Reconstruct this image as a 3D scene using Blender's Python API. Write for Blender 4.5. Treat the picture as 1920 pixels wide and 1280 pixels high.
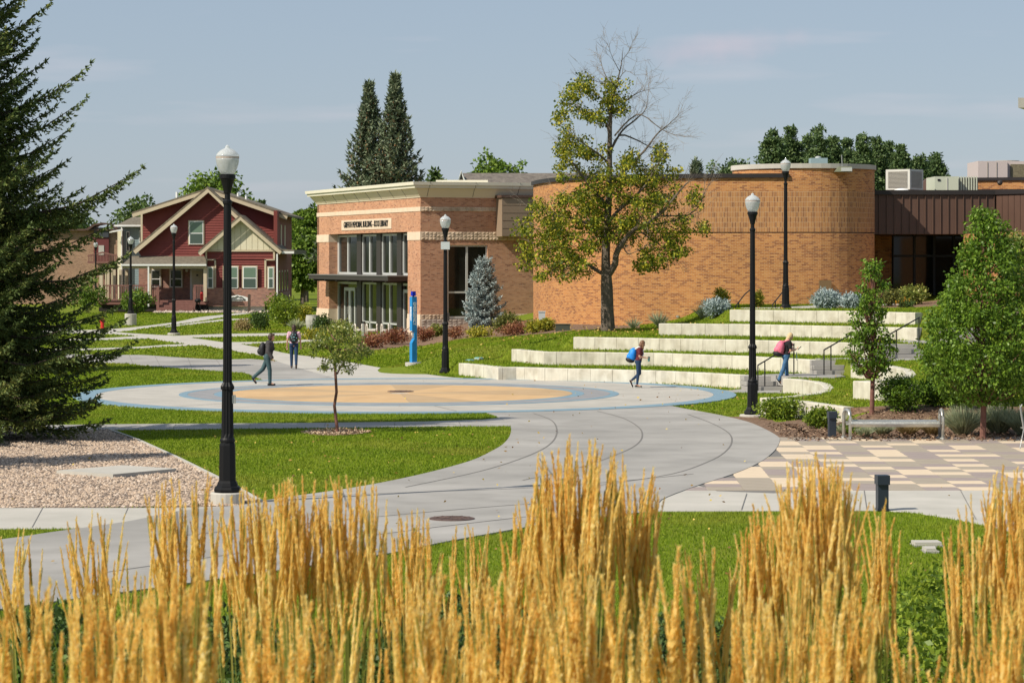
import bpy, bmesh, math, random
import numpy as np
from mathutils import Vector, Matrix, Quaternion

for o in list(bpy.data.objects): bpy.data.objects.remove(o)
S = bpy.context.scene
C = S.collection
R = math.radians
# ------------------------------------------------------------------ camera, sky, sun, exposure
CAM_H = 4.2; FPX = 4800.0; HORIZ = 486.0
cam = bpy.data.cameras.new('camera'); camo = bpy.data.objects.new('camera', cam); C.objects.link(camo)
camo.location = (0, 0, CAM_H); camo.rotation_euler = (R(90), 0, 0)
cam.sensor_width = 36.0; cam.lens = FPX/1920*36.0
cam.shift_y = -(640-HORIZ)/1920.0
cam.clip_start = 0.5; cam.clip_end = 4000
cam.dof.use_dof = True; cam.dof.focus_distance = 60.0; cam.dof.aperture_fstop = 15.0
S.camera = camo

SUN_EL = 43.0
sun_from = Vector((-.90, -.58, 0)).normalized()            # horizontal direction towards the sun
w = bpy.data.worlds.new('World'); S.world = w; w.use_nodes = True
nt = w.node_tree; nt.nodes.clear()
sky = nt.nodes.new('ShaderNodeTexSky'); sky.sky_type = 'NISHITA'; sky.sun_disc = False
sky.sun_elevation = R(SUN_EL)
sky.sun_rotation = math.atan2(sun_from.x, sun_from.y)      # clockwise from +Y
sky.altitude = 1200; sky.air_density = 1.0; sky.dust_density = 1.5; sky.ozone_density = 1.4
bg = nt.nodes.new('ShaderNodeBackground'); bg.inputs['Strength'].default_value = 0.105
out = nt.nodes.new('ShaderNodeOutputWorld')
# faint high cloud wisps, part of the sky in every direction
tc = nt.nodes.new('ShaderNodeTexCoord'); mp = nt.nodes.new('ShaderNodeMapping'); mp.inputs['Scale'].default_value = (5, 5, 38)
mp.inputs['Location'].default_value = (0.35, 0.0, 0.62)
nz = nt.nodes.new('ShaderNodeTexNoise'); nz.inputs['Scale'].default_value = 1.6; nz.inputs['Detail'].default_value = 4
cr = nt.nodes.new('ShaderNodeValToRGB'); cr.color_ramp.elements[0].position = 0.56; cr.color_ramp.elements[1].position = 0.80
cr.color_ramp.elements[0].color = (0, 0, 0, 1); cr.color_ramp.elements[1].color = (0.35, 0.35, 0.35, 1)
mx = nt.nodes.new('ShaderNodeMixRGB'); mx.inputs['Color2'].default_value = (6.2, 5.7, 6.1, 1)
hs = nt.nodes.new('ShaderNodeMixRGB'); hs.blend_type = 'MULTIPLY'; hs.inputs['Fac'].default_value = 1.0; hs.inputs['Color2'].default_value = (1.13, 1.02, 1.01, 1)
nt.links.new(tc.outputs['Generated'], mp.inputs['Vector']); nt.links.new(mp.outputs[0], nz.inputs['Vector'])
nt.links.new(nz.outputs['Fac'], cr.inputs['Fac']); nt.links.new(cr.outputs['Color'], mx.inputs['Fac'])
hz_ = nt.nodes.new('ShaderNodeMixRGB'); hz_.inputs['Fac'].default_value = 0.72; hz_.inputs['Color2'].default_value = (2.85, 3.58, 4.40, 1)   # smoky grey blue haze over the whole dome
nt.links.new(sky.outputs[0], hs.inputs['Color1']); nt.links.new(hs.outputs[0], hz_.inputs['Color1']); nt.links.new(hz_.outputs[0], mx.inputs['Color1'])
# one faint pink cloud low over the right hand roofs
geo = nt.nodes.new('ShaderNodeTexCoord'); mp2 = nt.nodes.new('ShaderNodeMapping'); mp2.vector_type = 'TEXTURE'
mp2.inputs['Location'].default_value = (.0815, 1.0, .0825); mp2.inputs['Scale'].default_value = (.034, 4.0, .0075); mp2.inputs['Rotation'].default_value = (0, R(-5), 0)
ln = nt.nodes.new('ShaderNodeVectorMath'); ln.operation = 'LENGTH'; n4 = nt.nodes.new('ShaderNodeTexNoise'); n4.inputs['Scale'].default_value = 60; n4.inputs['Detail'].default_value = 5
a4 = nt.nodes.new('ShaderNodeMath'); a4.operation = 'MULTIPLY_ADD'; a4.inputs[1].default_value = 1.5; m4 = nt.nodes.new('ShaderNodeMapRange'); m4.interpolation_type = 'SMOOTHSTEP'
m4.inputs[1].default_value = 1.9; m4.inputs[2].default_value = .7; m4.inputs[3].default_value = 0; m4.inputs[4].default_value = .34
mx2 = nt.nodes.new('ShaderNodeMixRGB'); mx2.inputs['Color2'].default_value = (6.3, 5.0, 5.5, 1)
nt.links.new(geo.outputs['Generated'], mp2.inputs[0]); nt.links.new(mp2.outputs[0], ln.inputs[0]); nt.links.new(geo.outputs['Generated'], n4.inputs['Vector'])
nt.links.new(n4.outputs['Fac'], a4.inputs[0]); nt.links.new(ln.outputs['Value'], a4.inputs[2]); nt.links.new(a4.outputs[0], m4.inputs[0]); nt.links.new(m4.outputs[0], mx2.inputs['Fac'])
nt.links.new(mx.outputs[0], mx2.inputs['Color1']); nt.links.new(mx2.outputs[0], bg.inputs['Color']); nt.links.new(bg.outputs[0], out.inputs[0])
sl = bpy.data.lights.new('sun', 'SUN'); sl.energy = 5.0; sl.angle = R(0.53); sl.color = (1.0, 0.92, 0.78)
so = bpy.data.objects.new('sun', sl); C.objects.link(so)
sd = Vector((sun_from.x*math.cos(R(SUN_EL)), sun_from.y*math.cos(R(SUN_EL)), math.sin(R(SUN_EL))))
so.rotation_euler = sd.to_track_quat('Z', 'Y').to_euler(); so.location = (-30, -30, 60)
S.view_settings.view_transform = 'Standard'; S.view_settings.look = 'None'
S.view_settings.gamma = 1; S.view_settings.use_curve_mapping = False; S.view_settings.exposure = 0.2

# ------------------------------------------------------------------ helpers
def W(px, py, d):
    "point at distance d seen at photo pixel (px,py)"
    return ((px-960)*d/FPX, d, CAM_H-(py-HORIZ)*d/FPX)
def G(px, py, z=0.0):
    d = FPX*(CAM_H-z)/(py-HORIZ); return ((px-960)*d/FPX, d)
def sm(a, b, x):
    t = np.clip((np.asarray(x, float)-a)/(b-a), 0, 1); return t*t*(3-2*t)
def col(r, g, b): return (r, g, b, 1)
def srgb(r, g, b):
    f = lambda c: ((c/255+0.055)/1.055)**2.4 if c > 10 else c/255/12.92
    return (f(r), f(g), f(b), 1)

MATS = {}
def pmat(name, cols, scale=3.0, rough=0.8, bump=0.0, bscale=None, metal=0.0, island=0.0, uv=False, trans=0.0, spec=0.4, detail=6, big=None, lo=.3, hi=.7, objr=0.0, streak=0.0):
    """Principled material; cols = 1..3 colours over a noise; island = share of colour picked per leaf / piece"""
    m = bpy.data.materials.new(name); m.use_nodes = True; n = m.node_tree.nodes; L = m.node_tree.links
    b = n['Principled BSDF']; b.inputs['Roughness'].default_value = rough; b.inputs['Metallic'].default_value = metal
    b.inputs['Specular IOR Level'].default_value = spec
    t = n.new('ShaderNodeTexCoord'); co = t.outputs['UV' if uv else 'Object']
    if len(cols) == 1 and island == 0:
        b.inputs['Base Color'].default_value = cols[0]; cout = None
    else:
        nz = n.new('ShaderNodeTexNoise'); nz.inputs['Scale'].default_value = scale; nz.inputs['Detail'].default_value = detail
        L.new(co, nz.inputs['Vector']); f = nz.outputs['Fac']
        if island > 0:
            g = n.new('ShaderNodeNewGeometry'); mm = n.new('ShaderNodeMath'); mm.operation = 'MULTIPLY_ADD'
            mm.inputs[1].default_value = island; L.new(g.outputs['Random Per Island'], mm.inputs[0])
            m2 = n.new('ShaderNodeMath'); m2.operation = 'MULTIPLY'; m2.inputs[1].default_value = 1-island
            L.new(f, m2.inputs[0]); L.new(m2.outputs[0], mm.inputs[2]); f = mm.outputs[0]
            if objr:
                oi = n.new('ShaderNodeObjectInfo'); m3 = n.new('ShaderNodeMath'); m3.operation = 'MULTIPLY_ADD'; m3.inputs[1].default_value = objr; m2.inputs[1].default_value = 1-island-objr
                L.new(oi.outputs['Random'], m3.inputs[0]); L.new(f, m3.inputs[2]); f = m3.outputs[0]
        r = n.new('ShaderNodeValToRGB'); e = r.color_ramp.elements
        if len(cols) == 1: cols = [cols[0], tuple(c*0.6 for c in cols[0][:3])+(1,)]
        e[0].color = cols[0]; e[-1].color = cols[-1]
        e[0].position = lo; e[-1].position = hi
        for i, c in enumerate(cols[1:-1]):
            k = e.new(lo+(hi-lo)*(i+1)/(len(cols)-1)); k.color = c
        L.new(f, r.inputs['Fac']); cout = r.outputs['Color']
        if big:                                        # (scale, colour, amount, lo, hi): large patches
            n2 = n.new('ShaderNodeTexNoise'); n2.inputs['Scale'].default_value = big[0]; n2.inputs['Detail'].default_value = 4
            L.new(co, n2.inputs['Vector']); r2 = n.new('ShaderNodeValToRGB')
            r2.color_ramp.elements[0].position = big[3]; r2.color_ramp.elements[1].position = big[4]
            r2.color_ramp.elements[0].color = (0, 0, 0, 1); r2.color_ramp.elements[1].color = (big[2],)*3+(1,)
            L.new(n2.outputs['Fac'], r2.inputs['Fac']); mxx = n.new('ShaderNodeMixRGB'); mxx.inputs['Color2'].default_value = big[1]
            L.new(r2.outputs['Color'], mxx.inputs['Fac']); L.new(cout, mxx.inputs['Color1']); cout = mxx.outputs[0]
        if streak:                                     # rain streaks running down
            mp_ = n.new('ShaderNodeMapping'); mp_.inputs['Scale'].default_value = (5, 5, .7); n3 = n.new('ShaderNodeTexNoise'); n3.inputs['Scale'].default_value = 1.3; n3.inputs['Detail'].default_value = 7
            L.new(co, mp_.inputs[0]); L.new(mp_.outputs[0], n3.inputs['Vector']); r3 = n.new('ShaderNodeMapRange'); r3.inputs[1].default_value = .42; r3.inputs[2].default_value = .7; r3.inputs[3].default_value = 1.0; r3.inputs[4].default_value = 1-streak
            L.new(n3.outputs['Fac'], r3.inputs[0]); m5 = n.new('ShaderNodeMixRGB'); m5.blend_type = 'MULTIPLY'; m5.inputs['Fac'].default_value = 1.0; L.new(cout, m5.inputs['Color1']); L.new(r3.outputs[0], m5.inputs['Color2']); cout = m5.outputs[0]
        L.new(cout, b.inputs['Base Color'])
    if bump:
        nb = n.new('ShaderNodeTexNoise'); nb.inputs['Scale'].default_value = bscale or scale*4; nb.inputs['Detail'].default_value = 5
        L.new(co, nb.inputs['Vector']); bp = n.new('ShaderNodeBump'); bp.inputs['Strength'].default_value = bump; bp.inputs['Distance'].default_value = 0.02
        L.new(nb.outputs['Fac'], bp.inputs['Height']); L.new(bp.outputs[0], b.inputs['Normal'])
    if trans:
        tr = n.new('ShaderNodeBsdfTranslucent'); ms = n.new('ShaderNodeMixShader'); ms.inputs[0].default_value = trans
        if cout: L.new(cout, tr.inputs['Color'])
        else: tr.inputs['Color'].default_value = cols[0]
        L.new(b.outputs[0], ms.inputs[1]); L.new(tr.outputs[0], ms.inputs[2]); L.new(ms.outputs[0], n['Material Output'].inputs['Surface'])
    MATS[name] = m; return m

def brickmat(name, cols, mortar, bw=0.205, bh=0.0677, offset=0.5, mort=0.010, dirt=None, bump=.3):
    m = bpy.data.materials.new(name); m.use_nodes = True; n = m.node_tree.nodes; L = m.node_tree.links
    b = n['Principled BSDF']; b.inputs['Roughness'].default_value = 0.85
    t = n.new('ShaderNodeTexCoord'); br = n.new('ShaderNodeTexBrick')
    br.inputs['Scale'].default_value = 1.0; br.inputs['Brick Width'].default_value = bw; br.inputs['Row Height'].default_value = bh
    br.inputs['Mortar Size'].default_value = mort*0.5; br.offset = offset; br.inputs['Mortar Smooth'].default_value = 0.1
    br.inputs['Color1'].default_value = (0, 0, 0, 1); br.inputs['Color2'].default_value = (1, 1, 1, 1); br.inputs['Mortar'].default_value = (0.5, 0.5, 0.5, 1)
    br.inputs['Bias'].default_value = 0.0
    L.new(t.outputs['UV'], br.inputs['Vector'])
    r = n.new('ShaderNodeValToRGB'); e = r.color_ramp.elements; e[0].color = cols[0][1]; e[0].position = cols[0][0]; e[1].color = cols[-1][1]; e[1].position = cols[-1][0]
    for p, c in cols[1:-1]: k = e.new(p); k.color = c
    L.new(br.outputs['Color'], r.inputs['Fac'])
    nz = n.new('ShaderNodeTexNoise'); nz.inputs['Scale'].default_value = 0.6; nz.inputs['Detail'].default_value = 5; L.new(t.outputs['UV'], nz.inputs['Vector'])
    rr = n.new('ShaderNodeMapRange'); rr.inputs[1].default_value = .3; rr.inputs[2].default_value = .7; rr.inputs[3].default_value = .86; rr.inputs[4].default_value = 1.1
    L.new(nz.outputs['Fac'], rr.inputs[0])
    mu = n.new('ShaderNodeMixRGB'); mu.blend_type = 'MULTIPLY'; mu.inputs['Fac'].default_value = 1.0
    L.new(r.outputs['Color'], mu.inputs['Color1']); L.new(rr.outputs[0], mu.inputs['Color2'])
    mo = n.new('ShaderNodeMixRGB'); mo.inputs['Color2'].default_value = mortar
    L.new(br.outputs['Fac'], mo.inputs['Fac']); L.new(mu.outputs[0], mo.inputs['Color1']); L.new(mo.outputs[0], b.inputs['Base Color'])
    bp = n.new('ShaderNodeBump'); bp.invert = True; bp.inputs['Strength'].default_value = bump; bp.inputs['Distance'].default_value = 0.01
    L.new(br.outputs['Fac'], bp.inputs['Height']); L.new(bp.outputs[0], b.inputs['Normal'])
    MATS[name] = m; return m

ROOTLOC = {}
def tag(o, label=None, cat=None, group=None, kind=None):
    if label: o['label'] = label
    if cat: o['category'] = cat
    if group: o['group'] = group
    if kind: o['kind'] = kind
    return o
def thing(name, label, cat, loc, group=None):
    o = bpy.data.objects.new(name, None); o.empty_display_size = 0.2; C.objects.link(o); o.location = loc
    ROOTLOC[o.name] = Vector(loc); return tag(o, label, cat, group)
def off(parent): return ROOTLOC[parent.name] if parent is not None else Vector((0, 0, 0))
def link(name, me, parent=None, kind=None, origin=None):
    "mesh given in world coordinates -> object; children share their thing's origin"
    o = bpy.data.objects.new(name, me); C.objects.link(o)
    base = off(parent) if parent is not None else Vector(origin or (0, 0, 0))
    if base.length > 0: me.transform(Matrix.Translation(-base))
    if parent is not None: o.parent = parent
    else: o.location = base
    ROOTLOC[o.name] = base
    if kind: o['kind'] = kind
    return o

class MB:
    def __init__(s): s.v = []; s.f = []; s.uv = []; s.mi = []; s.cur = 0
    def face(s, pts, uv=None):
        i = len(s.v); s.v += [tuple(p) for p in pts]; s.f.append(tuple(range(i, i+len(pts)))); s.uv.append(uv); s.mi.append(s.cur)
    def add(s, vs, fs, uvs=None):
        i = len(s.v); s.v += [tuple(p) for p in vs]
        for k, f in enumerate(fs): s.f.append(tuple(i+j for j in f)); s.uv.append(uvs[k] if uvs else None); s.mi.append(s.cur)
        return s
    def hexa(s, p):
        "8 corners: bottom 4 ccw, top 4 ccw"
        s.add(p, [(0, 3, 2, 1), (4, 5, 6, 7), (0, 1, 5, 4), (1, 2, 6, 5), (2, 3, 7, 6), (3, 0, 4, 7)]); return s
    def box(s, x0, x1, y0, y1, z0, z1, rot=0, c=None):
        p = [(x0, y0, z0), (x1, y0, z0), (x1, y1, z0), (x0, y1, z0), (x0, y0, z1), (x1, y0, z1), (x1, y1, z1), (x0, y1, z1)]
        if rot:
            cx, cy = c if c else ((x0+x1)/2, (y0+y1)/2); ca, sa = math.cos(rot), math.sin(rot)
            p = [(cx+(x-cx)*ca-(y-cy)*sa, cy+(x-cx)*sa+(y-cy)*ca, z) for x, y, z in p]
        return s.hexa(p)
    def panel(s, O, D, N, s0, s1, z0, z1, t0, t1):
        "box on a wall frame: along D from s0..s1, height z0..z1, from t0 to t1 inward (against outward normal N); with brick UVs"
        P = lambda a, t, z: (O[0]+D[0]*a-N[0]*t, O[1]+D[1]*a-N[1]*t, z)
        a, b, c, d = P(s0, t0, z0), P(s1, t0, z0), P(s1, t0, z1), P(s0, t0, z1)
        e, f, g, h = P(s0, t1, z0), P(s1, t1, z0), P(s1, t1, z1), P(s0, t1, z1)
        s.add([a, b, c, d, e, f, g, h], [(0, 1, 2, 3), (1, 5, 6, 2), (4, 0, 3, 7), (3, 2, 6, 7), (5, 4, 7, 6), (1, 0, 4, 5)],
              [[(s0, z0), (s1, z0), (s1, z1), (s0, z1)], [(s1+t0, z0), (s1+t1, z0), (s1+t1, z1), (s1+t0, z1)], [(s0-t1, z0), (s0-t0, z0), (s0-t0, z1), (s0-t1, z1)],
               [(s0, z1), (s1, z1), (s1, z1+t1-t0), (s0, z1+t1-t0)], [(s1, z0), (s0, z0), (s0, z1), (s1, z1)], [(s1, z0), (s0, z0), (s0, z0+.1), (s1, z0+.1)]])
        return s
    def prism(s, poly, y0, y1):
        "polygon [(x,z)] extruded in Y, x/z given as at y0"
        n = len(poly); vs = [(x, y0, z) for x, z in poly]+[(x, y1, z) for x, z in poly]
        fs = [tuple(range(n)), tuple(range(2*n-1, n-1, -1))]+[(i, n+i, n+(i+1) % n, (i+1) % n) for i in range(n)]
        uv = [[(x, z) for x, z in poly], [(poly[i][0], poly[i][1]) for i in range(n-1, -1, -1)]]
        for i in range(n):
            a, b = poly[i], poly[(i+1) % n]; uv.append([(a[0], a[1]), (a[0]+y1-y0, a[1]), (b[0]+y1-y0, b[1]), (b[0], b[1])])
        s.add(vs, fs, uv); return s
    def lathe(s, prof, c=(0, 0, 0), n=20, flute=None, phase=0):
        vs = []; fs = []
        for k, (r, z) in enumerate(prof):
            for i in range(n):
                a = 2*math.pi*i/n+phase; rr = r
                if flute and flute[0] <= z <= flute[1]: rr = r*(1.0 if i % 2 == 0 else flute[2])
                vs.append((c[0]+rr*math.cos(a), c[1]+rr*math.sin(a), c[2]+z))
        for k in range(len(prof)-1):
            for i in range(n): j = (i+1) % n; fs.append((k*n+i, k*n+j, (k+1)*n+j, (k+1)*n+i))
        fs.append(tuple(range(n-1, -1, -1))); fs.append(tuple((len(prof)-1)*n+i for i in range(n)))
        s.add(vs, fs); return s
    def tube(s, pts, rad, n=7, cap=True):
        P = [Vector(p) for p in pts]; rad = rad if hasattr(rad, '__len__') else [rad]*len(P)
        vs = []; fs = []; up = Vector((0.13, 0.21, 1)).normalized()
        for k, p in enumerate(P):
            t = (P[min(k+1, len(P)-1)]-P[max(k-1, 0)])
            t = t.normalized() if t.length > 1e-9 else Vector((0, 0, 1))
            a = t.cross(up)
            if a.length < 0.05: a = t.cross(Vector((1, 0, 0)))
            a.normalize(); b = t.cross(a)
            for i in range(n):
                th = 2*math.pi*i/n; vs.append(p+(a*math.cos(th)+b*math.sin(th))*rad[k])
        for k in range(len(P)-1):
            for i in range(n): j = (i+1) % n; fs.append((k*n+i, k*n+j, (k+1)*n+j, (k+1)*n+i))
        if cap: fs.append(tuple(range(n-1, -1, -1))); fs.append(tuple((len(P)-1)*n+i for i in range(n)))
        s.add(vs, fs); return s
    def ellipsoid(s, c, r, n=12, m=8, rot=None):
        vs = []; fs = []
        for k in range(1, m):
            ph = math.pi*k/m
            for i in range(n):
                th = 2*math.pi*i/n; v = Vector((r[0]*math.sin(ph)*math.cos(th), r[1]*math.sin(ph)*math.sin(th), r[2]*math.cos(ph)))
                if rot is not None: v = rot @ v
                vs.append(v+Vector(c))
        a, b = Vector((0, 0, r[2])), Vector((0, 0, -r[2]))
        if rot is not None: a = rot @ a; b = rot @ b
        vs += [a+Vector(c), b+Vector(c)]; T = len(vs)-2; B = T+1
        for k in range(m-2):
            for i in range(n): j = (i+1) % n; fs.append((k*n+i, (k+1)*n+i, (k+1)*n+j, k*n+j))
        for i in range(n): j = (i+1) % n; fs.append((T, i, j)); fs.append((B, (m-2)*n+j, (m-2)*n+i))
        s.add(vs, fs); return s
    def capsule(s, p, q, r1, r2, n=12):
        p = Vector(p); q = Vector(q); t = (q-p); L = t.length; t = t.normalized() if L > 1e-6 else Vector((0, 0, 1))
        pts = []; rr = []
        for a in (85, 60, 30): pts.append(p-t*r1*math.sin(R(a))); rr.append(r1*math.cos(R(a)))
        pts.append(p); rr.append(r1); pts.append(q); rr.append(r2)
        for a in (30, 60, 85): pts.append(q+t*r2*math.sin(R(a))); rr.append(r2*math.cos(R(a)))
        return s.tube(pts, rr, n)
    def mesh(s, name, mats, smooth=False):
        me = bpy.data.meshes.new(name); me.from_pydata(s.v, [], s.f)
        for m in (mats if isinstance(mats, (list, tuple)) else [mats]): me.materials.append(m)
        if any(s.mi): me.polygons.foreach_set('material_index', s.mi)
        if any(u is not None for u in s.uv):
            ul = me.uv_layers.new(name='UVMap'); k = 0; arr = []
            for f, u in zip(s.f, s.uv):
                for j in range(len(f)): arr += list(u[j]) if u else [0, 0]
            ul.data.foreach_set('uv', arr)
        if smooth: me.polygons.foreach_set('use_smooth', [True]*len(me.polygons))
        me.update(); return me
    def build(s, name, mats, parent=None, smooth=False, kind=None, origin=None):
        return link(name, s.mesh(name, mats, smooth), parent, kind, origin)

def npmesh(name, V, k, mat, smooth=False):
    "V: (n*k,3) array, n separate k-gons"
    V = np.asarray(V, np.float32).reshape(-1, 3); n = len(V)//k
    me = bpy.data.meshes.new(name); me.vertices.add(n*k); me.vertices.foreach_set('co', V.ravel())
    me.loops.add(n*k); me.loops.foreach_set('vertex_index', np.arange(n*k, dtype=np.int32))
    me.polygons.add(n); me.polygons.foreach_set('loop_start', np.arange(0, n*k, k, dtype=np.int32))
    me.polygons.foreach_set('loop_total', np.full(n, k, np.int32))
    me.materials.append(mat); me.update(calc_edges=True)
    if smooth: me.polygons.foreach_set('use_smooth', [True]*n)
    return me
def npfaces(name, V, F, mat):
    "shared verts V, faces F (n,k)"
    V = np.asarray(V, np.float32); F = np.asarray(F, np.int32); n, k = F.shape
    me = bpy.data.meshes.new(name); me.vertices.add(len(V)); me.vertices.foreach_set('co', V.ravel())
    me.loops.add(n*k); me.loops.foreach_set('vertex_index', F.ravel())
    me.polygons.add(n); me.polygons.foreach_set('loop_start', np.arange(0, n*k, k, dtype=np.int32))
    me.polygons.foreach_set('loop_total', np.full(n, k, np.int32)); me.materials.append(mat); me.update(calc_edges=True); return me
def unit(a): return a/np.maximum(np.linalg.norm(a, axis=1, keepdims=True), 1e-9)
def leaf_quads(P, D, length, width, rng, fold=0.25):
    "rhombic folded leaves at P along D"
    n = len(P); D = unit(D); A = unit(np.cross(D, rng.normal(size=(n, 3)))); B = np.cross(D, A)
    L = (np.ones(n)*length)[:, None]; Wd = (np.ones(n)*width)[:, None]
    a = P; c = P+D*L; m = P+D*L*.45
    b = m+A*Wd*.5+B*Wd*fold; d = m-A*Wd*.5+B*Wd*fold
    return np.stack([a, b, c, d], 1)
def pip(x, y, poly):
    x = np.asarray(x); y = np.asarray(y); ins = np.zeros(x.shape, bool); n = len(poly)
    for i in range(n):
        x1, y1 = poly[i][:2]; x2, y2 = poly[(i+1) % n][:2]
        if y1 == y2: continue
        c = ((y1 > y) != (y2 > y)) & (x < (x2-x1)*(y-y1)/(y2-y1)+x1); ins ^= c
    return ins
def catmull(pts, k=5, closed=False):
    P = [Vector(p) for p in pts]; n = len(P); out = []
    for i in range(n if closed else n-1):
        p0 = P[(i-1) % n] if closed or i > 0 else P[0]; p1 = P[i]; p2 = P[(i+1) % n]; p3 = P[(i+2) % n] if closed or i+2 < n else P[-1]
        for j in range(k):
            t = j/k; out.append(0.5*((2*p1)+(p2-p0)*t+(2*p0-5*p1+4*p2-p3)*t*t+(3*p1-p0-3*p2+p3)*t**3))
    if not closed: out.append(P[-1])
    return out
def text_obj(s, size, mat, M, parent, name='lettering', ext=0.01, xs=1.0, offset=0.0, align='CENTER', spacing=1.0, fit=None):
    cu = bpy.data.curves.new('t', 'FONT'); cu.body = s; cu.size = size; cu.extrude = ext; cu.align_x = align; cu.align_y = 'CENTER'; cu.offset = offset
    cu.space_line = spacing; cu.resolution_u = 2
    to = bpy.data.objects.new('t', cu); C.objects.link(to); dg = bpy.context.evaluated_depsgraph_get()
    me = bpy.data.meshes.new_from_object(to.evaluated_get(dg)); bpy.data.objects.remove(to); bpy.data.curves.remove(cu)
    me.name = name; me.materials.clear(); me.materials.append(mat)
    if fit:
        co = [v.co for v in me.vertices]; wx = max(c.x for c in co)-min(c.x for c in co); wy = max(c.y for c in co)-min(c.y for c in co); me.transform(Matrix.Diagonal((fit[0]/wx, fit[1]/wy, 1, 1)))
    me.transform(M @ Matrix.Diagonal((xs, 1, 1, 1)))
    return link(name, me, parent)
# ------------------------------------------------------------------ materials
concrete = pmat('path_concrete', [col(0.270,0.257,0.239), col(0.333,0.317,0.297), col(0.378,0.360,0.338)], .8, .85, .15, 60, big=(.25, col(0.225,0.216,0.203), .75, .42, .72))
conc_light = pmat('light_concrete', [col(0.408,0.389,0.347), col(0.494,0.465,0.418)], 1.2, .85, .12, 60, big=(.4, col(0.361,0.342,0.304), .5, .45, .75))
conc_plaza = pmat('plaza_concrete', [col(0.372,0.349,0.312), col(0.465,0.437,0.391)], 1.0, .85, .12, 60, big=(.3, col(0.335,0.316,0.279), .5, .45, .75))
blue_conc = pmat('blue_concrete', [col(0.154,0.242,0.314), col(0.201,0.302,0.360)], 2.0, .8, .1, 60)
grey_conc = pmat('grey_concrete', [col(.22,.22,.23), col(.29,.285,.29)], 2.0, .8, .1, 60)
tan_conc = pmat('tan_concrete', [col(0.493,0.317,0.158), col(0.581,0.387,0.202)], 1.2, .85, .1, 60)
brown_conc = pmat('brown_concrete', [col(0.405,0.273,0.150), col(0.466,0.326,0.185)], 1.2, .85, .1, 60)
joint = pmat('joint_dark', [col(.17,.16,.15)], rough=.9)
wallconc = pmat('wall_concrete', [col(0.456,0.421,0.337), col(0.582,0.545,0.456), col(0.640,0.612,0.520)], 2.4, .9, .35, 14, detail=9, big=(1.6, col(0.407,0.354,0.256), .55, .55, .8), streak=.16)
lawnm = pmat('lawn_soil_green', [col(0.083,0.121,0.009), col(0.132,0.178,0.013), col(0.188,0.218,0.022)], 9, .9, .6, 30, detail=9, spec=.1, big=(.16, col(0.232,0.207,0.045), .45, .5, .74))
blade = pmat('grass_blades', [col(0.106,0.177,0.009), col(0.180,0.270,0.013), col(0.286,0.356,0.028)], .35, .6, island=.5, trans=.35, spec=.15, lo=.25, hi=.75, big=(.28, col(0.373,0.330,0.056), .55, .50, .72))
mulch = pmat('bark_mulch', [col(0.069,0.040,0.025), col(0.172,0.103,0.063), col(0.299,0.196,0.127)], 14, .95, .8, 40, detail=9)
chip = pmat('bark_chips', [col(.05,.03,.02), col(.16,.09,.055), col(.36,.25,.17)], 3, .9, island=.9, lo=.1, hi=.9)
pebble = pmat('river_pebbles', [col(0.149,0.118,0.099), col(0.409,0.311,0.236), col(0.558,0.420,0.304), col(0.279,0.202,0.152), col(0.614,0.504,0.410)], 3, .8, island=.95, lo=.05, hi=.95)
gravelbase = pmat('gravel_base', [col(0.158,0.119,0.094), col(0.316,0.238,0.183)], 30, .95, .8, 60, detail=8)
black_metal = pmat('black_metal', [col(.006,.006,.007)], rough=.5, spec=.25)
dark_bronze = pmat('dark_bronze', [col(.035,.028,.024)], rough=.5)
steel = pmat('brushed_steel', [col(.42,.42,.40), col(.55,.55,.53)], 12, .38, metal=.7)
alum = pmat('window_aluminium', [col(.55,.56,.54)], rough=.4, metal=.25)
globe_m = pmat('globe_prismatic', [col(.80,.84,.86), col(.88,.90,.90)], 6, .08, trans=.55, spec=.8)
globe_band = pmat('globe_band', [col(.60,.50,.45)], rough=.2, trans=.3)
glass_dark = pmat('dark_glass', [col(.008,.009,.008), col(.022,.024,.018)], .8, .06, spec=.35)
glass_green = pmat('blind_glass', [col(.14,.21,.155)], rough=.25, spec=.5)
glass_green2 = pmat('screen_glass', [col(.07,.10,.085)], rough=.3, spec=.5)
lib_brick = brickmat('library_brick', [(0, col(0.248,0.097,0.055)), (.12, col(0.396,0.175,0.092)), (.55, col(0.478,0.225,0.120)), (1, col(0.534,0.267,0.152))], col(0.423,0.331,0.248))
big_brick = brickmat('amber_brick', [(0, col(0.219,0.078,0.025)), (.22, col(0.300,0.114,0.034)), (.36, col(0.387,0.157,0.042)), (.7, col(0.438,0.185,0.051)), (1, col(0.474,0.221,0.067))], col(0.487,0.326,0.189))
soldier_brick = brickmat('soldier_brick', [(0, col(0.206,0.083,0.028)), (.22, col(0.269,0.110,0.034)), (.36, col(0.346,0.145,0.043)), (1, col(0.409,0.193,0.058))], col(0.482,0.322,0.189), bw=.0677, bh=.213, offset=0.0, mort=.014)
house_brick = brickmat('house_brick', [(0, col(.16,.055,.035)), (.5, col(.30,.11,.07)), (1, col(.38,.165,.105))], col(.40,.33,.28), bw=.215, bh=.075, mort=.016)
far_brick = brickmat('far_brick', [(0, col(.24,.13,.08)), (1, col(.38,.22,.14))], col(.38,.29,.21))
rough_stone = pmat('split_stone', [col(.34,.25,.17), col(.56,.43,.31), col(.63,.50,.37)], 1.5, .9, 1.0, 9, detail=8)
base_stone = pmat('base_stone', [col(.36,.30,.25), col(.50,.43,.36)], 2, .9, 1.0, 7, detail=8)
smooth_stone = pmat('smooth_stone', [col(.60,.47,.35), col(.68,.55,.42)], 3, .85, .15, 50)
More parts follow.
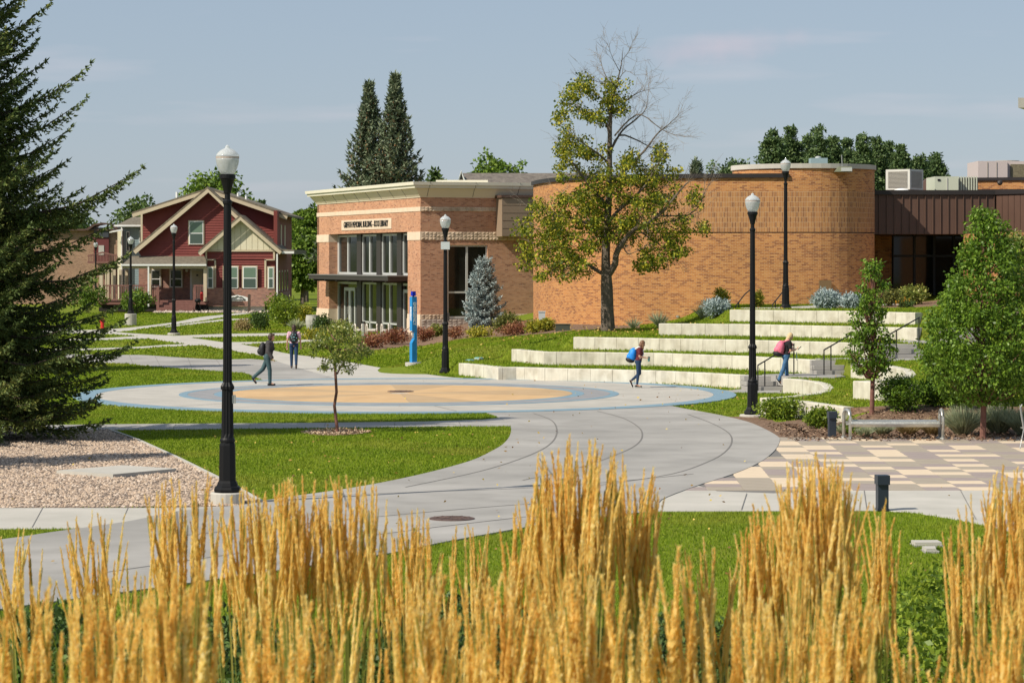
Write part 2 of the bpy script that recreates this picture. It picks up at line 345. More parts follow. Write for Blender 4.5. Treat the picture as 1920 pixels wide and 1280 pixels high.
cream = pmat('cream_paint', [col(0.647,0.608,0.490), col(0.706,0.666,0.549)], .6, .6, .03)
cream_dk = pmat('cream_frieze', [col(.68,.60,.46), col(.72,.64,.50)], .6, .65, .03)
taupe = pmat('taupe_cladding', [col(.24,.175,.12), col(.27,.20,.14)], .8, .6)
brown_metal = pmat('brown_metal', [col(.085,.047,.034), col(.10,.056,.040)], 1.2, .55)
brown_metal2 = pmat('brown_metal_seam', [col(.11,.063,.045)], rough=.5)
capm = pmat('black_coping', [col(.022,.018,.018)], rough=.5)
red_siding = pmat('red_siding', [col(0.173,0.034,0.029), col(0.206,0.045,0.036)], .8, .7)
trimm = pmat('tan_trim', [col(.52,.43,.30), col(.56,.47,.34)], 2, .7)
board_cream = pmat('cream_boards', [col(.66,.60,.44), col(.72,.66,.50)], 2, .7)
shingle = pmat('roof_shingles', [col(.10,.085,.062), col(.21,.18,.135)], 5, .95, .3, 25)
shingle2 = pmat('grey_shingles', [col(.10,.085,.075), col(.19,.165,.14)], 4, .95, .3, 25)
white_paint = pmat('white_paint', [col(.74,.74,.72)], rough=.5)
pale_blue = pmat('blue_siding', [col(.22,.30,.33), col(.26,.34,.37)], .9, .7)
deck_red = pmat('stained_deck', [col(.18,.08,.065), col(.23,.11,.09)], 3, .7)
red_paint = pmat('red_paint', [col(.55,.03,.025)], rough=.4)
sign_blue = pmat('tower_blue', [col(.015,.22,.52)], rough=.35)
beacon_blue = pmat('beacon_blue', [col(.01,.03,.55)], rough=.1, trans=.3)
hvac_a = pmat('hvac_grey', [col(.50,.49,.45), col(.56,.55,.50)], 2, .5)
hvac_b = pmat('hvac_green', [col(.50,.53,.42)], rough=.5)
hvac_c = pmat('hvac_pink', [col(.52,.45,.43)], rough=.5)
louver = pmat('louver_grey', [col(.30,.28,.24)], rough=.6)
bark = pmat('grey_bark', [col(.07,.055,.042), col(.17,.135,.105)], 6, .95, .7, 20)
twig = pmat('bare_twigs', [col(.20,.165,.135), col(.27,.225,.185)], 3, .9)
bark_red = pmat('red_brown_bark', [col(.13,.055,.04), col(.21,.10,.075)], 8, .8, .4, 20)
bark_sp = pmat('spruce_bark', [col(.05,.035,.028), col(.11,.08,.06)], 8, .95, .6, 20)
def leafm(name, a, b, c, isl=.75, tr=.3, rough=.5, spec=.25, scale=.9): return pmat(name, [col(*a), col(*b), col(*c)], scale, rough, island=isl, trans=tr, spec=spec, lo=.2, hi=.85)
lf_linden = leafm('linden_leaves', (.065,.11,.012), (.21,.25,.022), (.52,.46,.04), tr=.35, isl=.85)
lf_pear = leafm('pear_leaves', (0.068,0.132,0.015), (0.128,0.232,0.021), (0.232,0.352,0.039), tr=.35, rough=.42, spec=.3)
lf_small = leafm('crabapple_leaves', (0.102,0.153,0.027), (0.221,0.272,0.048), (0.408,0.391,0.102), tr=.3, rough=.4, spec=.4)
lf_far = leafm('far_leaves', (0.051,0.090,0.026), (0.094,0.152,0.041), (0.145,0.203,0.055), tr=.25)
lf_far2 = leafm('far_leaves_bright', (0.068,0.128,0.018), (0.143,0.232,0.027), (0.225,0.315,0.045), tr=.25)
lf_poplar = leafm('poplar_leaves', (0.058,0.104,0.039), (0.104,0.163,0.058), (0.169,0.234,0.085), tr=.25)
lf_hedge = leafm('hedge_leaves', (0.084,0.140,0.017), (0.182,0.266,0.025), (0.322,0.392,0.042), tr=.35, rough=.4)
lf_yellow = leafm('yellow_leaves', (0.156,0.195,0.026), (0.338,0.338,0.033), (0.546,0.455,0.052), tr=.35)
lf_olive = leafm('olive_shrub', (0.084,0.105,0.028), (0.168,0.182,0.042), (0.280,0.266,0.070), tr=.3)
lf_russet = leafm('russet_shrub', (0.168,0.060,0.036), (0.312,0.120,0.072), (0.432,0.240,0.108), tr=.3)
lf_tan = leafm('tan_grass', (.26,.19,.08), (.38,.29,.13), (.50,.40,.20), tr=.3)
lf_fescue = leafm('blue_fescue', (.24,.28,.17), (.38,.43,.29), (.58,.56,.32), tr=.3)
lf_dark = leafm('dark_shrub', (0.033,0.068,0.018), (0.068,0.120,0.027), (0.120,0.180,0.045), tr=.2)
lf_orange = leafm('orange_petals', (.60,.22,.01), (.75,.33,.01), (.80,.45,.02), tr=.3)
nd_green = leafm('spruce_needles', (0.056,0.094,0.026), (0.109,0.154,0.041), (0.244,0.235,0.056), isl=.35, tr=.12, rough=.6, scale=.55)
nd_twin = leafm('blue_green_needles', (0.085,0.117,0.068), (0.161,0.204,0.123), (0.265,0.293,0.180), isl=.6, tr=.12, rough=.6)
nd_cone = leafm('hanging_cones', (0.165,0.083,0.038), (0.285,0.150,0.068), (0.390,0.225,0.105), isl=.8, tr=.05, rough=.8)
nd_blue = leafm('blue_needles', (0.220,0.286,0.286), (0.363,0.440,0.440), (0.528,0.605,0.594), isl=.7, tr=.12, rough=.6)
plume_m = pmat('feather_plumes', [col(.72,.46,.12), col(.96,.71,.22), col(.98,.81,.33), col(.99,.90,.54)], 9, .7, island=.40, objr=.40, trans=.55, spec=.2, lo=.15, hi=.9)
stem_m = leafm('reed_stems', (.20,.22,.04), (.36,.33,.07), (.52,.42,.13), isl=.8, tr=.3)
reed_leaf = leafm('reed_leaves', (.06,.12,.012), (.12,.20,.018), (.24,.28,.035), isl=.7, tr=.4)
pave_cols = [pmat('paver_cream', [col(0.586,0.465,0.335), col(0.651,0.530,0.391)], 3, .85, .1, 60), pmat('paver_taupe', [col(0.307,0.260,0.205), col(0.363,0.312,0.251)], 3, .85, .1, 60),
             pmat('paver_grey', [col(0.269,0.222,0.208), col(0.336,0.276,0.255)], 3, .85, .1, 60)]
skin = pmat('skin', [col(.55,.30,.20)], rough=.55); denim = pmat('denim', [col(.010,.028,.07), col(.02,.05,.11)], 20, .85)
denim_l = pmat('light_denim', [col(.03,.09,.19), col(.07,.16,.29)], 14, .85); teal_pants = pmat('teal_trousers', [col(.03,.062,.072), col(.05,.095,.105)], 14, .85)
grey_hood = pmat('charcoal_fleece', [col(.045,.042,.044), col(.065,.06,.062)], 20, .95); maroon = pmat('maroon_cotton', [col(.085,.012,.018), col(.12,.02,.026)], 20, .9)
black_cotton = pmat('black_cotton', [col(.012,.011,.013)], rough=.9); pink_cotton = pmat('pink_cotton', [col(.55,.32,.40), col(.62,.40,.46)], 40, .9)
hair_dk = pmat('dark_brown_hair', [col(.03,.014,.010), col(.055,.026,.018)], 60, .5); hair_br = pmat('brown_hair', [col(.10,.045,.022), col(.20,.10,.05)], 50, .5)
hair_bl = pmat('blonde_hair', [col(.50,.34,.17), col(.66,.48,.27)], 50, .5); bag_black = pmat('black_nylon', [col(.014,.013,.016)], rough=.6)
bag_blue = pmat('blue_nylon', [col(.01,.19,.62), col(.015,.25,.75)], 12, .55); bag_pink = pmat('pink_nylon', [col(.58,.12,.19), col(.68,.17,.25)], 12, .65)
shoe_blk = pmat('black_shoe', [col(.012,.012,.013)], rough=.6); shoe_sole = pmat('white_sole', [col(.75,.73,.68)], rough=.6); shoe_br = pmat('brown_shoe', [col(.05,.03,.025)], rough=.6)
aqua = pmat('aqua_trim', [col(.25,.65,.66)], rough=.5); mug = pmat('green_mug', [col(.07,.21,.20)], rough=.3)
iron = pmat('rusty_iron', [col(.10,.065,.055), col(.15,.10,.085)], 20, .7, metal=.3)
bollard_m = pmat('blue_black_paint', [col(.022,.030,.045)], rough=.4)
aqua_glass = pmat('aqua_lens', [col(.16,.42,.38)], rough=.25)
letter_blk = pmat('black_letter', [col(.01,.01,.01)], rough=.4)
planter_m = pmat('planter_grey', [col(.36,.35,.31), col(.42,.41,.37)], 4, .7)
box_grey = pmat('box_grey', [col(.46,.50,.50)], rough=.5); rail_m = pmat('rail_black', [col(.015,.014,.015)], rough=.45)
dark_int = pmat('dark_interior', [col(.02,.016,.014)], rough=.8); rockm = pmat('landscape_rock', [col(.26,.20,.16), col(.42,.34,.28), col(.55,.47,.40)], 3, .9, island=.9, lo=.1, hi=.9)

globe_m.node_tree.nodes['Principled BSDF'].inputs['Alpha'].default_value = .72
# ------------------------------------------------------------------ terrain
ROWS = []   # (front polyline [(X,Y)], height, left end X, right end X)
def rowline(pts, z):
    o = []
    for px, py in pts:
        d = FPX*(CAM_H-z)/(py-HORIZ); o.append(((px-960)*d/FPX, d))
    return o
row1 = rowline([(860,680.4),(885,682.9),(934.5,688.8),(968,688.5),(1015,690),(1099,691.6),(1183,693.6),(1254,695.8),(1310,698.4),(1398,703.2)], .45)
row2 = rowline([(959,654.5),(984,656.6),(1020,659.8),(1113,660.4),(1225.6,661.8),(1310,664.6),(1394,667.4),(1444,670.4),(1528.5,674.6)], .92)
row3 = rowline([(1075,631.7),(1197.5,633.7),(1282,635.4),(1394,637.3),(1506.7,640.2),(1588,642.3),(1640,643.6)], 1.38)
row4 = rowline([(1235,606.4),(1394,607.8),(1582,611.7),(1719,614.6)], 1.83)
row5 = rowline([(1368,580.8),(1480,582.0),(1580,583.3),(1716,586)], 2.29)
RW = [(row1, .45, -5.5, -2.0), (row2, .47, -5.0, 0.0), (row3, .46, -1.0, 2.5), (row4, .45, 5.0, 8.5), (row5, .46, 6.9, 8.7)]
S1 = [(8.5,80.4),(8.79,80.2),(9.16,78.9),(9.3,77.3),(9.15,75.1),(8.81,73.2),(8.32,71.7),(7.74,70.6),(7.23,69.8),(6.72,69.4)]
S1b = [(6.72,69.4),(7.6,67.7),(8.42,65.0)]
S2 = [(10.74,81.2),(11.26,80.4),(11.57,78.8),(11.67,76.5),(11.3,73.4),(10.98,72.0),(10.5,70.7),(9.92,69.8),(9.23,69.3)]
S2b = [(9.23,69.3),(9.9,68.1),(10.5,66.9)]
polyA = [(8.85,83.5),(8.85,81.2)]+S1+S1b+[(40,65),(40,83.5)]
polyB = [(10.74,84.2)]+S2+S2b+[(40,66.9),(40,84.2)]
def inset(P, d):
    return P
def rowY(pts, X):
    xs = np.array([p[0] for p in pts]); ys = np.array([p[1] for p in pts])
    s1 = (ys[-1]-ys[-2])/(xs[-1]-xs[-2]); Y = np.interp(X, xs, ys)
    return np.where(X > xs[-1], ys[-1]+np.maximum(s1, -.6)*np.minimum(X-xs[-1], 8), Y)
def sdist(X, Y, P):
    d = np.full(X.shape, 99.)
    for (x1, y1), (x2, y2) in zip(P[:-1], P[1:]):
        if (x1, y1) == (x2, y2): continue
        t = np.clip(((X-x1)*(x2-x1)+(Y-y1)*(y2-y1))/((x2-x1)**2+(y2-y1)**2), 0, 1); d = np.minimum(d, np.hypot(X-x1-t*(x2-x1), Y-y1-t*(y2-y1)))
    return d
def hz(X, Y, inner=0.24):
    X = np.asarray(X, float); Y = np.asarray(Y, float)
    z = 1.9*(1-sm(11.5, 25.5, Y))
    for pts, h, fa, fb in RW:
        xl = pts[0][0]; F = rowY(pts, X); u = Y-F
        
        xs_ = np.array([p[0] for p in pts]); ys_ = np.array([p[1] for p in pts]); sl_ = np.diff(ys_)/np.diff(xs_)
        sg = sl_[np.clip(np.searchsorted(xs_, X)-1, 0, len(sl_)-1)]; hard = (u/np.sqrt(1+sg*sg) > inner).astype(float); soft = sm(0.0, 4.5, u); wgt = sm(xl-.5, xl+.05, X)
        z = z+h*sm(fa, fb, X)*(soft*(1-wgt)+hard*wgt)
    front = (Y < 84)
    a = pip(X, Y, polyA) & front & (sdist(X, Y, S1+S1b) > .17)
    b = pip(X, Y, polyB) & front & (sdist(X, Y, S2+S2b) > .17)
    ramp = .43*sm(61.0, 66.0, Y)*sm(7.9, 9.4, X)*(Y < 84); ramp2 = .88*sm(61.5, 70.0, Y)*sm(10.6, 12.5, X)*(Y < 84)
    z = np.maximum(z, np.where(a | (Y < 65.0), ramp, 0)); z = np.maximum(z, np.where(b | (Y < 66.9), ramp2, 0))
    z = np.where(a, np.maximum(z, .43), z); z = np.where(b, np.maximum(z, .88), z)
    z = z+.9*sm(15.5, 26, X)*sm(62, 80, Y)
    return z
def h1(x, y): return float(hz(np.array([x]), np.array([y]))[0])
def hit(px, py, dmin=20, dmax=400):
    "first point of the terrain seen at photo pixel"
    d = np.arange(dmin, dmax, .1); X = (px-960)*d/FPX; zr = CAM_H-(py-HORIZ)*d/FPX; g = hz(X, d)
    k = np.argmax(zr <= g)
    return (float(X[k]), float(d[k]), float(g[k]))

xs = np.concatenate([[-900,-300,-120,-60,-40,-30,-24,-19], np.arange(-15, -3, .4), np.arange(-3, 15, .14), np.arange(15, 26, .3), [28,31,35,45,70,150,400,900]])
ys = np.concatenate([[-30,-10,0,3], np.arange(5, 58, .8), np.arange(58, 66, .4), np.arange(66, 98, .14), np.arange(98, 108, .4), np.arange(108, 140, .8), [145,155,170,190,220,300,500,1000,2500]])
XX, YY = np.meshgrid(xs, ys); ZZ = hz(XX, YY)-.004
nx, ny = len(xs), len(ys); I = np.arange(nx*ny).reshape(ny, nx)
F = np.stack([I[:-1,:-1].ravel(), I[:-1,1:].ravel(), I[1:,1:].ravel(), I[1:,:-1].ravel()], 1)
me = npfaces('lawn', np.stack([XX.ravel(), YY.ravel(), ZZ.ravel()], 1), F, lawnm); me.polygons.foreach_set('use_smooth', [False]*len(me.polygons))
link('lawn', me, kind='structure')

# ------------------------------------------------------------------ paths and paved sheets (flat, each a few mm above the one below)
PAVED = []
def sheet(name, pts, z, mat, th=0.05, world=False, paved=True, kind='structure', parent=None):
    P = pts if world else [G(*p) for p in pts]
    if paved: PAVED.append(P)
    bm = bmesh.new(); vs = [bm.verts.new((x, y, z)) for x, y in P]; f = bm.faces.new(vs)
    if f.normal.z < 0: f.normal_flip()
    bm.normal_update()
    if f.normal.z < 0: bmesh.ops.reverse_faces(bm, faces=[f])
    r = bmesh.ops.extrude_face_region(bm, geom=[f]); 
    for v in r['geom']:
        if isinstance(v, bmesh.types.BMVert): pass
    ev = [g for g in r['geom'] if isinstance(g, bmesh.types.BMVert)]
    # the new cap stays on top, the old ring drops below the ground
    for v in vs:
        if v.is_valid: v.co.z = z-th
    bmesh.ops.recalc_face_normals(bm, faces=bm.faces); bmesh.ops.triangulate(bm, faces=[q for q in bm.faces if len(q.verts) > 4])
    me = bpy.data.meshes.new(name); bm.to_mesh(me); bm.free(); me.materials.append(mat)
    return link(name, me, parent, kind)
def cm(pts, k=4): return [(p.x, p.y) for p in catmull([(a, b, 0) for a, b in pts], k)]

ctr = (-3.3, 79.75)
mainL = cm([(905,772),(938,784),(956,797),(957,815),(945,832),(925,845),(890,862),(845,876),(790,890),(720,905),(640,919),(560,930),(500,939),(440,949),(330,960),(250,977),(170,989),(90,1000),(0,1013),(-300,1048)])
mainR = cm([(-300,1190),(0,1144),(120,1127),(330,1098),(500,1074),(700,1044),(820,1020),(950,996),(1060,978),(1150,968),(1228,957),(1240,938),(1300,914),(1370,891),(1420,870),(1450,848),(1462,828),(1457,818),(1430,803),(1400,791),(1350,779),(1290,768),(1260,762)])
sheet('footpath', mainL+mainR+[(1100,755),(900,755)], .020, concrete)
sheet('footpath', [(-300,953),(310,953),(430,950),(487,942),(440,951),(330,962),(250,979),(170,991),(0,992),(-300,992)], .012, conc_light)
sheet('footpath', [(1224,958.5),(1236,925),(1300,908),(1345,921),(1450,925),(1600,919.5),(2300,919),(2300,1100),(2050,1036),(1920,1003),(1860,988),(1800,975),(1720,962),(1655,957)], .007, conc_light)
sheet('footpath', [(-300,799),(0,798),(300,795),(600,793),(800,790.5),(905,787),(945,783),(962,795),(958,799),(860,799.5),(700,801.5),(450,804),(300,806),(0,808),(-300,810)], .012, concrete)
sheet('footpath', cm([(-600,660),(-100,663),(100,664),(230,665.6),(271,666),(346,671),(402,674),(430,674),(470,673)],3)+[(640,688),(860,709.5),(760,716),(500,716),(480,707)]+cm([(459,699),(421,696.6),(327,690),(271,686),(220,681.6),(0,676),(-300,674),(-600,674)],3), .012, concrete)
sheet('footpath', cm([(885,711),(863,709),(830,706),(731.6,692.8),(650.6,678.6),(602.5,671),(545.6,664.4),(504,655.6),(475,650),(447,645),(412,641),(354,633),(327,630),(245,625),(185,620.6),(100,616)],3)+cm([(60,625),(183,625.5),(256,630),(271,633.7),(327.5,642),(357.5,645.4),(376,647),(440,658),(470,663),(490,668),(560,690),(640,712)],3), .016, conc_light)
sheet('footpath', cm([(150,619),(185,618),(245,614),(327,604),(372,595),(419,590),(459,585),(510,579.5)],3)+[(520,582)]+cm([(468,588),(419,594.5),(365,604),(290,613),(222.5,622.5),(170,624)],3), .008, conc_light)
sheet('footpath', [(300,613.5),(330,609.5),(365,604.7),(421,598),(466,597),(466,599),(421,601.5),(365,607.7),(320,613)], .004, conc_light)
sheet('footpath', [(322,630),(370,628),(419,626),(496,625),(590,624),(600,628),(550,629),(496,630),(354,633.5),(340,634)], .012, conc_light)
sheet('footpath', [(425,641.5),(504,641),(585,636),(600,635.5),(604,640),(585,641),(506,644),(449,645.5),(430,645)], .008, conc_light)
sheet('footpath', [(-200,643),(185,634.5),(250,630.5),(271,631),(285,634.5),(200,637.5),(-200,648)], .008, conc_light)
sheet('footpath', [(-200,658),(159,653.8),(256,650.4),(309,646.6),(357,644.6),(376,647),(309,650.4),(252.5,653.8),(159,657),(-200,663)], .008, conc_light)
sheet('gravel_bed', [(-400,812),(0,808),(200,806.5),(255,826),(330,860),(420,905),(490,944),(440,951),(0,953),(-400,953)], .006, gravelbase, paved=True)
# kerb strip between gravel and lawn
ed = [G(*p) for p in [(200,806),(255,826),(330,860),(420,905),(488,943)]]
kb = MB()
for a, b in zip(ed[:-1], ed[1:]):
    kb.hexa([(a[0],a[1],-.05),(b[0],b[1],-.05),(b[0]+.07,b[1],-.05),(a[0]+.07,a[1],-.05),(a[0],a[1],.045),(b[0],b[1],.045),(b[0]+.07,b[1],.045),(a[0]+.07,a[1],.045)])
kb.build('lawn_edging', conc_light, kind='structure')

# landing walk at the foot of the stairs and between the flights
sheet('footpath', [(6.9,80.6),(8.55,80.2),(8.75,81.2),(8.6,83.0),(7.6,83.0),(7.0,81.9),(5.6,82.2),(4.6,84.0),(4.2,83.6),(5.4,81.5)], .016, concrete, world=True)
sheet('stair_landing', [(8.1,82.9),(8.75,81.4),(10.2,81.0),(10.62,81.5),(10.62,82.9),(9.8,83.7),(8.6,83.3)], .475, concrete, th=.3, world=True)
sheet('stair_landing', [(10.9,83.95),(11.3,82.5),(12.4,82.6),(13.6,83.6),(13.6,85.3),(12,85.5),(10.8,84.8),(9.95,84.5),(9.95,83.95)], .93, concrete, th=.3, world=True)
sheet('stair_landing', [(13.0,87.5),(13.4,85.8),(15.0,85.6),(16.5,88.0),(14.5,89.5)], 1.40, concrete, th=.3, world=True)
sheet('upper_walk', [(8.9,97.6),(11.2,98.2),(14,103),(18.5,110),(19.5,112),(16,112.2),(13,106),(10.2,100.4),(8.9,99.9)], 2.31, conc_light, th=.1, world=True)

# round plaza: rings, each its own sheet
def ringsheet(name, c, r0, r1, z, mat, n=96, a0=0, a1=2*math.pi, th=.06, parent=None):
    mb = MB(); full = abs(a1-a0-2*math.pi) < 1e-6; k = n if full else max(4, int(n*(a1-a0)/(2*math.pi)))
    for i in range(k):
        a = a0+(a1-a0)*i/k; b = a0+(a1-a0)*(i+1)/k
        p = lambda r, t, zz: (c[0]+r*math.cos(t), c[1]+r*math.sin(t), zz)
        if r0 > 0: mb.face([p(r0,a,z), p(r1,a,z), p(r1,b,z), p(r0,b,z)])
        else: mb.face([(c[0],c[1],z), p(r1,a,z), p(r1,b,z)])
        mb.face([p(r1,a,z-th), p(r1,b,z-th), p(r1,b,z), p(r1,a,z)])
        if r0 > 0: mb.face([p(r0,b,z-th), p(r0,a,z-th), p(r0,a,z), p(r0,b,z)])
    return mb.build(name, mat, parent, kind='structure' if parent is None else None)
PAVED.append([(ctr[0]+10.25*math.cos(t), ctr[1]+10.25*math.sin(t)) for t in np.linspace(0, 2*math.pi, 60)[:-1]])
ic = (-3.5, 79.75)
pz = ringsheet('round_plaza', ctr, 0, 9.55, .026, conc_plaza)
ringsheet('blue_border', ctr, 9.56, 10.25, .030, blue_conc, parent=pz)
ringsheet('blue_ring', ic, 6.56, 6.83, .034, blue_conc, parent=pz)
ringsheet('grey_ring', ic, 5.76, 6.55, .034, grey_conc, parent=pz)
ringsheet('blue_ring', ic, 5.39, 5.75, .034, blue_conc, parent=pz)
for k in range(16):
    a = 2*math.pi*k/16+.1
    ringsheet('paving_sector', ic, .32, 5.38, .034, tan_conc if k % 3 else brown_conc, a0=a, a1=a+2*math.pi/16-.003, parent=pz)
def groove(pts, z, wd=.018, world=False, name='scored_joint'):
    P = [Vector((*(p if world else G(*p)), 0)) for p in pts]; P = catmull(P, 5) if len(P) > 2 else P; mb = MB()
    for a, b in zip(P[:-1], P[1:]):
        t = (b-a).normalized(); n = Vector((-t.y, t.x, 0))*wd
        mb.face([(a.x-n.x,a.y-n.y,z),(b.x-n.x,b.y-n.y,z),(b.x+n.x,b.y+n.y,z),(a.x+n.x,a.y+n.y,z)])
    return mb.build(name, joint, kind='structure')
groove([(1290,778),(1335,795),(1366,813),(1372,830),(1360,848),(1330,866),(1260,890),(1120,912)], .0245)
groove([(1120,772),(1168,785),(1198,803),(1204,820),(1192,836),(1160,852),(1090,877),(980,902)], .0245)
groove([(1000,776),(1035,790),(1044,812),(1030,835),(985,858),(900,885),(760,915)], .0245)
groove([(560,933),(760,925),(1000,916),(1180,902),(1300,890)], .0245)
groove([(300,1010),(560,985),(800,962),(1020,945),(1220,940)], .0245)
groove([(200,1075),(500,1032),(820,990),(1100,958)], .0245)
groove([(640,919),(690,1046)], .0245); groove([(330,961),(345,1096)], .0245); groove([(1010,860),(1100,972)], .0245)
for a, b in (((560,690),(700,690)),((520,672),(607,672)),((440,655),(545,664)),((380,646),(480,648)),((330,640),(400,632)),((260,629),(330,618)),((300,686),(290,667)),((360,692),(352,671)),((420,696),(405,674)),((250,684),(242,666)),((640,700),(612,707)),((200,799),(190,806)),((330,796),(324,804)),((470,795),(466,803)),((610,794),(608,801)),((740,793),(740,800)),((860,791),(864,799)),((80,953),(60,990)),((240,953),(230,976)),((1400,926),(1390,957)),((1620,920),(1625,956)),((1800,919),(1830,975))): groove([a, b], .0178, .006)
for a in (0.35, 1.3, 2.2, 3.0, 4.0, 4.9, 5.75):
    groove([(ic[0]+6.85*math.cos(a), ic[1]+6.85*math.sin(a)), (ctr[0]+9.53*math.cos(a), ctr[1]+9.53*math.sin(a))], .0305, .012, True)
# manhole covers
def manhole(px, py, r, z, label):
    x, y = G(px, py); t = thing('manhole_cover', label, 'manhole cover', (x, y, 0))
    MB().lathe([(r, z-.02), (r, z+.012), (r-.02, z+.016)], (x, y, 0), 28).build('rim', iron, t)
    mb = MB()
    for rr in (.25, .5, .75): mb.lathe([(r*rr-.02, z+.014), (r*rr-.02, z+.021), (r*rr+.02, z+.021), (r*rr+.02, z+.014)], (x, y, 0), 24)
    for k in range(12): a = k*math.pi/6; mb.tube([(x+.05*math.cos(a), y+.05*math.sin(a), z+.018), (x+r*.9*math.cos(a), y+r*.9*math.sin(a), z+.018)], .008, 4)
    mb.build('raised_pattern', iron, t)
manhole(751, 736, .42, .034, 'round iron cover at the centre of the tan plaza circle')
manhole(847, 974.5, .37, .020, 'rusty round cover in the grey path just behind the tall grass')

# ------------------------------------------------------------------ paver plaza: each tile a piece
rng = np.random.default_rng(7); PS = .66
pave = sheet('paver_plaza', [(1240,945),(1300,914),(1370,891),(1420,870),(1450,848),(1462,828),(1458,822),(1600,822.5),(2300,825),(2300,921),(1600,922)], .002, joint)
arc = [G(*p) for p in mainR]
mbp = [MB() for _ in range(3)]; tiles = []
Yn, Yf = G(0, 920)[1]+.02, 60.0
prev = {}
nrow = int((Yf-Yn)/PS)+1
for r in range(nrow):
    for c in range(26):
        x0 = 2.9+c*PS+.02*r; y0 = Yn+r*PS; xc, yc = x0+PS/2, y0+PS/2
        if not pip(np.array([xc]), np.array([yc]), [G(*p) for p in [(1232,948),(1300,912),(1370,889),(1420,868),(1450,847),(1462,828),(1457,820),(1600,820),(2300,822),(2300,921),(1600,922)]])[0]: continue
        k = int(rng.choice([0, 0, 1, 1, 2]))
        if prev.get((r, c-1)) == k and rng.random() < .75: k = (k+1+int(rng.integers(2))) % 3
        prev[(r, c)] = k; tiles.append((abs(xc)*FPX/yc, yc, x0, y0, k))
vis = sorted([t for t in tiles if t[0] < 1000], key=lambda t: t[1]); hidden = [t for t in tiles if t[0] >= 1000]
vme = {}
for t in vis[:300]:
    k = t[4]
    if k not in vme:
        g = .004; vme[k] = MB().box(g, PS-g, g, PS-g, -.03, .010).mesh('paver', pave_cols[k])
    o = bpy.data.objects.new('paver', vme[k]); C.objects.link(o); o.parent = pave; o.location = (t[2], t[3], rng.uniform(-.0012, .0012)+.002)
for t in vis[300:]+hidden:
    g = .004; mbp[t[4]].box(t[2]+g, t[2]+PS-g, t[3]+g, t[3]+PS-g, -.03, .0105)
allp = MB()
for k in range(3):
    allp.cur = k; allp.add(mbp[k].v, mbp[k].f)
allp.build('far_pavers', pave_cols, pave, kind='stuff')
low = MB()
for r in range(9):
    for c in range(9):
        x0 = 5.6+c*PS*1.1; y0 = Yn-1.95-r*PS
        P = [G(*p) for p in [(1700,956),(2300,956),(2300,1060),(1920,996),(1800,968)]]
        if all(pip(np.array([x0+PS*a]), np.array([y0+PS*b]), P)[0] for a, b in ((.2,.2),(.8,.8))): low.cur = int(rng.integers(0, 3)); low.box(x0+.004, x0+PS*1.1-.004, y0+.004, y0+PS-.004, -.03, .0165)
low.build('near_pavers', pave_cols, pave, kind='stuff')

# ------------------------------------------------------------------ amphitheatre seat walls: every cast block a piece
def seat_wall(pts, top, label, blen=.86, th=.42, base_fn=None, group='concrete seat walls of the grass amphitheatre', seed=1, left_cap=None):
    rg = random.Random(seed); x0, y0 = pts[0]; t = thing('seat_wall', label, 'seat wall', (x0, y0, h1(x0, y0-.5)), group)
    P = [Vector((a, b)) for a, b in pts]; seg = [(P[i+1]-P[i]).length for i in range(len(P)-1)]; tot = sum(seg)
    def at(s):
        s = max(0, min(tot, s))
        for i, l in enumerate(seg):
            if s <= l or i == len(seg)-1:
                d = (P[i+1]-P[i]).normalized(); return P[i]+d*s, d
            s -= l
    # block ends: at corners and every ~blen
    marks = [0]; acc = 0
    n = max(1, round(tot/blen)); marks = [tot*i/n for i in range(n+1)]
    for i in range(n):
        a, b = marks[i]+.006, marks[i+1]-.006; mid = [a]
        s = 0
        for l in seg[:-1]:
            s += l
            if a+.05 < s < b-.05: mid.append(s)
        mid.append(b); mb = MB(); dz = rg.uniform(-.004, .004); do = rg.uniform(-.003, .003)
        fr = []; bk = []
        for s in mid:
            p, d = at(s)
            _, d2 = at(min(tot, s+.1)); _, d0 = at(max(0, s-.1)); dd = (d2+d0).normalized(); nn = Vector((-dd.y, dd.x))
            fr.append(p+nn*do); bk.append(p+nn*th)
        for j in range(len(mid)-1):
            A, B, Cc, Dd = fr[j], fr[j+1], bk[j+1], bk[j]; zb = min(h1(A.x, A.y-.05), h1(B.x, B.y-.05))-.15; zb = min(zb, top-.25); zt = top+dz; ch = .018
            u = (Cc-B).normalized()*ch
            zs = [zb]*4
            mb.hexa([(A.x,A.y,zb),(B.x,B.y,zb),(Cc.x,Cc.y,zb),(Dd.x,Dd.y,zb),(A.x,A.y,zt-ch),(B.x,B.y,zt-ch),(Cc.x,Cc.y,zt-ch),(Dd.x,Dd.y,zt-ch)])
            mb.hexa([(A.x,A.y,zt-ch),(B.x,B.y,zt-ch),(Cc.x,Cc.y,zt-ch),(Dd.x,Dd.y,zt-ch),(A.x+u.x,A.y+u.y,zt),(B.x+u.x,B.y+u.y,zt),(Cc.x-u.x,Cc.y-u.y,zt),(Dd.x-u.x,Dd.y-u.y,zt)])
        mb.build('concrete_block', wallconc, t)
        if i:   # form tie seam: a slightly proud vertical rib at some joints, as on the cast wall
            p, d = at(marks[i]); nn = Vector((-d.y, d.x))
    return t
seat_wall(row1, .45, 'lowest and longest pale concrete seat wall, beside the plaza', seed=1)
seat_wall(row2, .92, 'second concrete seat wall up from the plaza, ending beside the middle steps', seed=2)
seat_wall(row3, 1.38, 'third concrete seat wall up, starting below the half bare tree', seed=3)
seat_wall(row4, 1.83, 'fourth concrete seat wall up, second from the top', seed=4)
seat_wall(row5, 2.29, 'topmost short concrete seat wall at the foot of the lamp by the brick building', seed=5)
grp = 'low curved walls around the stair lawns'
seat_wall(S1, .45, 'curved white concrete wall hooking around the lower lawn right of the steps', .6, .30, seed=6, group=grp)
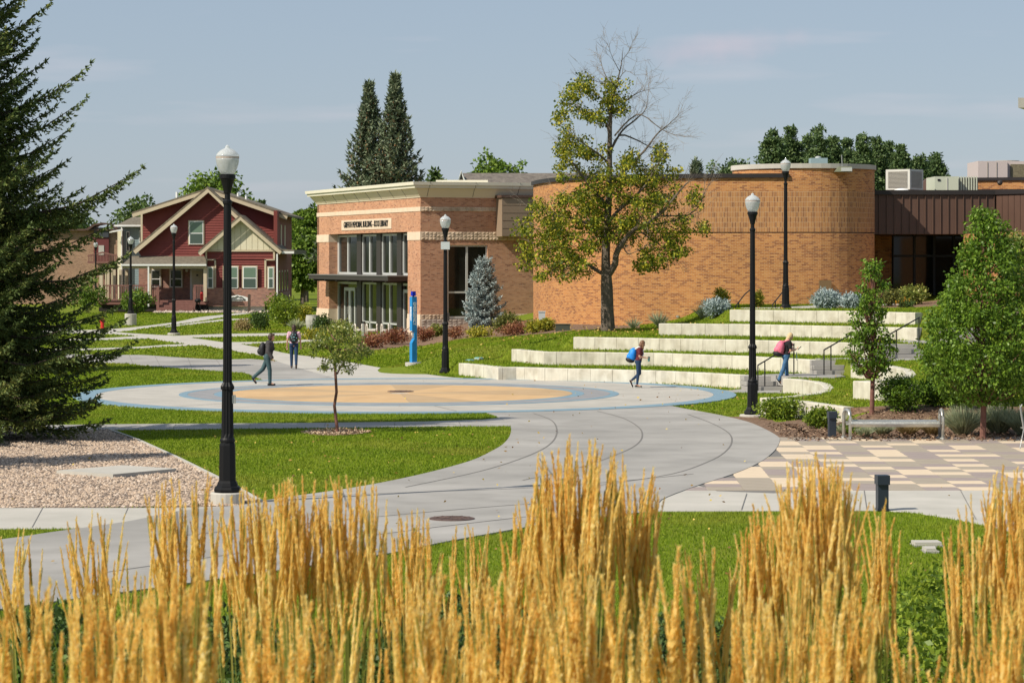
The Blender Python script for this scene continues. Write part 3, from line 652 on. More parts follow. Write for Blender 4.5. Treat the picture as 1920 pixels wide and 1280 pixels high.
seat_wall(S1b, .45, 'short straight concrete wall behind the low green shrubs near the near lamp', .8, .3, seed=7, group=grp)
seat_wall(S2, .91, 'upper curved concrete wall hooking behind the slim young tree', .6, .30, seed=8, group=grp)
seat_wall(S2b, .91, 'short straight concrete wall behind the slim young tree trunk', .8, .3, seed=9, group=grp)

# stairs: diagonal flights of three risers
def flight(x0, x1, yb, zb, label, n=3, rise=.15, run=.36, rot=.12):
    t = thing('stair_flight', label, 'steps', (x0, yb, zb), 'concrete steps climbing the amphitheatre')
    for k in range(n):
        mb = MB(); mb.box(x0, x1, yb+k*run, yb+n*run+.3, zb-.2 if k == 0 else zb+rise*k+.002, zb+rise*(k+1)-.004*(n-k), rot, (x0, yb)); mb.build('step', concrete, t)
    return t
flight(7.55, 8.8, 81.55, 0.0, 'lowest concrete steps climbing from the plaza beside the lower seat wall')
flight(9.85, 11.3, 82.75, .465, 'middle concrete steps behind the slim young tree')
flight(12.3, 13.6, 84.4, .92, 'upper concrete steps partly hidden by the large leafy tree')
flight(14.8, 16.2, 86.6, 1.39, 'highest concrete steps behind the large leafy tree', run=.34)
def handrail(pts, label, posts, hgt=.82):
    t = thing('handrail', label, 'handrail', pts[0], 'black metal handrails on the steps')
    top = [Vector(p)+Vector((0, 0, hgt)) for p in pts]
    MB().tube(top, .024, 8).build('rail', rail_m, t)
    for p in posts: MB().tube([(p[0], p[1], p[2]-.05), (p[0], p[1], p[2]+p[3])], .021, 8).build('post', rail_m, t)
def rail_px(pts, posts, z0, z1, label):
    # pts: px of rail polyline, with distance; posts: (px, base distance, base z, height)
    t = thing('handrail', label, 'handrail', W(pts[0][0], pts[0][1], pts[0][2]), 'black metal handrails on the steps')
    MB().tube([W(*p) for p in pts], .024, 8).build('rail', rail_m, t)
    for px, ptop, pbot, d in posts: MB().tube([W(px, ptop, d), W(px, pbot+2, d)], .021, 8).build('post', rail_m, t)
rail_px([(1421,684.5,81.5),(1452,666,82.1),(1489,645,82.9)], [(1421,685,733,81.5),(1434,677,732.5,81.8),(1488.5,646,706,82.8)], 0, 0, 'lowest handrail, reached by the student with the pink backpack')
rail_px([(1545,656,82.6),(1590,630,83.4),(1602,623,83.7)], [(1545,656,704,82.6),(1558,649,703.5,82.9),(1602,624,678,83.7)], 0, 0, 'middle handrail, left of the slim young tree')
rail_px([(1669,626,84.3),(1717,599,85.1),(1724,595,85.3)], [(1669,626,678,84.3),(1681,620,673,84.5),(1723,596,648,85.3)], 0, 0, 'highest handrail, between the slim tree and the large tree')
rail_px([(1379,580,99),(1380,573,99),(1397,551,99.5),(1407,543,100)], [(1379,573,584,99),(1385,566,584,99.1)], 0, 0, 'short handrail at the left end of the top seat wall')
rail_px([(1448,580,99.5),(1448.5,571,99.5),(1466,549,100),(1472,543,100.2)], [(1448.5,571,583,99.5),(1454,565,583,99.6)], 0, 0, 'short handrail beside the base of the lamp on the top terrace')
# ------------------------------------------------------------------ library pavilion (stone banded brick)
LC = Vector((-5.0, 140.0, 0)); La = (-.3496, .9369); Lb = (.9369, .3496)   # left face runs along La, right face along Lb
nL = (-Lb[0], -Lb[1]); nR = (-La[0], -La[1])
lib = thing('library', 'orange brick library pavilion with cream cornice and tall glazed entrance', 'library building', (LC.x, LC.y, 0))
OL = (LC.x, LC.y)
def lp(mb, s0, s1, z0, z1, t0=0., t1=.3): return mb.panel(OL, La, nL, s0, s1, z0, z1, t0, t1)
def rp(mb, s0, s1, z0, z1, t0=0., t1=.3): return mb.panel(OL, Lb, nR, s0, s1, z0, z1, t0, t1)
OA, OB = 2.25, 17.7                        # opening along the left face
w1 = MB()
for a, b, z0, z1 in ((0, OA, 1.18, 5.25), (OB, 20.3, 1.18, 5.25), (0, OA, 5.71, 6.83), (OB, 20.3, 5.71, 6.83), (OA, OB, 5.72, 6.83), (0, 20.3, 7.07, 7.9)): lp(w1, a, b, z0, z1, 0, .55)
w1.build('wall', lib_brick, lib)
w2 = MB(); WA, WB = 1.56, 3.91
for a, b, z0, z1 in ((.0, WA, 1.18, 5.25), (WB, 9, 1.18, 5.25), (WA, WB, 4.98, 5.25), (0, 9, 5.71, 6.83), (0, 9, 7.07, 7.9)): rp(w2, a+.001, b, z0, z1, 0.001, .5)
w2.build('wall', lib_brick, lib)
w3 = MB()
for a, b in ((0, 6.3), (9.9, 20.3)): pass
w3.panel((LC.x+La[0]*20.3, LC.y+La[1]*20.3), Lb, (La[0], La[1]), 0, 9, -.3, 7.9, 0, .4)
w3.panel((LC.x+Lb[0]*9, LC.y+Lb[1]*9), La, (Lb[0], Lb[1]), 0, 20.3, -.3, 7.9, 0, .4)
w3.build('wall', lib_brick, lib)
sb = MB()
def rough_band(face, s0, s1, z0, z1, depth, nm, mat, seed, step=.22):
    "split faced stone course: each stone a lump with a broken face"
    rg = random.Random(seed); mb = MB(); n = max(1, round((s1-s0)/step)); D = La if face == 'L' else Lb; N = nL if face == 'L' else nR
    rows = max(1, round((z1-z0)/.15))
    for r in range(rows):
        za = z0+(z1-z0)*r/rows; zb = z0+(z1-z0)*(r+1)/rows-.006
        for k in range(n):
            a = s0+(s1-s0)*k/n+.004; b = s0+(s1-s0)*(k+1)/n-.004; P = lambda s, t, z: (OL[0]+D[0]*s+N[0]*t, OL[1]+D[1]*s+N[1]*t, z)
            c = P(a+(b-a)*rg.uniform(.3, .7), depth+rg.uniform(.008, .045), za+(zb-za)*rg.uniform(.3, .7))
            q = [P(a, depth, za), P(b, depth, za), P(b, depth, zb), P(a, depth, zb)]; i = [P(a, -.05, za), P(b, -.05, za), P(b, -.05, zb), P(a, -.05, zb)]
            mb.add(q+[c]+i, [(0, 1, 4), (1, 2, 4), (2, 3, 4), (3, 0, 4), (3, 2, 7, 8), (1, 0, 5, 6), (0, 3, 8, 5), (2, 1, 6, 7)])
    return mb.build(nm, mat, lib)
rough_band('R', .03, 9, 5.25, 5.71, .03, 'stone_band', rough_stone, 1)
rough_band('R', .03, 9, 6.83, 7.07, .03, 'stone_band', rough_stone, 2)
rough_band('R', .03, WA-.02, .92, 1.18, .03, 'stone_band', rough_stone, 3); rough_band('R', WB, 9, .92, 1.18, .03, 'stone_band', rough_stone, 4)
rough_band('R', .03, 9, -.3, .92, .06, 'stone_base', base_stone, 5, .3)
s_ = MB()
for a, b, z0, z1, t in ((-.03, OA, 5.25, 5.71, -.03), (OB, 20.33, 5.25, 5.71, -.03), (-.03, 20.33, 6.83, 7.07, -.03), (-.03, OA, .92, 1.18, -.03), (OB, 20.33, .92, 1.18, -.03), (-.05, OA, -.3, .92, -.06), (OB, 20.35, -.3, .92, -.06)):
    lp(s_, a, b, z0, z1, t, .56)
s_.build('smooth_stone_band', smooth_stone, lib)
# cornice: cream frieze flaring to a deep fascia
def cornice(mb, off0, off1, z0, z1):
    A = LC; def_ = []
    a0 = Vector((LC.x, LC.y, 0)); c = []
    corners = [(LC.x+La[0]*20.3, LC.y+La[1]*20.3, 1, 0), (LC.x, LC.y, 0, 0), (LC.x+Lb[0]*9, LC.y+Lb[1]*9, 0, 1), (LC.x+Lb[0]*9+La[0]*20.3, LC.y+Lb[1]*9+La[1]*20.3, 1, 1)]
    def ring(o, z):
        r = []
        for x, y, i, j in corners:
            sx = (1 if i else -1); sy = (1 if j else -1)
            r.append((x+La[0]*o*sx+Lb[0]*o*sy, y+La[1]*o*sx+Lb[1]*o*sy, z))
        return r
    r0, r1 = ring(off0, z0), ring(off1, z1); n = 4; v = r0+r1
    mb.add(v, [(0, 1, 5, 4), (1, 2, 6, 5), (2, 3, 7, 6), (3, 0, 4, 7), (3, 2, 1, 0), (4, 5, 6, 7)])
m = MB(); cornice(m, .04, .05, 7.58, 7.62); cornice(m, .05, .38, 7.62, 8.08); m.build('cornice_frieze', cream_dk, lib)
m = MB(); cornice(m, .50, .52, 8.083, 8.24); cornice(m, .60, .62, 8.243, 8.42); m.build('cornice_fascia', cream, lib)
jm = MB()
for k in range(1, 9):
    s = k*20.3/9; P = lambda t, z: (OL[0]+La[0]*s+nL[0]*t, OL[1]+La[1]*s+nL[1]*t, z); jm.tube([P(.06, 7.62), P(.385, 8.075)], .012, 4)
for s in (.35, 3.0, 5.6):
    P = lambda t, z: (OL[0]+Lb[0]*s+nR[0]*t, OL[1]+Lb[1]*s+nR[1]*t, z); jm.tube([P(.06, 7.62), P(.385, 8.075)], .014, 4); jm.tube([P(.53, 8.09), P(.63, 8.42)], .012, 4)
jm.build('cornice_joints', joint, lib, kind='stuff')
# roof deck and low rooftop box
dk = MB(); cx, cy = LC.x+La[0]*10+Lb[0]*4.5, LC.y+La[1]*10+Lb[1]*4.5
dk.box(cx-4.4, cx+4.4, cy-9.9, cy+9.9, 7.7, 8.3, math.atan2(-La[0], La[1])); dk.build('roof_deck', cream_dk, lib)
bx = MB(); x, y, z = W(855, 340, 144); bx.box(x-1.1, x+1.8, 143, 146, 8.38, 8.62); bx.build('roof_curb', cream, lib)
# dark interior behind the glazing
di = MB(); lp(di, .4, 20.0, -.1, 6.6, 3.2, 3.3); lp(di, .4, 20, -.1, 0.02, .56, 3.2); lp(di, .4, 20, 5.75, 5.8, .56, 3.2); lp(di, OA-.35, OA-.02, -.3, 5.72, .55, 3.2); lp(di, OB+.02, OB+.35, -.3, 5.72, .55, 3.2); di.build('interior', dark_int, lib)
# glazing: four bays, each with upper window and lower window or doors
bays = []
def f_s(px):
    r = (px-960)/FPX; return (-5-140*r)/(.3496+.9369*r)
colpx = [(628.5, 655.5), (661.5, 692), (698, 730), (736.6, 764.5)]
GT = .62
for i, (p0, p1) in enumerate(colpx):
    sR, sL = f_s(p1), f_s(p0)
    if i == 0: sL = OB
    wnd = MB()
    for a, b, z0, z1 in ((sR, sR+.2, 3.28, 5.66), (sL-.3, sL, 3.28, 5.66), ((sR+sL)/2-.1, (sR+sL)/2+.1, 3.40, 5.58), (sR+.16, sL-.16, 5.54, 5.66), (sR+.16, sL-.16, 3.28, 3.42)): lp(wnd, a, b, z0, z1, GT-.08, GT+.06)
    o = wnd.build('window', alum, lib)
    g = MB(); lp(g, sR+.1, (sR+sL)/2, 3.33, 5.6, GT, GT+.02); g.build('pane', glass_dark, o)
    g = MB(); lp(g, (sR+sL)/2+.001, sL-.1, 3.33, 5.6, GT, GT+.02); g.build('pane', glass_dark, o)
    nm = 'door' if i in (0, 3) else 'window'
    fr = MB()
    top = 2.85
    if nm == 'door':
        d0, d1 = sR+.55*(i == 0)+.15, sL-.2-(1.2 if i == 0 else 0)
        for a, b, z0, z1 in ((sR, sR+.14, .02, top), (sL-.14, sL, .02, top), (sR+.14, sL-.14, top-.14, top), (d0, d0+.16, .02, 2.5), (d1-.16, d1, .02, 2.5), ((d0+d1)/2-.2, (d0+d1)/2+.2, .02, 2.5), (d0+.16, (d0+d1)/2-.2, 2.3, 2.5), ((d0+d1)/2+.2, d1-.16, 2.3, 2.5), (d0+.16, (d0+d1)/2-.2, .02, .3), ((d0+d1)/2+.2, d1-.16, .02, .3)): lp(fr, a, b, z0, z1, GT-.08, GT+.06)
        o = fr.build(nm, alum, lib); h = MB(); s = (d0+d1)/2
        for ss in (s-.1, s+.1): h.tube([(OL[0]+La[0]*ss+nL[0]*(-GT+.14), OL[1]+La[1]*ss+nL[1]*(-GT+.14), z) for z in (.9, 1.35)], .02, 6)
        h.build('handle', steel, o)
    else:
        mid = (sR+sL)/2
        for a, b, z0, z1 in ((sR, sR+.2, .02, top), (sL-.3, sL, .02, top), (mid-.09, mid+.09, .16, top-.12), (sR+.16, sL-.16, top-.12, top), (sR+.16, sL-.16, .45, .55), (sR+.16, sL-.16, .02, .14)): lp(fr, a, b, z0, z1, GT-.08, GT+.06)
        o = fr.build(nm, alum, lib)
    g = MB(); lp(g, sR+.1, (sR+sL)/2-.002, .05, top-.05, GT, GT+.02); g.build('pane', glass_dark, o)
    g = MB(); lp(g, (sR+sL)/2+.002, sL-.1, .05, top-.05, GT, GT+.02); g.build('pane', glass_dark, o)
cm_ = []
for p0, p1 in ((655.5, 661.5), (692, 698), (730, 736.6)):
    s0, s1 = f_s(p1)-.25, f_s(p0)+.1; cc = MB(); lp(cc, s0+.1, s1-.05, 0.0, 5.7, GT-.16, GT-.02); cc.build('column', dark_bronze, lib)
cn = MB(); lp(cn, OA+.02, OB+.5, 3.0, 3.24, -1.15, .5); can = cn.build('canopy', dark_bronze, lib)
cn = MB(); lp(cn, OA-.03, OB+.55, 3.242, 3.29, -1.2, .48); cn.build('canopy_edge', pmat('canopy_grey', [col(.16, .155, .15)], rough=.5), can)
for k in range(7):
    s = OA+.6+k*2.4; cr_ = MB(); lp(cr_, s, s+.09, 2.88, 2.998, -1.1, .5); cr_.build('bracket', dark_bronze, can)
# side window
wd = MB()
for a, b, z0, z1 in ((WA, WA+.09, .95, 4.98), (WB-.09, WB, .95, 4.98), (WA+.09, WB-.09, 4.89, 4.98), (WA+.09, WB-.09, .95, 1.06), (2.66, 2.78, 1.06, 4.89), (WA+.09, 2.66, 2.33, 2.43)): rp(wd, a, b, z0, z1, .1, .22)
o = wd.build('window', alum, lib)
for a, b, z0, z1 in ((WA+.05, 2.7, 2.40, 4.95), (WA+.05, 2.7, .98, 2.36), (2.72, WB-.05, .98, 4.95)): g = MB(); rp(g, a, b, z0, z1, .16, .18); g.build('pane', glass_dark, o)
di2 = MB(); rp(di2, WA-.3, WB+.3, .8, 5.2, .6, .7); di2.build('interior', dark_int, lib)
# name stone and letters
sN0, sN1 = f_s(734.5), f_s(641); nb = MB(); lp(nb, sN0, sN1, 5.93, 6.53, -.03, .02); o = nb.build('name_stone', smooth_stone, lib)
Dv = Vector((-La[0], -La[1], 0)); Zv = Vector((0, 0, 1)); Nv = Vector((nL[0], nL[1], 0))
sc = (sN0+sN1)/2; pos = Vector((OL[0]+La[0]*sc, OL[1]+La[1]*sc, 6.23))+Nv*.04
M = Matrix.Translation(pos) @ Matrix((Dv, Zv, Nv)).transposed().to_4x4()
text_obj('GRIFFITH MEMORIAL BUILDING - KOOI LIBRARY', .44, letter_blk, M, o, 'lettering', ext=.02, fit=(abs(sN1-sN0)-1.1, .36), offset=.0)
# taupe lap clad box hanging off the right face
bxm = MB(); rp(bxm, 4.4, 8.2, 5.45, 7.62, -1.0, -.02); clad = bxm.build('clad_box', taupe, lib)
for k in range(5):
    z0 = 5.45+k*.424; b_ = MB(); rp(b_, 4.36, 8.24, z0+.02, z0+.41, -1.06+.004*k, -1.0); b_.build('lap_board', taupe, clad)
cp_ = MB(); rp(cp_, 4.3, 8.3, 7.58, 7.72, -1.12, 0); cp_.build('coping', brown_metal, clad)

# ------------------------------------------------------------------ curved amber brick building
bb = thing('brick_building', 'long low amber brick building with a curved wall and round end tower', 'brick building', (5, 108, 1.5))
wl = catmull([(.99,118.9,0),(1.25,116.4,0),(1.75,113.8,0),(2.73,111.2,0),(4.3,109.3,0),(6.97,108.3,0),(9.0,107.8,0),(11.2,107.5,0),(12.57,107.45,0)], 5)
wl = [(p.x, p.y) for p in wl]; tc_ = (12.57, 110.5); tr_ = 3.05
arcp = [(tc_[0]+tr_*math.cos(a), tc_[1]+tr_*math.sin(a)) for a in np.linspace(-math.pi/2, R(25), 16)][1:]
def strip(pts, z0, z1, mat, name, off_=0.0, u0=0, parent=bb, closed=False):
    mb = MB(); u = u0; P = [Vector(p) for p in pts]; Q = []
    for i in range(len(P)):
        if closed: d = (P[(i+1) % len(P)]-P[i-1]).normalized()
        else: d = (P[min(i+1, len(P)-1)]-P[max(i-1, 0)]).normalized()
        Q.append(P[i]+Vector((d.y, -d.x))*off_)
    n = len(P) if closed else len(P)-1
    for i in range(n):
        a, b = Q[i], Q[(i+1) % len(P)]; l = (P[(i+1) % len(P)]-P[i]).length
        mb.face([(a.x,a.y,z0),(b.x,b.y,z0),(b.x,b.y,z1),(a.x,a.y,z1)], [(u,z0),(u+l,z0),(u+l,z1),(u,z1)]); u += l
    return mb.build(name, mat, parent)
allw = wl+arcp
strip(allw, .3, 5.30, big_brick, 'wall'); strip(allw, 5.30, 5.345, capm, 'shadow_gap', -.03)
ib = min(range(len(wl)), key=lambda i: abs(wl[i][0]-5.6))
strip(wl[:ib+1], 5.345, 7.62, big_brick, 'wall'); strip(allw[ib:], 5.345, 7.06, soldier_brick, 'soldier_course_wall', .004); strip(allw[ib:], 7.06, 7.62, big_brick, 'wall')
full = [(tc_[0]+tr_*math.cos(a), tc_[1]+tr_*math.sin(a)) for a in np.linspace(-math.pi/2, 1.5*math.pi, 49)[:-1]]
tw = strip(full, 7.62, 8.02, big_brick, 'tower_drum', closed=True)
def ring3(c, r0, r1, z0, z1, nm, mat, parent, n=48):
    MB().lathe([(r0, z0), (r1, z0), (r1, z1), (r0, z1)], (c[0], c[1], 0), n).build(nm, mat, parent)
ring3(tc_, 2.7, 3.12, 8.02, 8.22, 'tower_coping', conc_light, tw)
MB().lathe([(2.72, 7.9), (2.72, 8.0)], (tc_[0], tc_[1], 0), 40).build('tower_roof', hvac_a, tw)
# coping along the wall, roof behind
cpw = [p for p in wl if p[0] < 11.55]+[(11.62, 107.47)]
mb = MB(); P = [Vector(p) for p in cpw]
for i in range(len(P)-1):
    def nn(k):
        d = (P[min(k+1, len(P)-1)]-P[max(k-1, 0)]).normalized(); return Vector((d.y, -d.x))
    a0, a1 = P[i]+nn(i)*.1, P[i]-nn(i)*.35; b0, b1 = P[i+1]+nn(i+1)*.1, P[i+1]-nn(i+1)*.35
    mb.hexa([(a0.x,a0.y,7.62),(b0.x,b0.y,7.62),(b1.x,b1.y,7.62),(a1.x,a1.y,7.62),(a0.x,a0.y,7.80),(b0.x,b0.y,7.80),(b1.x,b1.y,7.80),(a1.x,a1.y,7.80)])
mb.build('coping', capm, bb)
rf = MB(); pts = [(p[0]+.3, p[1]+.35) for p in wl if p[0] < 12]; ro = [(x, y, 7.5) for x, y in pts]+[(13, 109, 7.5), (13, 132, 7.5), (3.0, 136, 7.5)]
rf.face(ro); rf.build('flat_roof', hvac_a, bb)
bk = MB(); bk.panel((.99, 118.9), (.05, .9987), (-.9987, .05), 0, 16, .3, 7.6, 0, .4); bk.panel((1.8, 134.8), (1, 0), (0, 1), 0, 14, .3, 7.6, 0, .4); bk.panel((12.9, 113.5), (0, 1), (1, 0), 0, 21, .3, 7.6, -.1, .3); bk.build('wall', big_brick, bb)
# wall fittings
x, y, z = W(1547, 536, 107.35); MB().box(x-.25, x+.25, 107.2, 107.5, z-.24, z+.24).build('wall_vent', pmat('vent_brown', [col(.16,.10,.045)], rough=.6), bb)
x, y, z = W(1581, 322, 107.6); fl = MB(); fl.hexa([(x-.4,107.05,z-.02),(x+.32,107.05,z-.02),(x+.32,107.7,z-.02),(x-.4,107.7,z-.02),(x-.22,107.15,z+.2),(x+.3,107.15,z+.2),(x+.3,107.75,z+.2),(x-.22,107.75,z+.2)]); o = fl.build('floodlight', pmat('floodlight_green', [col(.16,.17,.11)], rough=.5), bb)
MB().box(x-.15, x+.3, 107.04, 107.1, z+.0, z+.15).build('lens', alum, o)
MB().tube([(x-.05,107.5,z+.15),(x-.08,107.5,z+.7)], .02, 6).build('conduit', steel, o)
x, y, z = W(1271, 596, 108.2); MB().lathe([(.05, 0), (.08, .03), (.08, .1)], (x, 108.1, z), 10).build('hose_bib', steel, bb)
vb = thing('roof_vent', 'small blue grey metal vent box on the round tower roof', 'roof vent', (W(1534, 300, 110.5)[0], 110.5, 8.0))
x = W(1534, 300, 110.5)[0]; MB().box(x-.36, x+.36, 110.1, 110.9, 7.95, 8.55).build('box', pmat('vent_blue_grey', [col(.22,.30,.32)], rough=.5), vb); MB().lathe([(.13, 8.55), (.13, 8.61), (.05, 8.64)], (x+.0, 110.5, 0), 10).build('cap', alum, vb)
# dark recessed entrance wing with standing seam fascia
ew = thing('entrance_wing', 'brown standing seam fascia over a deep dark entrance right of the tower', 'building wing', (18, 112, 2.2))
z0, z1 = 5.32, 7.02
xa, xb = 15.4, W(1867, 0, 112)[0]
MB().box(xa, xb, 112.1, 112.4, z0, z1).build('fascia_back', brown_metal, ew)
n = 16; x = xa; k = 0; pw = .335
while x < xb-.05:
    x2 = min(x+pw, xb); MB().box(x+.02, x2-.005, 112.06, 112.098, z0-.02, z1).build('seam_panel', brown_metal, ew)
    MB().box(x-.012, x+.016, 112.0, 112.098, z0-.02, z1).build('standing_seam', brown_metal2, ew); x = x2
MB().box(xa, xb+.05, 111.95, 112.6, z1+.002, z1+.2).build('coping', capm, ew)
# angled run towards the viewer
ang = math.atan2(-2.6, 1.6); ux, uy = math.cos(ang), math.sin(ang); O2 = (xb, 112.0)
f2 = MB(); f2.panel(O2, (ux, uy), (uy, -ux), 0, 7, z0, z1, .06, .3); f2.build('fascia_back', brown_metal, ew)
for k in range(18):
    m = MB(); m.panel(O2, (ux, uy), (uy, -ux), k*.38+.02, k*.38+.375, z0-.02, z1, .02, .058); m.build('seam_panel', brown_metal, ew)
m = MB(); m.panel(O2, (ux, uy), (uy, -ux), -.05, 7, z1+.002, z1+.2, -.05, .5); m.build('coping', capm, ew)
m = MB(); m.box(15.3, 30, 112.3, 124, 5.28, 5.34); m.box(15.3, 30, 112.3, 124, z1-.1, z1+.0); m.build('soffit', brown_metal, ew)
m = MB(); m.panel((15.2, 117.0), (1, 0), (0, -1), 0, 2.2, 1.8, 5.3, 0, .3); m.panel((20.9, 117.0), (1, 0), (0, -1), 0, 9, 1.8, 5.3, 0, .3); m.panel((15.45, 112.2), (0, 1), (1, 0), 0, 5, 1.8, 5.3, 0, .3); m.build('wall', big_brick, ew)
m = MB(); m.box(17.3, 20.95, 117.1, 117.2, 2.2, 5.3); o = m.build('glass_wall', glass_dark, ew)
for xx in (17.4, 18.4, 19.3, 20.2, 20.9): MB().box(xx-.05, xx+.05, 117.0, 117.09, 2.2, 5.3).build('mullion', dark_bronze, o)
MB().box(17.45, 20.85, 117.02, 117.085, 4.3, 4.4).build('mullion', dark_bronze, o)
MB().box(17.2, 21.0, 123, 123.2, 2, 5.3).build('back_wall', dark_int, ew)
MB().box(15.3, 30, 112.6, 123.2, 2.24, 2.3).build('entrance_floor', conc_light, ew)
m = MB(); m.panel((W(1872, 0, 104)[0], 104.0), (1, 0), (0, -1), 0, 8, 1.6, 5.3, 0, .5); m.panel((W(1872, 0, 104)[0], 104.0), (0, 1), (-1, 0), .5, 8, 1.6, 5.3, 0, .4)
m.build('wall', big_brick, ew)
# roofs and plant behind
pr = thing('rear_wing', 'low orange brick parapet with black coping under the pink rooftop unit', 'building wing', (20, 122, 3))
xl = W(1808, 0, 122)[0]; m = MB(); m.panel((xl, 122), (.97, -.24), (-.24, -.97), 0, 14, 3, 7.93, 0, .4); m.build('wall', big_brick, pr)
m = MB(); m.panel((xl, 122), (.97, -.24), (-.24, -.97), -.1, 14, 7.932, 8.08, -.08, .5); m.build('coping', capm, pr)
m = MB(); m.panel((xl, 122), (.97, -.24), (-.24, -.97), -.1, 14, 7.28, 7.44, -.1, -.002); m.build('white_flashing', white_paint, pr)
m = MB(); m.panel((xl, 122), (.97, -.24), (-.24, -.97), -.1, 14, 7.45, 7.52, -.12, -.002); m.build('lower_coping', capm, pr)
x, y, z = W(1874, 343, 120.5); MB().ellipsoid((x, y-.1, z), (.13, .13, .13), 10, 6).build('wall_lamp', dark_bronze, pr)
MB().box(15.5, 34, 112.5, 123, 6.95, 7.0).build('flat_roof', hvac_a, ew)
def unitbox(name, label, px0, px1, pt, pb, d, dep, rot, mat, lv=None, cat='rooftop unit'):
    x0, _, zb = W(px0, pb, d); x1, _, zt = W(px1, pt, d); t = thing(name, label, cat, ((x0+x1)/2, d, zb), 'equipment on the flat roofs'); return t, x0, x1, zb, zt
t, x0, x1, zb, zt = unitbox('rooftop_cooler', 'louvred grey cooler on the roof beside the tower', 1662, 1733, 318, 356, 118, 1.3, 0, hvac_a)
m = MB(); xm = W(1706, 0, 117.4)[0]; m.hexa([(x0,118.2,zb),(xm,117.4,zb),(x1,118.3,zb),((x0+x1)/2,119.8,zb),(x0,118.2,zt),(xm,117.4,zt),(x1,118.3,zt),((x0+x1)/2,119.8,zt)]); m.build('casing', hvac_a, t)
for k in range(13):
    zz = zb+.1+k*(zt-zb-.2)/12.5
    for (ax, ay, bx_, by) in ((x0, 118.2, xm, 117.4), (xm, 117.4, x1, 118.3)):
        q = MB(); dx, dy = bx_-ax, by-ay; l = math.hypot(dx, dy); dx /= l; dy /= l
        q.panel((ax, ay), (dx, dy), (dy, -dx), .13, l-.13, zz, zz+.035, -.03, .0); q.build('slat', louver, t)
MB().ellipsoid((W(1692,0,116)[0], 116.3, 7.1), (.5, .5, .32), 18, 10).build('dome', white_paint, t)
t, x0, x1, zb, zt = unitbox('rooftop_unit', 'pale green metal rooftop cabinet beside the louvred cooler', 1753, 1797, 331, 358, 119, 1.3, 0, hvac_b)
m = MB(); m.box(x0, x1, 119, 121.5, zb-.1, zt, .0); m.build('casing', hvac_b, t)
MB().box(x1+.03, x1+1.0, 119.5, 121.2, zb-.1, zt-.03).build('coil_section', louver, t)
for k in range(8): MB().box(x1+.06+k*.12, x1+.11+k*.12, 119.42, 119.49, zb, zt+.02).build('fin', hvac_b, t)
MB().box(x0+.12, x0+.25, 118.97, 118.995, zt-.2, zt-.12).build('latch', letter_blk, t)
MB().box(x0+.55, x0+.58, 118.97, 118.995, zb, zt-.05).build('panel_seam', hvac_a, t)
t, x0, x1, zb, zt = unitbox('rooftop_unit', 'large pinkish rooftop unit with fans behind the black coping at far right', 1834, 1889, 302, 337, 126, 2, 0, hvac_c)
m = MB(); m.box(x0, x1, 126, 129, zb-.3, zt); m.build('casing', hvac_c, t); MB().box(x1+.01, x1+3, 126.3, 129, zb-.3, zt).build('coil_section', hvac_c, t)
MB().box(x1+.2, x1+2.6, 126.2, 126.29, zb+.1, zt-.15).build('coil_grille', pmat('coil_olive', [col(.12,.10,.06), col(.22,.19,.12)], 18, .7), t)
for a in (.3, 1.9): MB().lathe([(.6, zt), (.6, zt+.07), (.1, zt+.09)], (x1+a, 127.6, 0), 18).build('fan_cover', louver, t)
for a in (.45, .9): MB().box(x0+a*1.0, x0+a+.02, 125.97, 125.995, zb-.1, zt-.05).build('panel_seam', louver, t)
t = thing('pyramid_roof', 'small brown pyramid roof between the two rooftop units', 'roof', W(1743, 350, 128))
x, _, z = W(1752, 341, 128); MB().add([(x-1.1,127,z-.5),(x+1.5,127,z-.5),(x+1.5,130,z-.5),(x-1.1,130,z-.5),(x-.35,128,z+.22),(x+.6,128,z+.22)], [(0,1,5,4),(1,2,5),(2,3,4,5),(3,0,4)]).build('roof', brown_metal, t)
MB().box(x-1.0, x+1.4, 127.1, 129.9, 5, z-.5).build('wall', big_brick, t)
t = thing('tall_building', 'overhanging pale flat roof corner at the far upper right edge', 'building', (30, 140, 0))
x, _, z = W(1909, 204, 140); MB().hexa([(x,140,z+.05),(x+14,140,z+.05),(x+19,150,z+.05),(x+4,150,z+.05),(x,140,z+.6),(x+14,140,z+.6),(x+19,150,z+.6),(x+4,150,z+.6)]).build('roof_slab', conc_light, t)
MB().hexa([(x+1.5,140.9,z-.55),(x+13,140.9,z-.55),(x+17,149,z-.55),(x+5.5,149,z-.55),(x+.3,140.2,z+.048),(x+13.6,140.2,z+.048),(x+18.6,149.8,z+.048),(x+4.3,149.8,z+.048)]).build('soffit', cream_dk, t)
MB().box(x+3, x+14, 141, 146, 0, z-.552).build('wall', cream_dk, t)
# shingle roofed house behind the library
t = thing('house', 'grey shingled roof with small white gable showing above the library', 'house', (1, 175, 0))
xa, _, zt = W(862, 322, 176); xb = W(1120, 325, 176)[0]; zb = W(0, 345, 172)[2]-1.5
MB().hexa([(xa,172,zb),(xb,172,zb),(xb,186,zb),(xa,186,zb),(xa-.0,178.9,zt),(xb,178.9,zt),(xb,179.1,zt),(xa,179.1,zt)]).build('roof', shingle2, t)
MB().box(xa+.4, xb-.4, 172.6, 185.4, 0, zb).build('wall', cream_dk, t)
g0, g1, gp = W(850, 345, 171), W(884, 345, 171), W(865, 322, 171)
gb = MB().prism([(g0[0], g0[2]-1), (g1[0], g1[2]-1), (gp[0], gp[2])], 171, 178).build('gable', shingle2, t)
MB().tube([(g0[0],170.95,g0[2]-1),(gp[0],170.95,gp[2]),(g1[0],170.95,g1[2]-1)], .11, 4).build('rake_board', white_paint, gb)

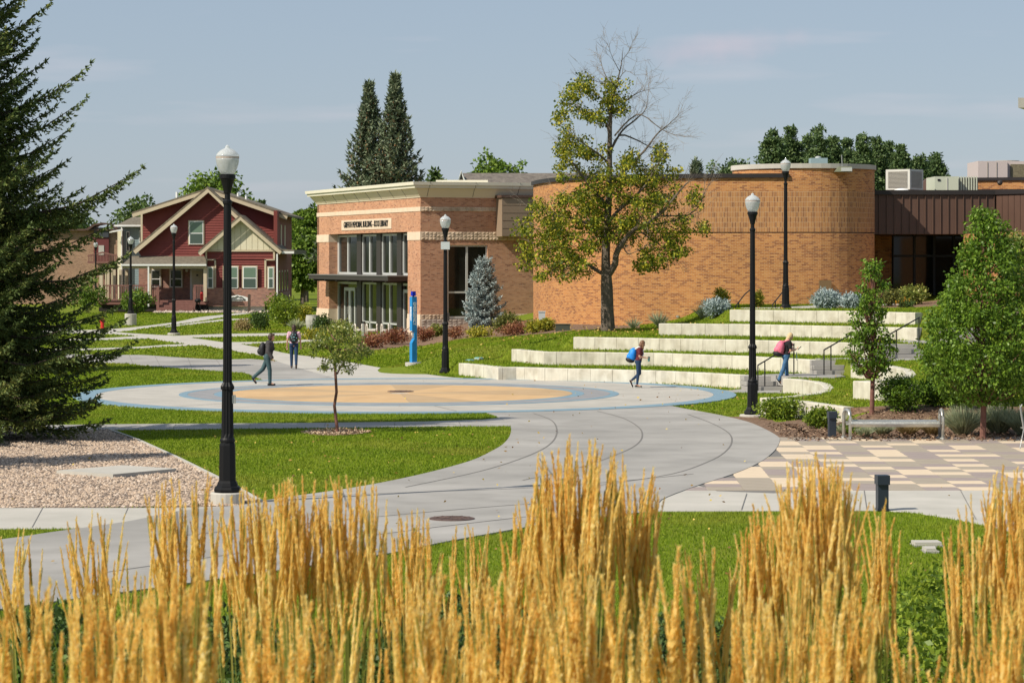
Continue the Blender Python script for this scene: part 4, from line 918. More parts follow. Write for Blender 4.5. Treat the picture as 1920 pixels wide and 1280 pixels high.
# ------------------------------------------------------------------ red house (front elevation laid out in metres)
HD = 205.0
def Z2(x, y): return (150+.234375*x, 340+.234375*y)          # zoom sheet -> photo px
def H(x, y, d): px, py = Z2(x, y); X, Y, Z = W(px, py, d); return (X, Z)
house = thing('red_house', 'two storey dark red house with tan trimmed gables and front porch', 'house', (W(380, 0, HD)[0], HD, 0))
def hp(pts, d, dep, mat, name, parent=house): 
    return MB().prism([H(x, y, d) for x, y in pts], d, d+dep).build(name, mat, parent)
def hbox(x0, y0, x1, y1, d, dep, mat, name, parent=house): return hp([(x0, y1), (x1, y1), (x1, y0), (x0, y0)], d, dep, mat, name, parent)
# main volume behind
mainp = [(500,1010),(1575,1010),(1575,262),(1030,92),(500,268)]
hp(mainp, 208, 14, red_siding, 'wall')
def siding(poly, d, step_px=20.5, mat=red_siding, parent=house, nm='siding_board', dep=.05):
    "lap boards clipped to a convex polygon in elevation"
    ys_ = [p[1] for p in poly]; y = max(ys_); n = len(poly)
    def span(yy):
        xs_ = []
        for i in range(n):
            (xa, ya), (xb, yb) = poly[i], poly[(i+1) % n]
            if (ya-yy)*(yb-yy) <= 0 and ya != yb: xs_.append(xa+(xb-xa)*(yy-ya)/(yb-ya))
        return (min(xs_), max(xs_)) if len(xs_) >= 2 else None
    while y > min(ys_)+4:
        y2 = max(y-step_px, min(ys_)+.5); a = span(y-.01); b = span(y2+.01)
        if a and b and a[1]-a[0] > 6:
            q = [H(a[0], y, d), H(a[1], y, d), H(b[1], y2, d), H(b[0], y2, d)]
            m = MB(); m.add([(q[0][0], d-dep, q[0][1]), (q[1][0], d-dep, q[1][1]), (q[2][0], d-.01, q[2][1]), (q[3][0], d-.01, q[3][1]), (q[0][0], d, q[0][1]), (q[1][0], d, q[1][1])], [(0,1,2,3),(0,4,5,1)]); m.build(nm, mat, parent)
        y -= step_px
siding([(502,600),(1573,600),(1573,262),(1030,94),(502,268)], 208)
def rake(pts, d, wd, mat, name, dep=.5, parent=house):
    P = [Vector(H(x, y, d)) for x, y in pts]; top = []; bot = []
    for i, p in enumerate(P):
        t = (P[min(i+1, len(P)-1)]-P[max(i-1, 0)]).normalized(); n = Vector((-t.y, t.x)); bot.append(p-n*wd); top.append(p)
    m = MB()
    for i in range(len(P)-1): m.prism([tuple(bot[i]), tuple(bot[i+1]), tuple(top[i+1]), tuple(top[i])], d, d+dep)
    return m.build(name, mat, parent)
def roofpl(a, b, d0, d1, th=.16, name='roof', mat=None, parent=house):
    (xa, za), (xb, zb) = H(*a, d0), H(*b, d0)
    return MB().prism([(xa, za), (xb, zb), (xb, zb+th), (xa, za+th)], d0, d1).build(name, mat or shingle, parent)
roofpl((415,262), (1030,66), 207.0, 223); roofpl((1030,66), (1660,282), 207.0, 223)
rake([(415,262),(1030,66),(1660,282)], 206.9, .27, trimm, 'rake_board', .1)
# steep front gable
hp([(490,600),(1350,600),(1350,330),(1020,85),(470,560)], 206.2, 2.0, red_siding, 'wall')
siding([(490,600),(1345,600),(1345,325),(1020,85),(465,560)], 206.2)
roofpl((425,556), (1020,58), 205.5, 212, name='roof'); roofpl((1020,58), (1340,345), 205.5, 212)
rake([(425,558),(1020,60),(1340,348)], 205.4, .3, trimm, 'rake_board', .1)
# bay with cream gable
hp([(1010,1000),(1560,1000),(1560,565),(1590,560),(1283,300),(960,560),(1010,565)], 204.6, 1.8, red_siding, 'wall')
siding([(1085,850),(1480,850),(1480,562),(1085,562)], 204.55, 20.5, dep=.06)
siding([(1012,622),(1560,622),(1560,562),(1012,562)], 204.50, 20.5)
gb = hp([(985,550),(1585,550),(1283,305)], 204.45, .1, board_cream, 'gable')
for k in range(13):
    x = 1010+k*46; yt = 305+(abs(x-1283))*(245/298.)+8
    if yt < 545:
        x2 = min(x+43, 1583); ytb = max(305+abs(x2-1283)*(245/298.)+8, 0)
        if (x-1283)*(x2-1283) < 0: poly = [(x,548),(x2,548),(x2,ytb),(1283,312),(x,yt)]
        elif ytb < 546: poly = [(x,548),(x2,548),(x2,ytb),(x,yt)]
        else: poly = [(x,548),(x2,548),(x,yt)]
        hp(poly, 204.40, .045, board_cream, 'vertical_board', gb)
hbox(1000, 549, 1575, 562, 204.36, .1, trimm, 'trim_band')
roofpl((945,572), (1283,283), 203.9, 210); roofpl((1283,283), (1612,562), 203.9, 210)
rake([(945,574),(1283,285),(1614,564)], 203.8, .27, trimm, 'rake_board', .1)
roofpl((1590,575), (1715,582), 204.2, 216, .35, 'roof')
hbox(1612, 560, 1712, 578, 204.1, .12, white_paint, 'gutter')
for x0, x1, y0, y1 in ((1003,1016,562,1000),(1545,1560,562,625),(1475,1490,625,850),(1475,1560,622,632),(1075,1088,625,850),(1010,1088,622,632),(1565,1580,270,560),(485,500,262,505)): hbox(x0, y0, x1, y1, 204.38 if y1 > 520 and x0 > 1000 and x0 < 1565 else 206.1, .1, trimm, 'corner_board')
def hwin(x0, y0, x1, y1, d, glass=None, sash=True):
    o = hp([(x0,y1),(x1,y1),(x1,y0),(x0,y0)], d, .05, trimm, 'window')
    hp([(x0+8,y1-6),(x1-8,y1-6),(x1-8,y0+7),(x0+8,y0+7)], d-.03, .03, white_paint, 'frame', o)
    ym = (y0+y1)/2+4; g = glass or glass_green
    hp([(x0+15,ym-4),(x1-15,ym-4),(x1-15,y0+14),(x0+15,y0+14)], d-.045, .015, g, 'pane', o)
    hp([(x0+15,y1-12),(x1-15,y1-12),(x1-15,ym+5),(x0+15,ym+5)], d-.045, .015, glass_green2 if g is glass_green else g, 'pane', o)
hwin(865,312,993,508,206.1); hwin(1142,675,1270,862,204.3); hwin(1295,675,1420,862,204.3); hwin(1012,680,1072,860,204.25); hwin(1497,680,1556,860,204.25)
hwin(560,700,650,850,207.6,glass_dark); hwin(712,700,824,852,207.6,glass_dark)
m = MB(); (xa, za), (xb, zb) = H(1015, 1000, 204.3), H(1560, 852, 204.3); m.panel((xa, 204.3), (1, 0), (0, -1), 0, xb-xa, za, zb, 0, .8); m.build('brick_wainscot', house_brick, house)
hbox(1028, 1000, 1480, 1034, 204.5, .6, conc_light, 'foundation')
m = MB(); (xa, za), (xb, zb) = H(470, 1010, 207.7), H(1012, 597, 207.7); m.panel((xa, 207.7), (1, 0), (0, -1), 0, xb-xa, za, zb, 0, .3); m.build('brick_wall', house_brick, house)
# right side wall
xa = H(1580, 0, 205)[0]; m = MB(); m.panel((xa, 204.9), (-.015, 1), (1, .015), 0, 14, .0, 1.5, -.0, .3); m.build('brick_wainscot', house_brick, house)
m = MB(); m.panel((xa, 204.9), (-.015, 1), (1, .015), 0, 14, 1.5, 8.1, .01, .3); m.build('wall', red_siding, house)
for k in range(4):
    m = MB(); m.panel((xa, 204.9), (-.015, 1), (1, .015), 1.3+k*3, 2.3+k*3, 1.6, 3.3, -.04, 0); o = m.build('window', trimm, house)
    m = MB(); m.panel((xa, 204.9), (-.015, 1), (1, .015), 1.45+k*3, 2.15+k*3, 1.75, 3.15, -.05, -.041); m.build('pane', glass_dark, o)
    if k < 2: m = MB(); m.panel((xa, 204.9), (-.015, 1), (1, .015), 3.3+k*4, 4.3+k*4, 5.3, 7.0, -.04, 0); m.build('window', trimm, house)
# porch
pd = 203.3
(xa, za), (xb, zb), (xc, zc) = H(330, 672, 202.6), H(1008, 672, 202.6), H(400, 597, 206.2)
MB().add([(xa,202.6,za),(xb,202.6,za),(H(1008,597,206.2)[0],206.2,zc),(H(415,597,206.2)[0],206.2,zc),(xa,202.6,za-.1),(xb,202.6,za-.1),(H(1008,0,206.2)[0],206.2,za-.1),(H(330,0,206.2)[0],206.2,za-.1)], [(0,1,2,3),(1,0,4,5),(1,5,6,2),(3,7,4,0),(7,6,5,4)]).build('porch_roof', shingle, house)
hbox(328, 662, 1010, 676, 202.45, .14, white_paint, 'gutter'); hbox(340, 677, 1008, 698, 202.7, .2, trimm, 'porch_beam')
for x in (556, 1000, 168): hbox(x-13, 690, x+13, 960, 202.8, .28, trimm, 'porch_post')
for x in (225, 275, 322, 372): hbox(x-10, 705, x+10, 940, 204+(x-225)*.01, .22, trimm, 'porch_post')
hbox(541, 672, 553, 1000, 202.5, .12, white_paint, 'downspout'); hbox(1570, 580, 1582, 960, 203.9, .12, white_paint, 'downspout'); hbox(487, 300, 499, 500, 206.3, .12, white_paint, 'downspout')
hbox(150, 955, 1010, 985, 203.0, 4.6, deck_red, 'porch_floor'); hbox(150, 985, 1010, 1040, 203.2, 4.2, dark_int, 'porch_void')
dr = hbox(880, 703, 990, 945, 207.55, .1, white_paint, 'door'); hbox(895, 715, 978, 940, 207.5, .04, board_cream, 'door_leaf', dr); hbox(930, 745, 945, 757, 207.45, .04, letter_blk, 'door_plate', dr)
MB().ellipsoid((H(855, 712, 207.4)[0], 207.4, H(855, 712, 207.4)[1]), (.12, .12, .12), 8, 6).build('porch_light', white_paint, house)
def picket(x0, x1, ytop, ybot, d, n):
    o = hbox(x0, ytop, x1, ytop+10, d, .09, deck_red, 'railing'); hbox(x0, ybot-8, x1, ybot, d, .07, deck_red, 'bottom_rail', o)
    for k in range(n): x = x0+4+(x1-x0-12)*k/(n-1); hbox(x, ytop+10.2, x+6, ybot-8.2, d+.02, .04, deck_red, 'baluster', o)
picket(175, 540, 828, 950, 202.9, 22); picket(556, 632, 828, 950, 202.95, 6); picket(908, 995, 828, 950, 202.95, 7)
for x in (612, 905):
    MB().prism([H(x, 1040, 202.0), H(x+22, 1040, 202.0), H(x+22, 835, 202.0), H(x, 850, 202.0)], 201.9, 202.1).build('newel_post', deck_red, house)
for k in range(5): y0 = 950+k*18.5; MB().box(H(630, 0, 202)[0], H(908, 0, 202)[0], 202.9-.25*(k+1)-.02, 203.2, H(0, y0+18, 202)[1]-.01, H(0, y0, 202)[1]-.015).build('porch_step', deck_red, house)
for k in range(3): px_, zt_ = [(775, 80), (1265, 108), (1330, 132)][k][0], 0; x, z = H(px_, [100, 108, 132][k], 214); MB().lathe([(.1, -.7), (.1, .15)], (x, 214, z), 8).build('vent_pipe', white_paint, house)
t = thing('house_sign', 'white arched sign with mountain emblem in front of the red house', 'sign', (W(445, 0, 200)[0], 200, 0))
sx = lambda px: W(px, 0, 200)[0]; szz = lambda py: W(0, py, 200)[2]
pl = MB().prism([(sx(424), szz(564.5)), (sx(465), szz(564.5)), (sx(465), szz(558)), (sx(456), szz(555)), (sx(445), szz(552.8)), (sx(434), szz(555)), (sx(424), szz(558))], 200, 200.06).build('sign_board', white_paint, t)
MB().tube([(sx(433), 199.97, szz(559.5)), (sx(437), 199.97, szz(557.6)), (sx(440), 199.97, szz(558.4)), (sx(445.5), 199.97, szz(555)), (sx(449), 199.97, szz(557.5)), (sx(452), 199.97, szz(556.6)), (sx(457), 199.97, szz(559.5))], .035, 4).build('mountain_emblem', letter_blk, pl)
text_obj('HANSON HOUSE', .21, letter_blk, Matrix.Translation((sx(445), 199.97, szz(562.2))) @ Matrix.Rotation(R(90), 4, 'X'), pl, 'lettering', xs=.78, offset=.004)
for px_ in (423, 467): MB().box(sx(px_)-.1, sx(px_)+.1, 199.95, 200.15, 0, szz(552)).build('sign_post', bark_sp, t)
t = thing('barbecue_grill', 'small black grill standing beside the red house steps', 'grill', (W(371, 0, 201)[0], 201, 0))
x = W(371, 0, 201)[0]; MB().ellipsoid((x, 201, .95), (.26, .22, .18), 12, 8).build('bowl', black_metal, t)
for a, b in ((-.2, -.15), (.2, -.15), (-.2, .15), (.2, .15)): MB().tube([(x+a*.6, 201+b*.6, .85), (x+a*1.3, 201+b, 0)], .02, 5).build('leg', black_metal, t)
t = thing('gas_canister', 'small red canister on the porch edge of the red house', 'canister', (W(378.5, 0, 202.5)[0], 202.5, 1.0))
MB().lathe([(.0, 0), (.12, .01), (.13, .5), (.09, .6), (.05, .64)], (W(378.5, 0, 202.5)[0], 202.5, H(0, 950, 202.5)[1]), 10).build('canister_body', red_paint, t); MB().lathe([(.06, 0), (.06, .1)], (W(378.5, 0, 202.5)[0], 202.5, H(0, 950, 202.5)[1]+.64), 8).build('valve', letter_blk, t)

# pale blue house behind left, brick hall at far left
bh = thing('blue_house', 'pale blue house with grey roof tucked behind the left of the red house', 'house', (W(235, 0, 216)[0], 216, 0))
def bp_(pts, d, dep, mat, name, parent): return MB().prism([H(x, y, d) for x, y in pts], d, d+dep).build(name, mat, parent)
bp_([(335,960),(600,960),(600,355),(335,355)], 216, 9, pale_blue, 'wall', bh)
y = 960
for k in range(30): bp_([(335,960-k*20),(490,960-k*20),(490,942-k*20),(335,942-k*20)], 215.93+.002*(k % 2), .06, pale_blue, 'siding_board', bh)
(xa, za), (xb, zb) = H(275, 358, 215.4), H(620, 345, 215.4); (xc, zc) = H(420, 285, 220)
MB().add([(xa,215.4,za),(xb,215.4,za),(xb,225.5,za),(xa,225.5,za),(xc,220,zc),(xb,220,zc)], [(0,1,5,4),(3,0,4),(2,3,4,5),(1,0,3,2)]).build('roof', shingle, bh)
bp_([(270,348),(520,348),(520,362),(270,362)], 215.3, .12, white_paint, 'gutter', bh)
bp_([(235,400),(340,380),(340,395),(235,412)], 214.6, .4, white_paint, 'porch_eave', bh)
bp_([(300,960),(335,960),(335,400),(300,400)], 215.5, .4, board_cream, 'corner_wall', bh); bp_([(328,960),(337,960),(337,370),(328,370)], 215.3, .15, white_paint, 'downspout', bh)
for q in ((370,400,395,560), (472,395,490,490), (355,705,385,880)):
    o = bp_([(q[0],q[3]),(q[2],q[3]),(q[2],q[1]),(q[0],q[1])], 215.85, .06, white_paint, 'window', bh); bp_([(q[0]+5,q[3]-8),(q[2]-5,q[3]-8),(q[2]-5,q[1]+8),(q[0]+5,q[1]+8)], 215.82, .025, glass_dark, 'pane', o)
hall = thing('brick_hall', 'tan brick hall with dark red stair bay behind the large spruce at left', 'brick building', (W(170, 0, 240)[0], 240, 0))
m = MB(); (xa, za), (xb, zb) = H(-640, 1000, 240), H(300, 395, 240); m.panel((xa, 240), (1, 0), (0, -1), 0, xb-xa, 0, zb, 0, 8); m.build('wall', far_brick, hall)
bp_([(110,640),(230,640),(230,450),(110,450)], 239.7, .3, pmat('dark_red_panel', [col(.13,.03,.03)], rough=.6), 'stair_bay', hall); bp_([(112,448),(228,448),(228,370),(112,370)], 239.6, .4, pmat('slate_panel', [col(.05,.055,.065)], rough=.5), 'louver_panel', hall)
bp_([(60,395),(120,352),(180,340),(240,352),(300,392),(300,370),(240,338),(180,330),(110,340),(40,385)], 239.3, 3, brown_metal, 'arched_roof', hall); bp_([(-640,395),(300,395),(300,380),(-640,380)], 239.5, .6, brown_metal, 'eave', hall)
bp_([(148,590),(192,590),(192,512),(148,512)], 239.65, .04, conc_light, 'door', hall)
st = thing('stair_balcony', 'dark red slatted stair railing in front of the brick hall', 'railing', (W(190, 0, 236)[0], 236, 0))
bp_([(60,590),(180,562),(300,590),(300,603),(180,575),(60,603)], 236, .1, deck_red, 'handrail', st)
for k in range(20): x = 66+k*12; bp_([(x,650),(x+5,650),(x+5,595-abs(180-x)*-.12-14),(x,595-14)], 236.02, .05, deck_red, 'baluster', st)
bp_([(60,640),(300,640),(300,655),(60,655)], 236, 1.4, deck_red, 'landing', st); bp_([(190,660),(300,660),(300,900),(190,900)], 237.2, .2, deck_red, 'screen_wall', st)
for x in (200, 250, 300): bp_([(x,1000),(x+10,1000),(x+10,655),(x,655)], 236.3, .2, trimm, 'post', st)
# rocks along the house front
rg = np.random.default_rng(5); n = 900; cx = rg.uniform(-28, -17.0, n); cy = rg.uniform(199.5, 203, n)
V = []
for i in range(n):
    r = rg.uniform(.07, .2); a = np.array([[1,0,0],[0,1,0],[-1,0,0],[0,-1,0],[0,0,.8],[0,0,-.8]])*r*rg.uniform(.7, 1.2, (6, 3)); a += (cx[i], cy[i], .05)
    for t_ in ((0,1,4),(1,2,4),(2,3,4),(3,0,4)): V.append(a[list(t_)])
o = link('rock_mulch', npmesh('rock_mulch', np.array(V), 3, rockm), kind='stuff'); tag(o, 'band of small landscape rocks along the foot of the red house', 'rocks')
# ------------------------------------------------------------------ vegetation
def spruce_arrays(h, rb, seed, step=.10, el=.10, elw=.035, prof=1.0, whorl=.30, per=8, droop=.25, extra=(), zmin=.5, lean=0, dens=1.0):
    rg = np.random.default_rng(seed); P = []; D = []; Lg = []; br = []
    z = zmin
    specs = []
    while z < h-.25:
        t = z/h; r = rb*(1-t)**prof*(.75+.25*min(1, z/1.2))+.12
        n = max(4, int(per*(1-.45*t)))
        a0 = rg.uniform(0, 6.28)
        for k in range(n): specs.append((z+rg.uniform(-.12, .12), a0+6.283*k/n+rg.uniform(-.35, .35), r*rg.uniform(.68, 1.12), t))
        z += whorl*(1-.45*t)
    for e in extra: specs.append(e)
    for (z0, az, L, t) in specs:
        ca, sa = math.cos(az), math.sin(az); up0 = -.28+.75*t; dr = droop*(1-t)
        f = lambda s: np.array([ca*L*s, sa*L*s, z0+L*(up0*s-dr*s*s+(.30+.1*(1-t))*s**3)])
        ns = max(3, int(L/step)); br.append([f(s) for s in np.linspace(0, .96, 4)]+[L])
        for i in range(ns+1):
            s = .12+.88*i/ns; p = f(s); tg = f(min(1, s+.03))-f(s-.03); tg /= np.linalg.norm(tg)
            side = np.array([-sa, ca, 0]); lt = (.10+.30*L**.55*(1-s)**.75*(.4+.6*min(1, s*3)))*rg.uniform(.75, 1.2)
            for sg in (-1, 1):
                d = tg*.62+side*sg*.78+np.array([0, 0, -.25+.30*rg.normal()]); d /= np.linalg.norm(d)
                m = max(1, int(lt/(el*.62)*dens)); q = np.arange(m)/m
                pp = p+np.outer(q*lt, d)+np.outer(q*q*lt*.35, [0, 0, -1])
                for sg2 in (-1, 1):
                    P.append(pp); dd = d*.75+tg*.25+np.cross(d, [0, 0, 1])*sg2*.55; D.append(np.tile(dd, (m, 1))+rg.normal(size=(m, 3))*.22); Lg.append(np.full(m, el)*rg.uniform(.8, 1.3, m))
                P.append(pp); D.append(np.tile(d+np.array([0, 0, .35]), (m, 1))+rg.normal(size=(m, 3))*.25); Lg.append(np.full(m, el*.9)*rg.uniform(.8, 1.3, m))
            for _ in range(2):      # hanging and rising branchlets give the bough its thickness
                d = tg*.45+side*rg.normal()*.5+np.array([0, 0, rg.choice([-1., -1., .8])*rg.uniform(.5, 1)]); d /= np.linalg.norm(d); l2 = lt*rg.uniform(.35, .7); m = max(1, int(l2/(el*.6)*dens)); q = np.arange(m)/m; pp = p+np.outer(q*l2, d)
                for sg2 in (-1, 1): P.append(pp); D.append(np.tile(d+side*sg2*.6, (m, 1))+rg.normal(size=(m, 3))*.25); Lg.append(np.full(m, el)*rg.uniform(.8, 1.3, m))
            if s > .85: P.append(p[None]); D.append(tg[None]); Lg.append(np.array([el*1.6]))
    P = np.concatenate(P); D = np.concatenate(D); Lg = np.concatenate(Lg)
    # leader
    q = np.linspace(0, 1, 14); P = np.concatenate([P, np.stack([0*q, 0*q, h-.5+.5*q], 1)]); D = np.concatenate([D, rg.normal(size=(14, 3))*.5+[0, 0, 1]]); Lg = np.concatenate([Lg, np.full(14, el)])
    return P, D, Lg, br, rg
def spruce(name, label, loc, h, rb, seed, mat, group=None, cat='spruce tree', elw=.035, cones=0, trunk_r=None, yaw=0, **k):
    P, D, Lg, br, rg = spruce_arrays(h, rb, seed, **k)
    Q = leaf_quads(P, D, Lg, elw, rg, .5)
    t = thing(name, label, cat, (0, 0, 0), group); me = npmesh('needles', Q, 4, mat); link('crown', me, t)
    if cones:
        m = rg.random(len(P)) < cones; m &= P[:, 2] > h*.45; Pc = P[m]+rg.normal(size=(m.sum(), 3))*.05
        Dc = np.tile([0, 0, -1.], (len(Pc), 1))+rg.normal(size=(len(Pc), 3))*.25
        link('cones', npmesh('cones', leaf_quads(Pc, Dc, .17, .075, rg, .6), 4, nd_cone), t)
    mb = MB(); tr = trunk_r or h*.014; mb.tube([(0, 0, -.2), (0, 0, h*.3), (0, 0, h*.7), (0, 0, h*.97)], [tr*1.15, tr*.85, tr*.4, .01], 9)
    for b in br: L = b[-1]; mb.tube([tuple(q) for q in b[:-1]], [.012+.010*L, .009+.007*L, .007+.004*L, .004], 4, False)
    mb.build('trunk', bark_sp, t)
    t.location = loc; t.rotation_euler = (0, 0, yaw); return t
def copy_tree(o, name=None, loc=None, rz=None, sc=None, label=None, group=None):
    c = o.copy(); C.objects.link(c)
    if loc is not None: c.location = loc
    if rz is not None: c.rotation_euler = (0, 0, rz)
    if sc is not None: c.scale = sc if hasattr(sc, '__len__') else (sc, sc, sc)
    if label: c['label'] = label
    if group: c['group'] = group
    for ch in o.children:
        d = ch.copy(); C.objects.link(d); d.parent = c
        for g in ch.children: e = g.copy(); C.objects.link(e); e.parent = d
    return c

# large spruce at the left edge
bx_, by_ = -12.8, 59.5
ppm = FPX/59.5; tpx = 960+bx_*ppm
def ex(py, px): # long limb reaching to the right, tip at photo px
    L = (px-tpx)/ppm; zt = CAM_H-(py-HORIZ)/ppm; t = max(0, min(.95, zt/14.)); up0 = -.28+.75*t; dr = .25*(1-t); rise = L*(up0-dr+(.30+.1*(1-t)))
    return (zt-rise, -.12, L, t)
big = spruce('spruce_tree', 'large dark green spruce filling the left edge of the photo', (bx_, by_, 0), 14.2, 3.5, 11, nd_green, el=.115, elw=.044, step=.125, whorl=.32, per=12, zmin=.8, prof=.8,
       extra=[ex(5, 100), ex(122, 176), ex(185, 168), ex(240, 140), ex(316, 274), ex(330, 250), ex(420, 215), ex(478, 245), ex(575, 225), ex(640, 262), ex(655, 240), ex(700, 200), ex(742, 190), ex(600, 240), ex(500, 200), ex(770, 160)], trunk_r=.24)
# neighbours out of frame to the left whose shadows fall into the picture
far_sp = spruce('spruce_tree', 'smaller spruce standing out of frame left of the gravel bed', (-17.4, 48.4, 0), 14.2, 3.5, 12, nd_green, el=.26, elw=.10, step=.3, whorl=.42, per=10, zmin=.8, prof=.8, yaw=.7)
far_sp.scale = (.85, .85, .78)
copy_tree(far_sp, loc=(-23.0, 93.5, 0), rz=2.6, sc=(.9, .9, .98), label='tall spruce standing out of frame beyond the grey path at left')
copy_tree(far_sp, loc=(-31.0, 104, 0), rz=4.1, sc=.8, label='tall spruce out of frame far left by the back lawns')
gtw = 'pair of tall spruces behind the library'
def Wx(px, d): return (px-960)*d/FPX
twA = spruce('spruce_tree', 'taller brown coned spruce on the right of the pair behind the library', (Wx(741, 186), 186, 0), 17.7, 5.7, 21, nd_twin, group=gtw, el=.34, elw=.14, step=.32, whorl=.50, per=12, cones=.50, prof=1.35, zmin=4)
spruce('spruce_tree', 'slightly shorter spruce on the left of the pair behind the library', (Wx(692, 188), 188, 0), 17.2, 5.9, 22, nd_twin, group=gtw, el=.34, elw=.14, step=.32, whorl=.50, per=12, cones=.50, prof=1.35, zmin=4)
x, y, z = hit(906, 618); spruce('blue_spruce', 'young silvery blue spruce in front of the library window', (x, 127, h1(x, 127)-.05), 3.55, 1.15, 31, nd_blue, el=.13, elw=.055, step=.10, whorl=.16, per=10, zmin=.15, cat='spruce tree', prof=.85)
spruce('spruce_tree', 'small far spruce tip above the roof right of the half bare tree', (Wx(1305, 180), 180, 0), 11.3, 2.2, 33, nd_twin, el=.3, elw=.1, step=.3, whorl=.5, per=6, zmin=5)

# generic leafy crown
def leaf_crown(cent, rad, nper, size, asp, rg, droop=.2):
    cent = np.asarray(cent, float); rad = np.ones(len(cent))*rad; idx = np.repeat(np.arange(len(cent)), nper)
    u = unit(rg.normal(size=(len(idx), 3)))*rg.random((len(idx), 1))**.45; P = cent[idx]+u*rad[idx][:, None]*[1, 1, .8]
    D = u*.8+rg.normal(size=u.shape)*.6+[0, 0, -droop]
    s = size*rg.uniform(.7, 1.3, len(P)); return leaf_quads(P, D, s, s*asp, rg, .25)
def ell_clusters(rg, n, c, r, shell=.55):
    u = unit(rg.normal(size=(n, 3)))*(shell+(1-shell)*rg.random((n, 1))); return u*np.array(r)+np.array(c)
def tree(name, label, loc, clusters, crad, nper, size, mat, rg, trunk, limbs, tmat, group=None, cat='tree', asp=.62, droop=.2):
    t = thing(name, label, cat, loc, group); o = np.array(loc)
    me = npmesh('leaves', leaf_crown(np.asarray(clusters)+o, crad, nper, size, asp, rg, droop), 4, mat); link('crown', me, t)
    mb = MB(); pts, rr = trunk; mb.tube([tuple(np.array(p)+o) for p in pts], rr, 10)
    for pts, rr in limbs: mb.tube([tuple(np.array(p)+o) for p in pts], rr, 6, False)
    mb.build('trunk', tmat, t); return t

# half bare linden on the lawn
rg = np.random.default_rng(41); TX, TD, TZ = hit(1140, 626, 80, 130); TD = 100.0; TX = Wx(1140, TD); TZ = h1(TX, TD)
SC = .4376*TD/FPX                       # metres per unit of the traced sheet
def T7(x, y, dy=0.): px, py = 930+x*.4376, 80+y*.4376; a = W(px, py, TD+dy); k = (TD+dy)/TD; return np.array(a)
t = thing('linden_tree', 'tall half bare tree with yellow green leaves in front of the curved brick wall', 'tree', (TX, TD, TZ))
mb = MB()
mb.tube([T7(481,1262), T7(480,1235), T7(477,1150), T7(475,1050), T7(470,930), T7(472,830), T7(478,740), T7(485,650), T7(486,560), T7(487,450), T7(488,380), T7(492,300), T7(505,230), T7(522,160), T7(538,90), T7(545,20)],
        [.34,.285,.25,.235,.17,.16,.15,.13,.11,.095,.085,.065,.045,.03,.018,.006], 12)
LIM = [  # (points, start radius, leafy)
 ([(476,1000),(440,985),(400,955),(340,915),(270,890),(200,875),(150,860)], .09, 1), ([(478,1000),(505,950),(520,900),(545,850),(600,800),(670,760),(740,700),(800,620),(830,590)], .15, 1),
 ([(472,850),(420,800),(350,760),(280,740),(200,720),(140,700)], .07, 1), ([(475,780),(530,720),(600,650),(650,600),(700,520),(730,470)], .08, 1),
 ([(480,700),(420,640),(360,560),(310,480),(290,420)], .07, 1), ([(486,520),(430,470),(370,430),(320,400)], .05, 1), ([(487,400),(455,340),(400,300),(340,260),(300,240)], .06, 1),
 ([(490,320),(470,260),(430,220),(380,190),(360,150)], .04, 1), ([(486,480),(530,400),(600,420),(660,450),(720,460)], .05, 1),
 ([(500,600),(580,520),(640,460),(690,390),(740,350),(790,300)], .06, 0), ([(487,470),(540,380),(600,330),(640,280),(650,220)], .05, 0), ([(505,400),(560,340),(620,310),(700,370),(760,390),(800,400)], .035, 0),
 ([(500,300),(560,240),(620,215),(670,200)], .035, 0), ([(512,210),(480,150),(455,100),(450,60)], .028, 0), ([(522,170),(560,120),(600,150)], .02, 0), ([(530,130),(500,60),(480,10)], .018, 0), ([(520,200),(490,170),(440,165),(400,140)], .02, 0),
 ([(538,80),(565,50),(575,20)], .012, 0), ([(560,820),(640,790),(720,770),(800,750),(870,700),(900,640),(930,590)], .05, 0), ([(700,740),(780,745),(850,730),(910,700)], .03, 1), ([(600,800),(680,850),(740,900),(790,960)], .04, 1),
 ([(540,860),(570,910),(610,890),(650,870)], .03, 1), ([(440,870),(380,850),(310,830),(240,800),(180,810)], .045, 1), ([(330,910),(280,950),(230,990),(190,1010)], .03, 1), ([(640,600),(700,620),(760,600)], .03, 1), ([(430,820),(400,760),(330,680),(270,640)], .04, 1)]
twv = []; anchors = []
for pts, r0, leafy in LIM:
    dyE = rg.uniform(-1.6, 1.6); n = len(pts); Q = []
    for i, (x, y) in enumerate(pts): Q.append(T7(x+rg.normal()*3, y+rg.normal()*3, dyE*i/(n-1)))
    Q = [np.array(p) for p in catmull(Q, 3)]; mb.tube([tuple(q) for q in Q], [r0*(1-.9*i/(len(Q)-1)) for i in range(len(Q))], 7, False)
    for i in range(2, len(Q)):
        for _ in range(2):
            if leafy and rg.random() < .3: continue
            d = (Q[i]-Q[i-1]); d = d/np.linalg.norm(d)+rg.normal(size=3)*[.7, .5, .5]+[0, 0, .25]; d /= np.linalg.norm(d); L = rg.uniform(.35, 1.0)*(1.0 if leafy else 1.1)
            p = Q[i]; m = p+d*L*.5+rg.normal(size=3)*.05; e = p+d*L+[0, 0, .1]; twv.append(([p, m, e], .008)); anchors.append((e, leafy))
            for _ in range(3): f = rg.uniform(.3, 1); q = p+(e-p)*f; dd = d+rg.normal(size=3)*.6; dd /= np.linalg.norm(dd); twv.append(([q, q+dd*L*.45], .0045))
mb.build('trunk', bark, t)
mb = MB()
for pts, r in twv: mb.tube([tuple(p) for p in pts], [r]+[r*.45]*(len(pts)-1), 4, False)
mb.build('twigs', twig, t)
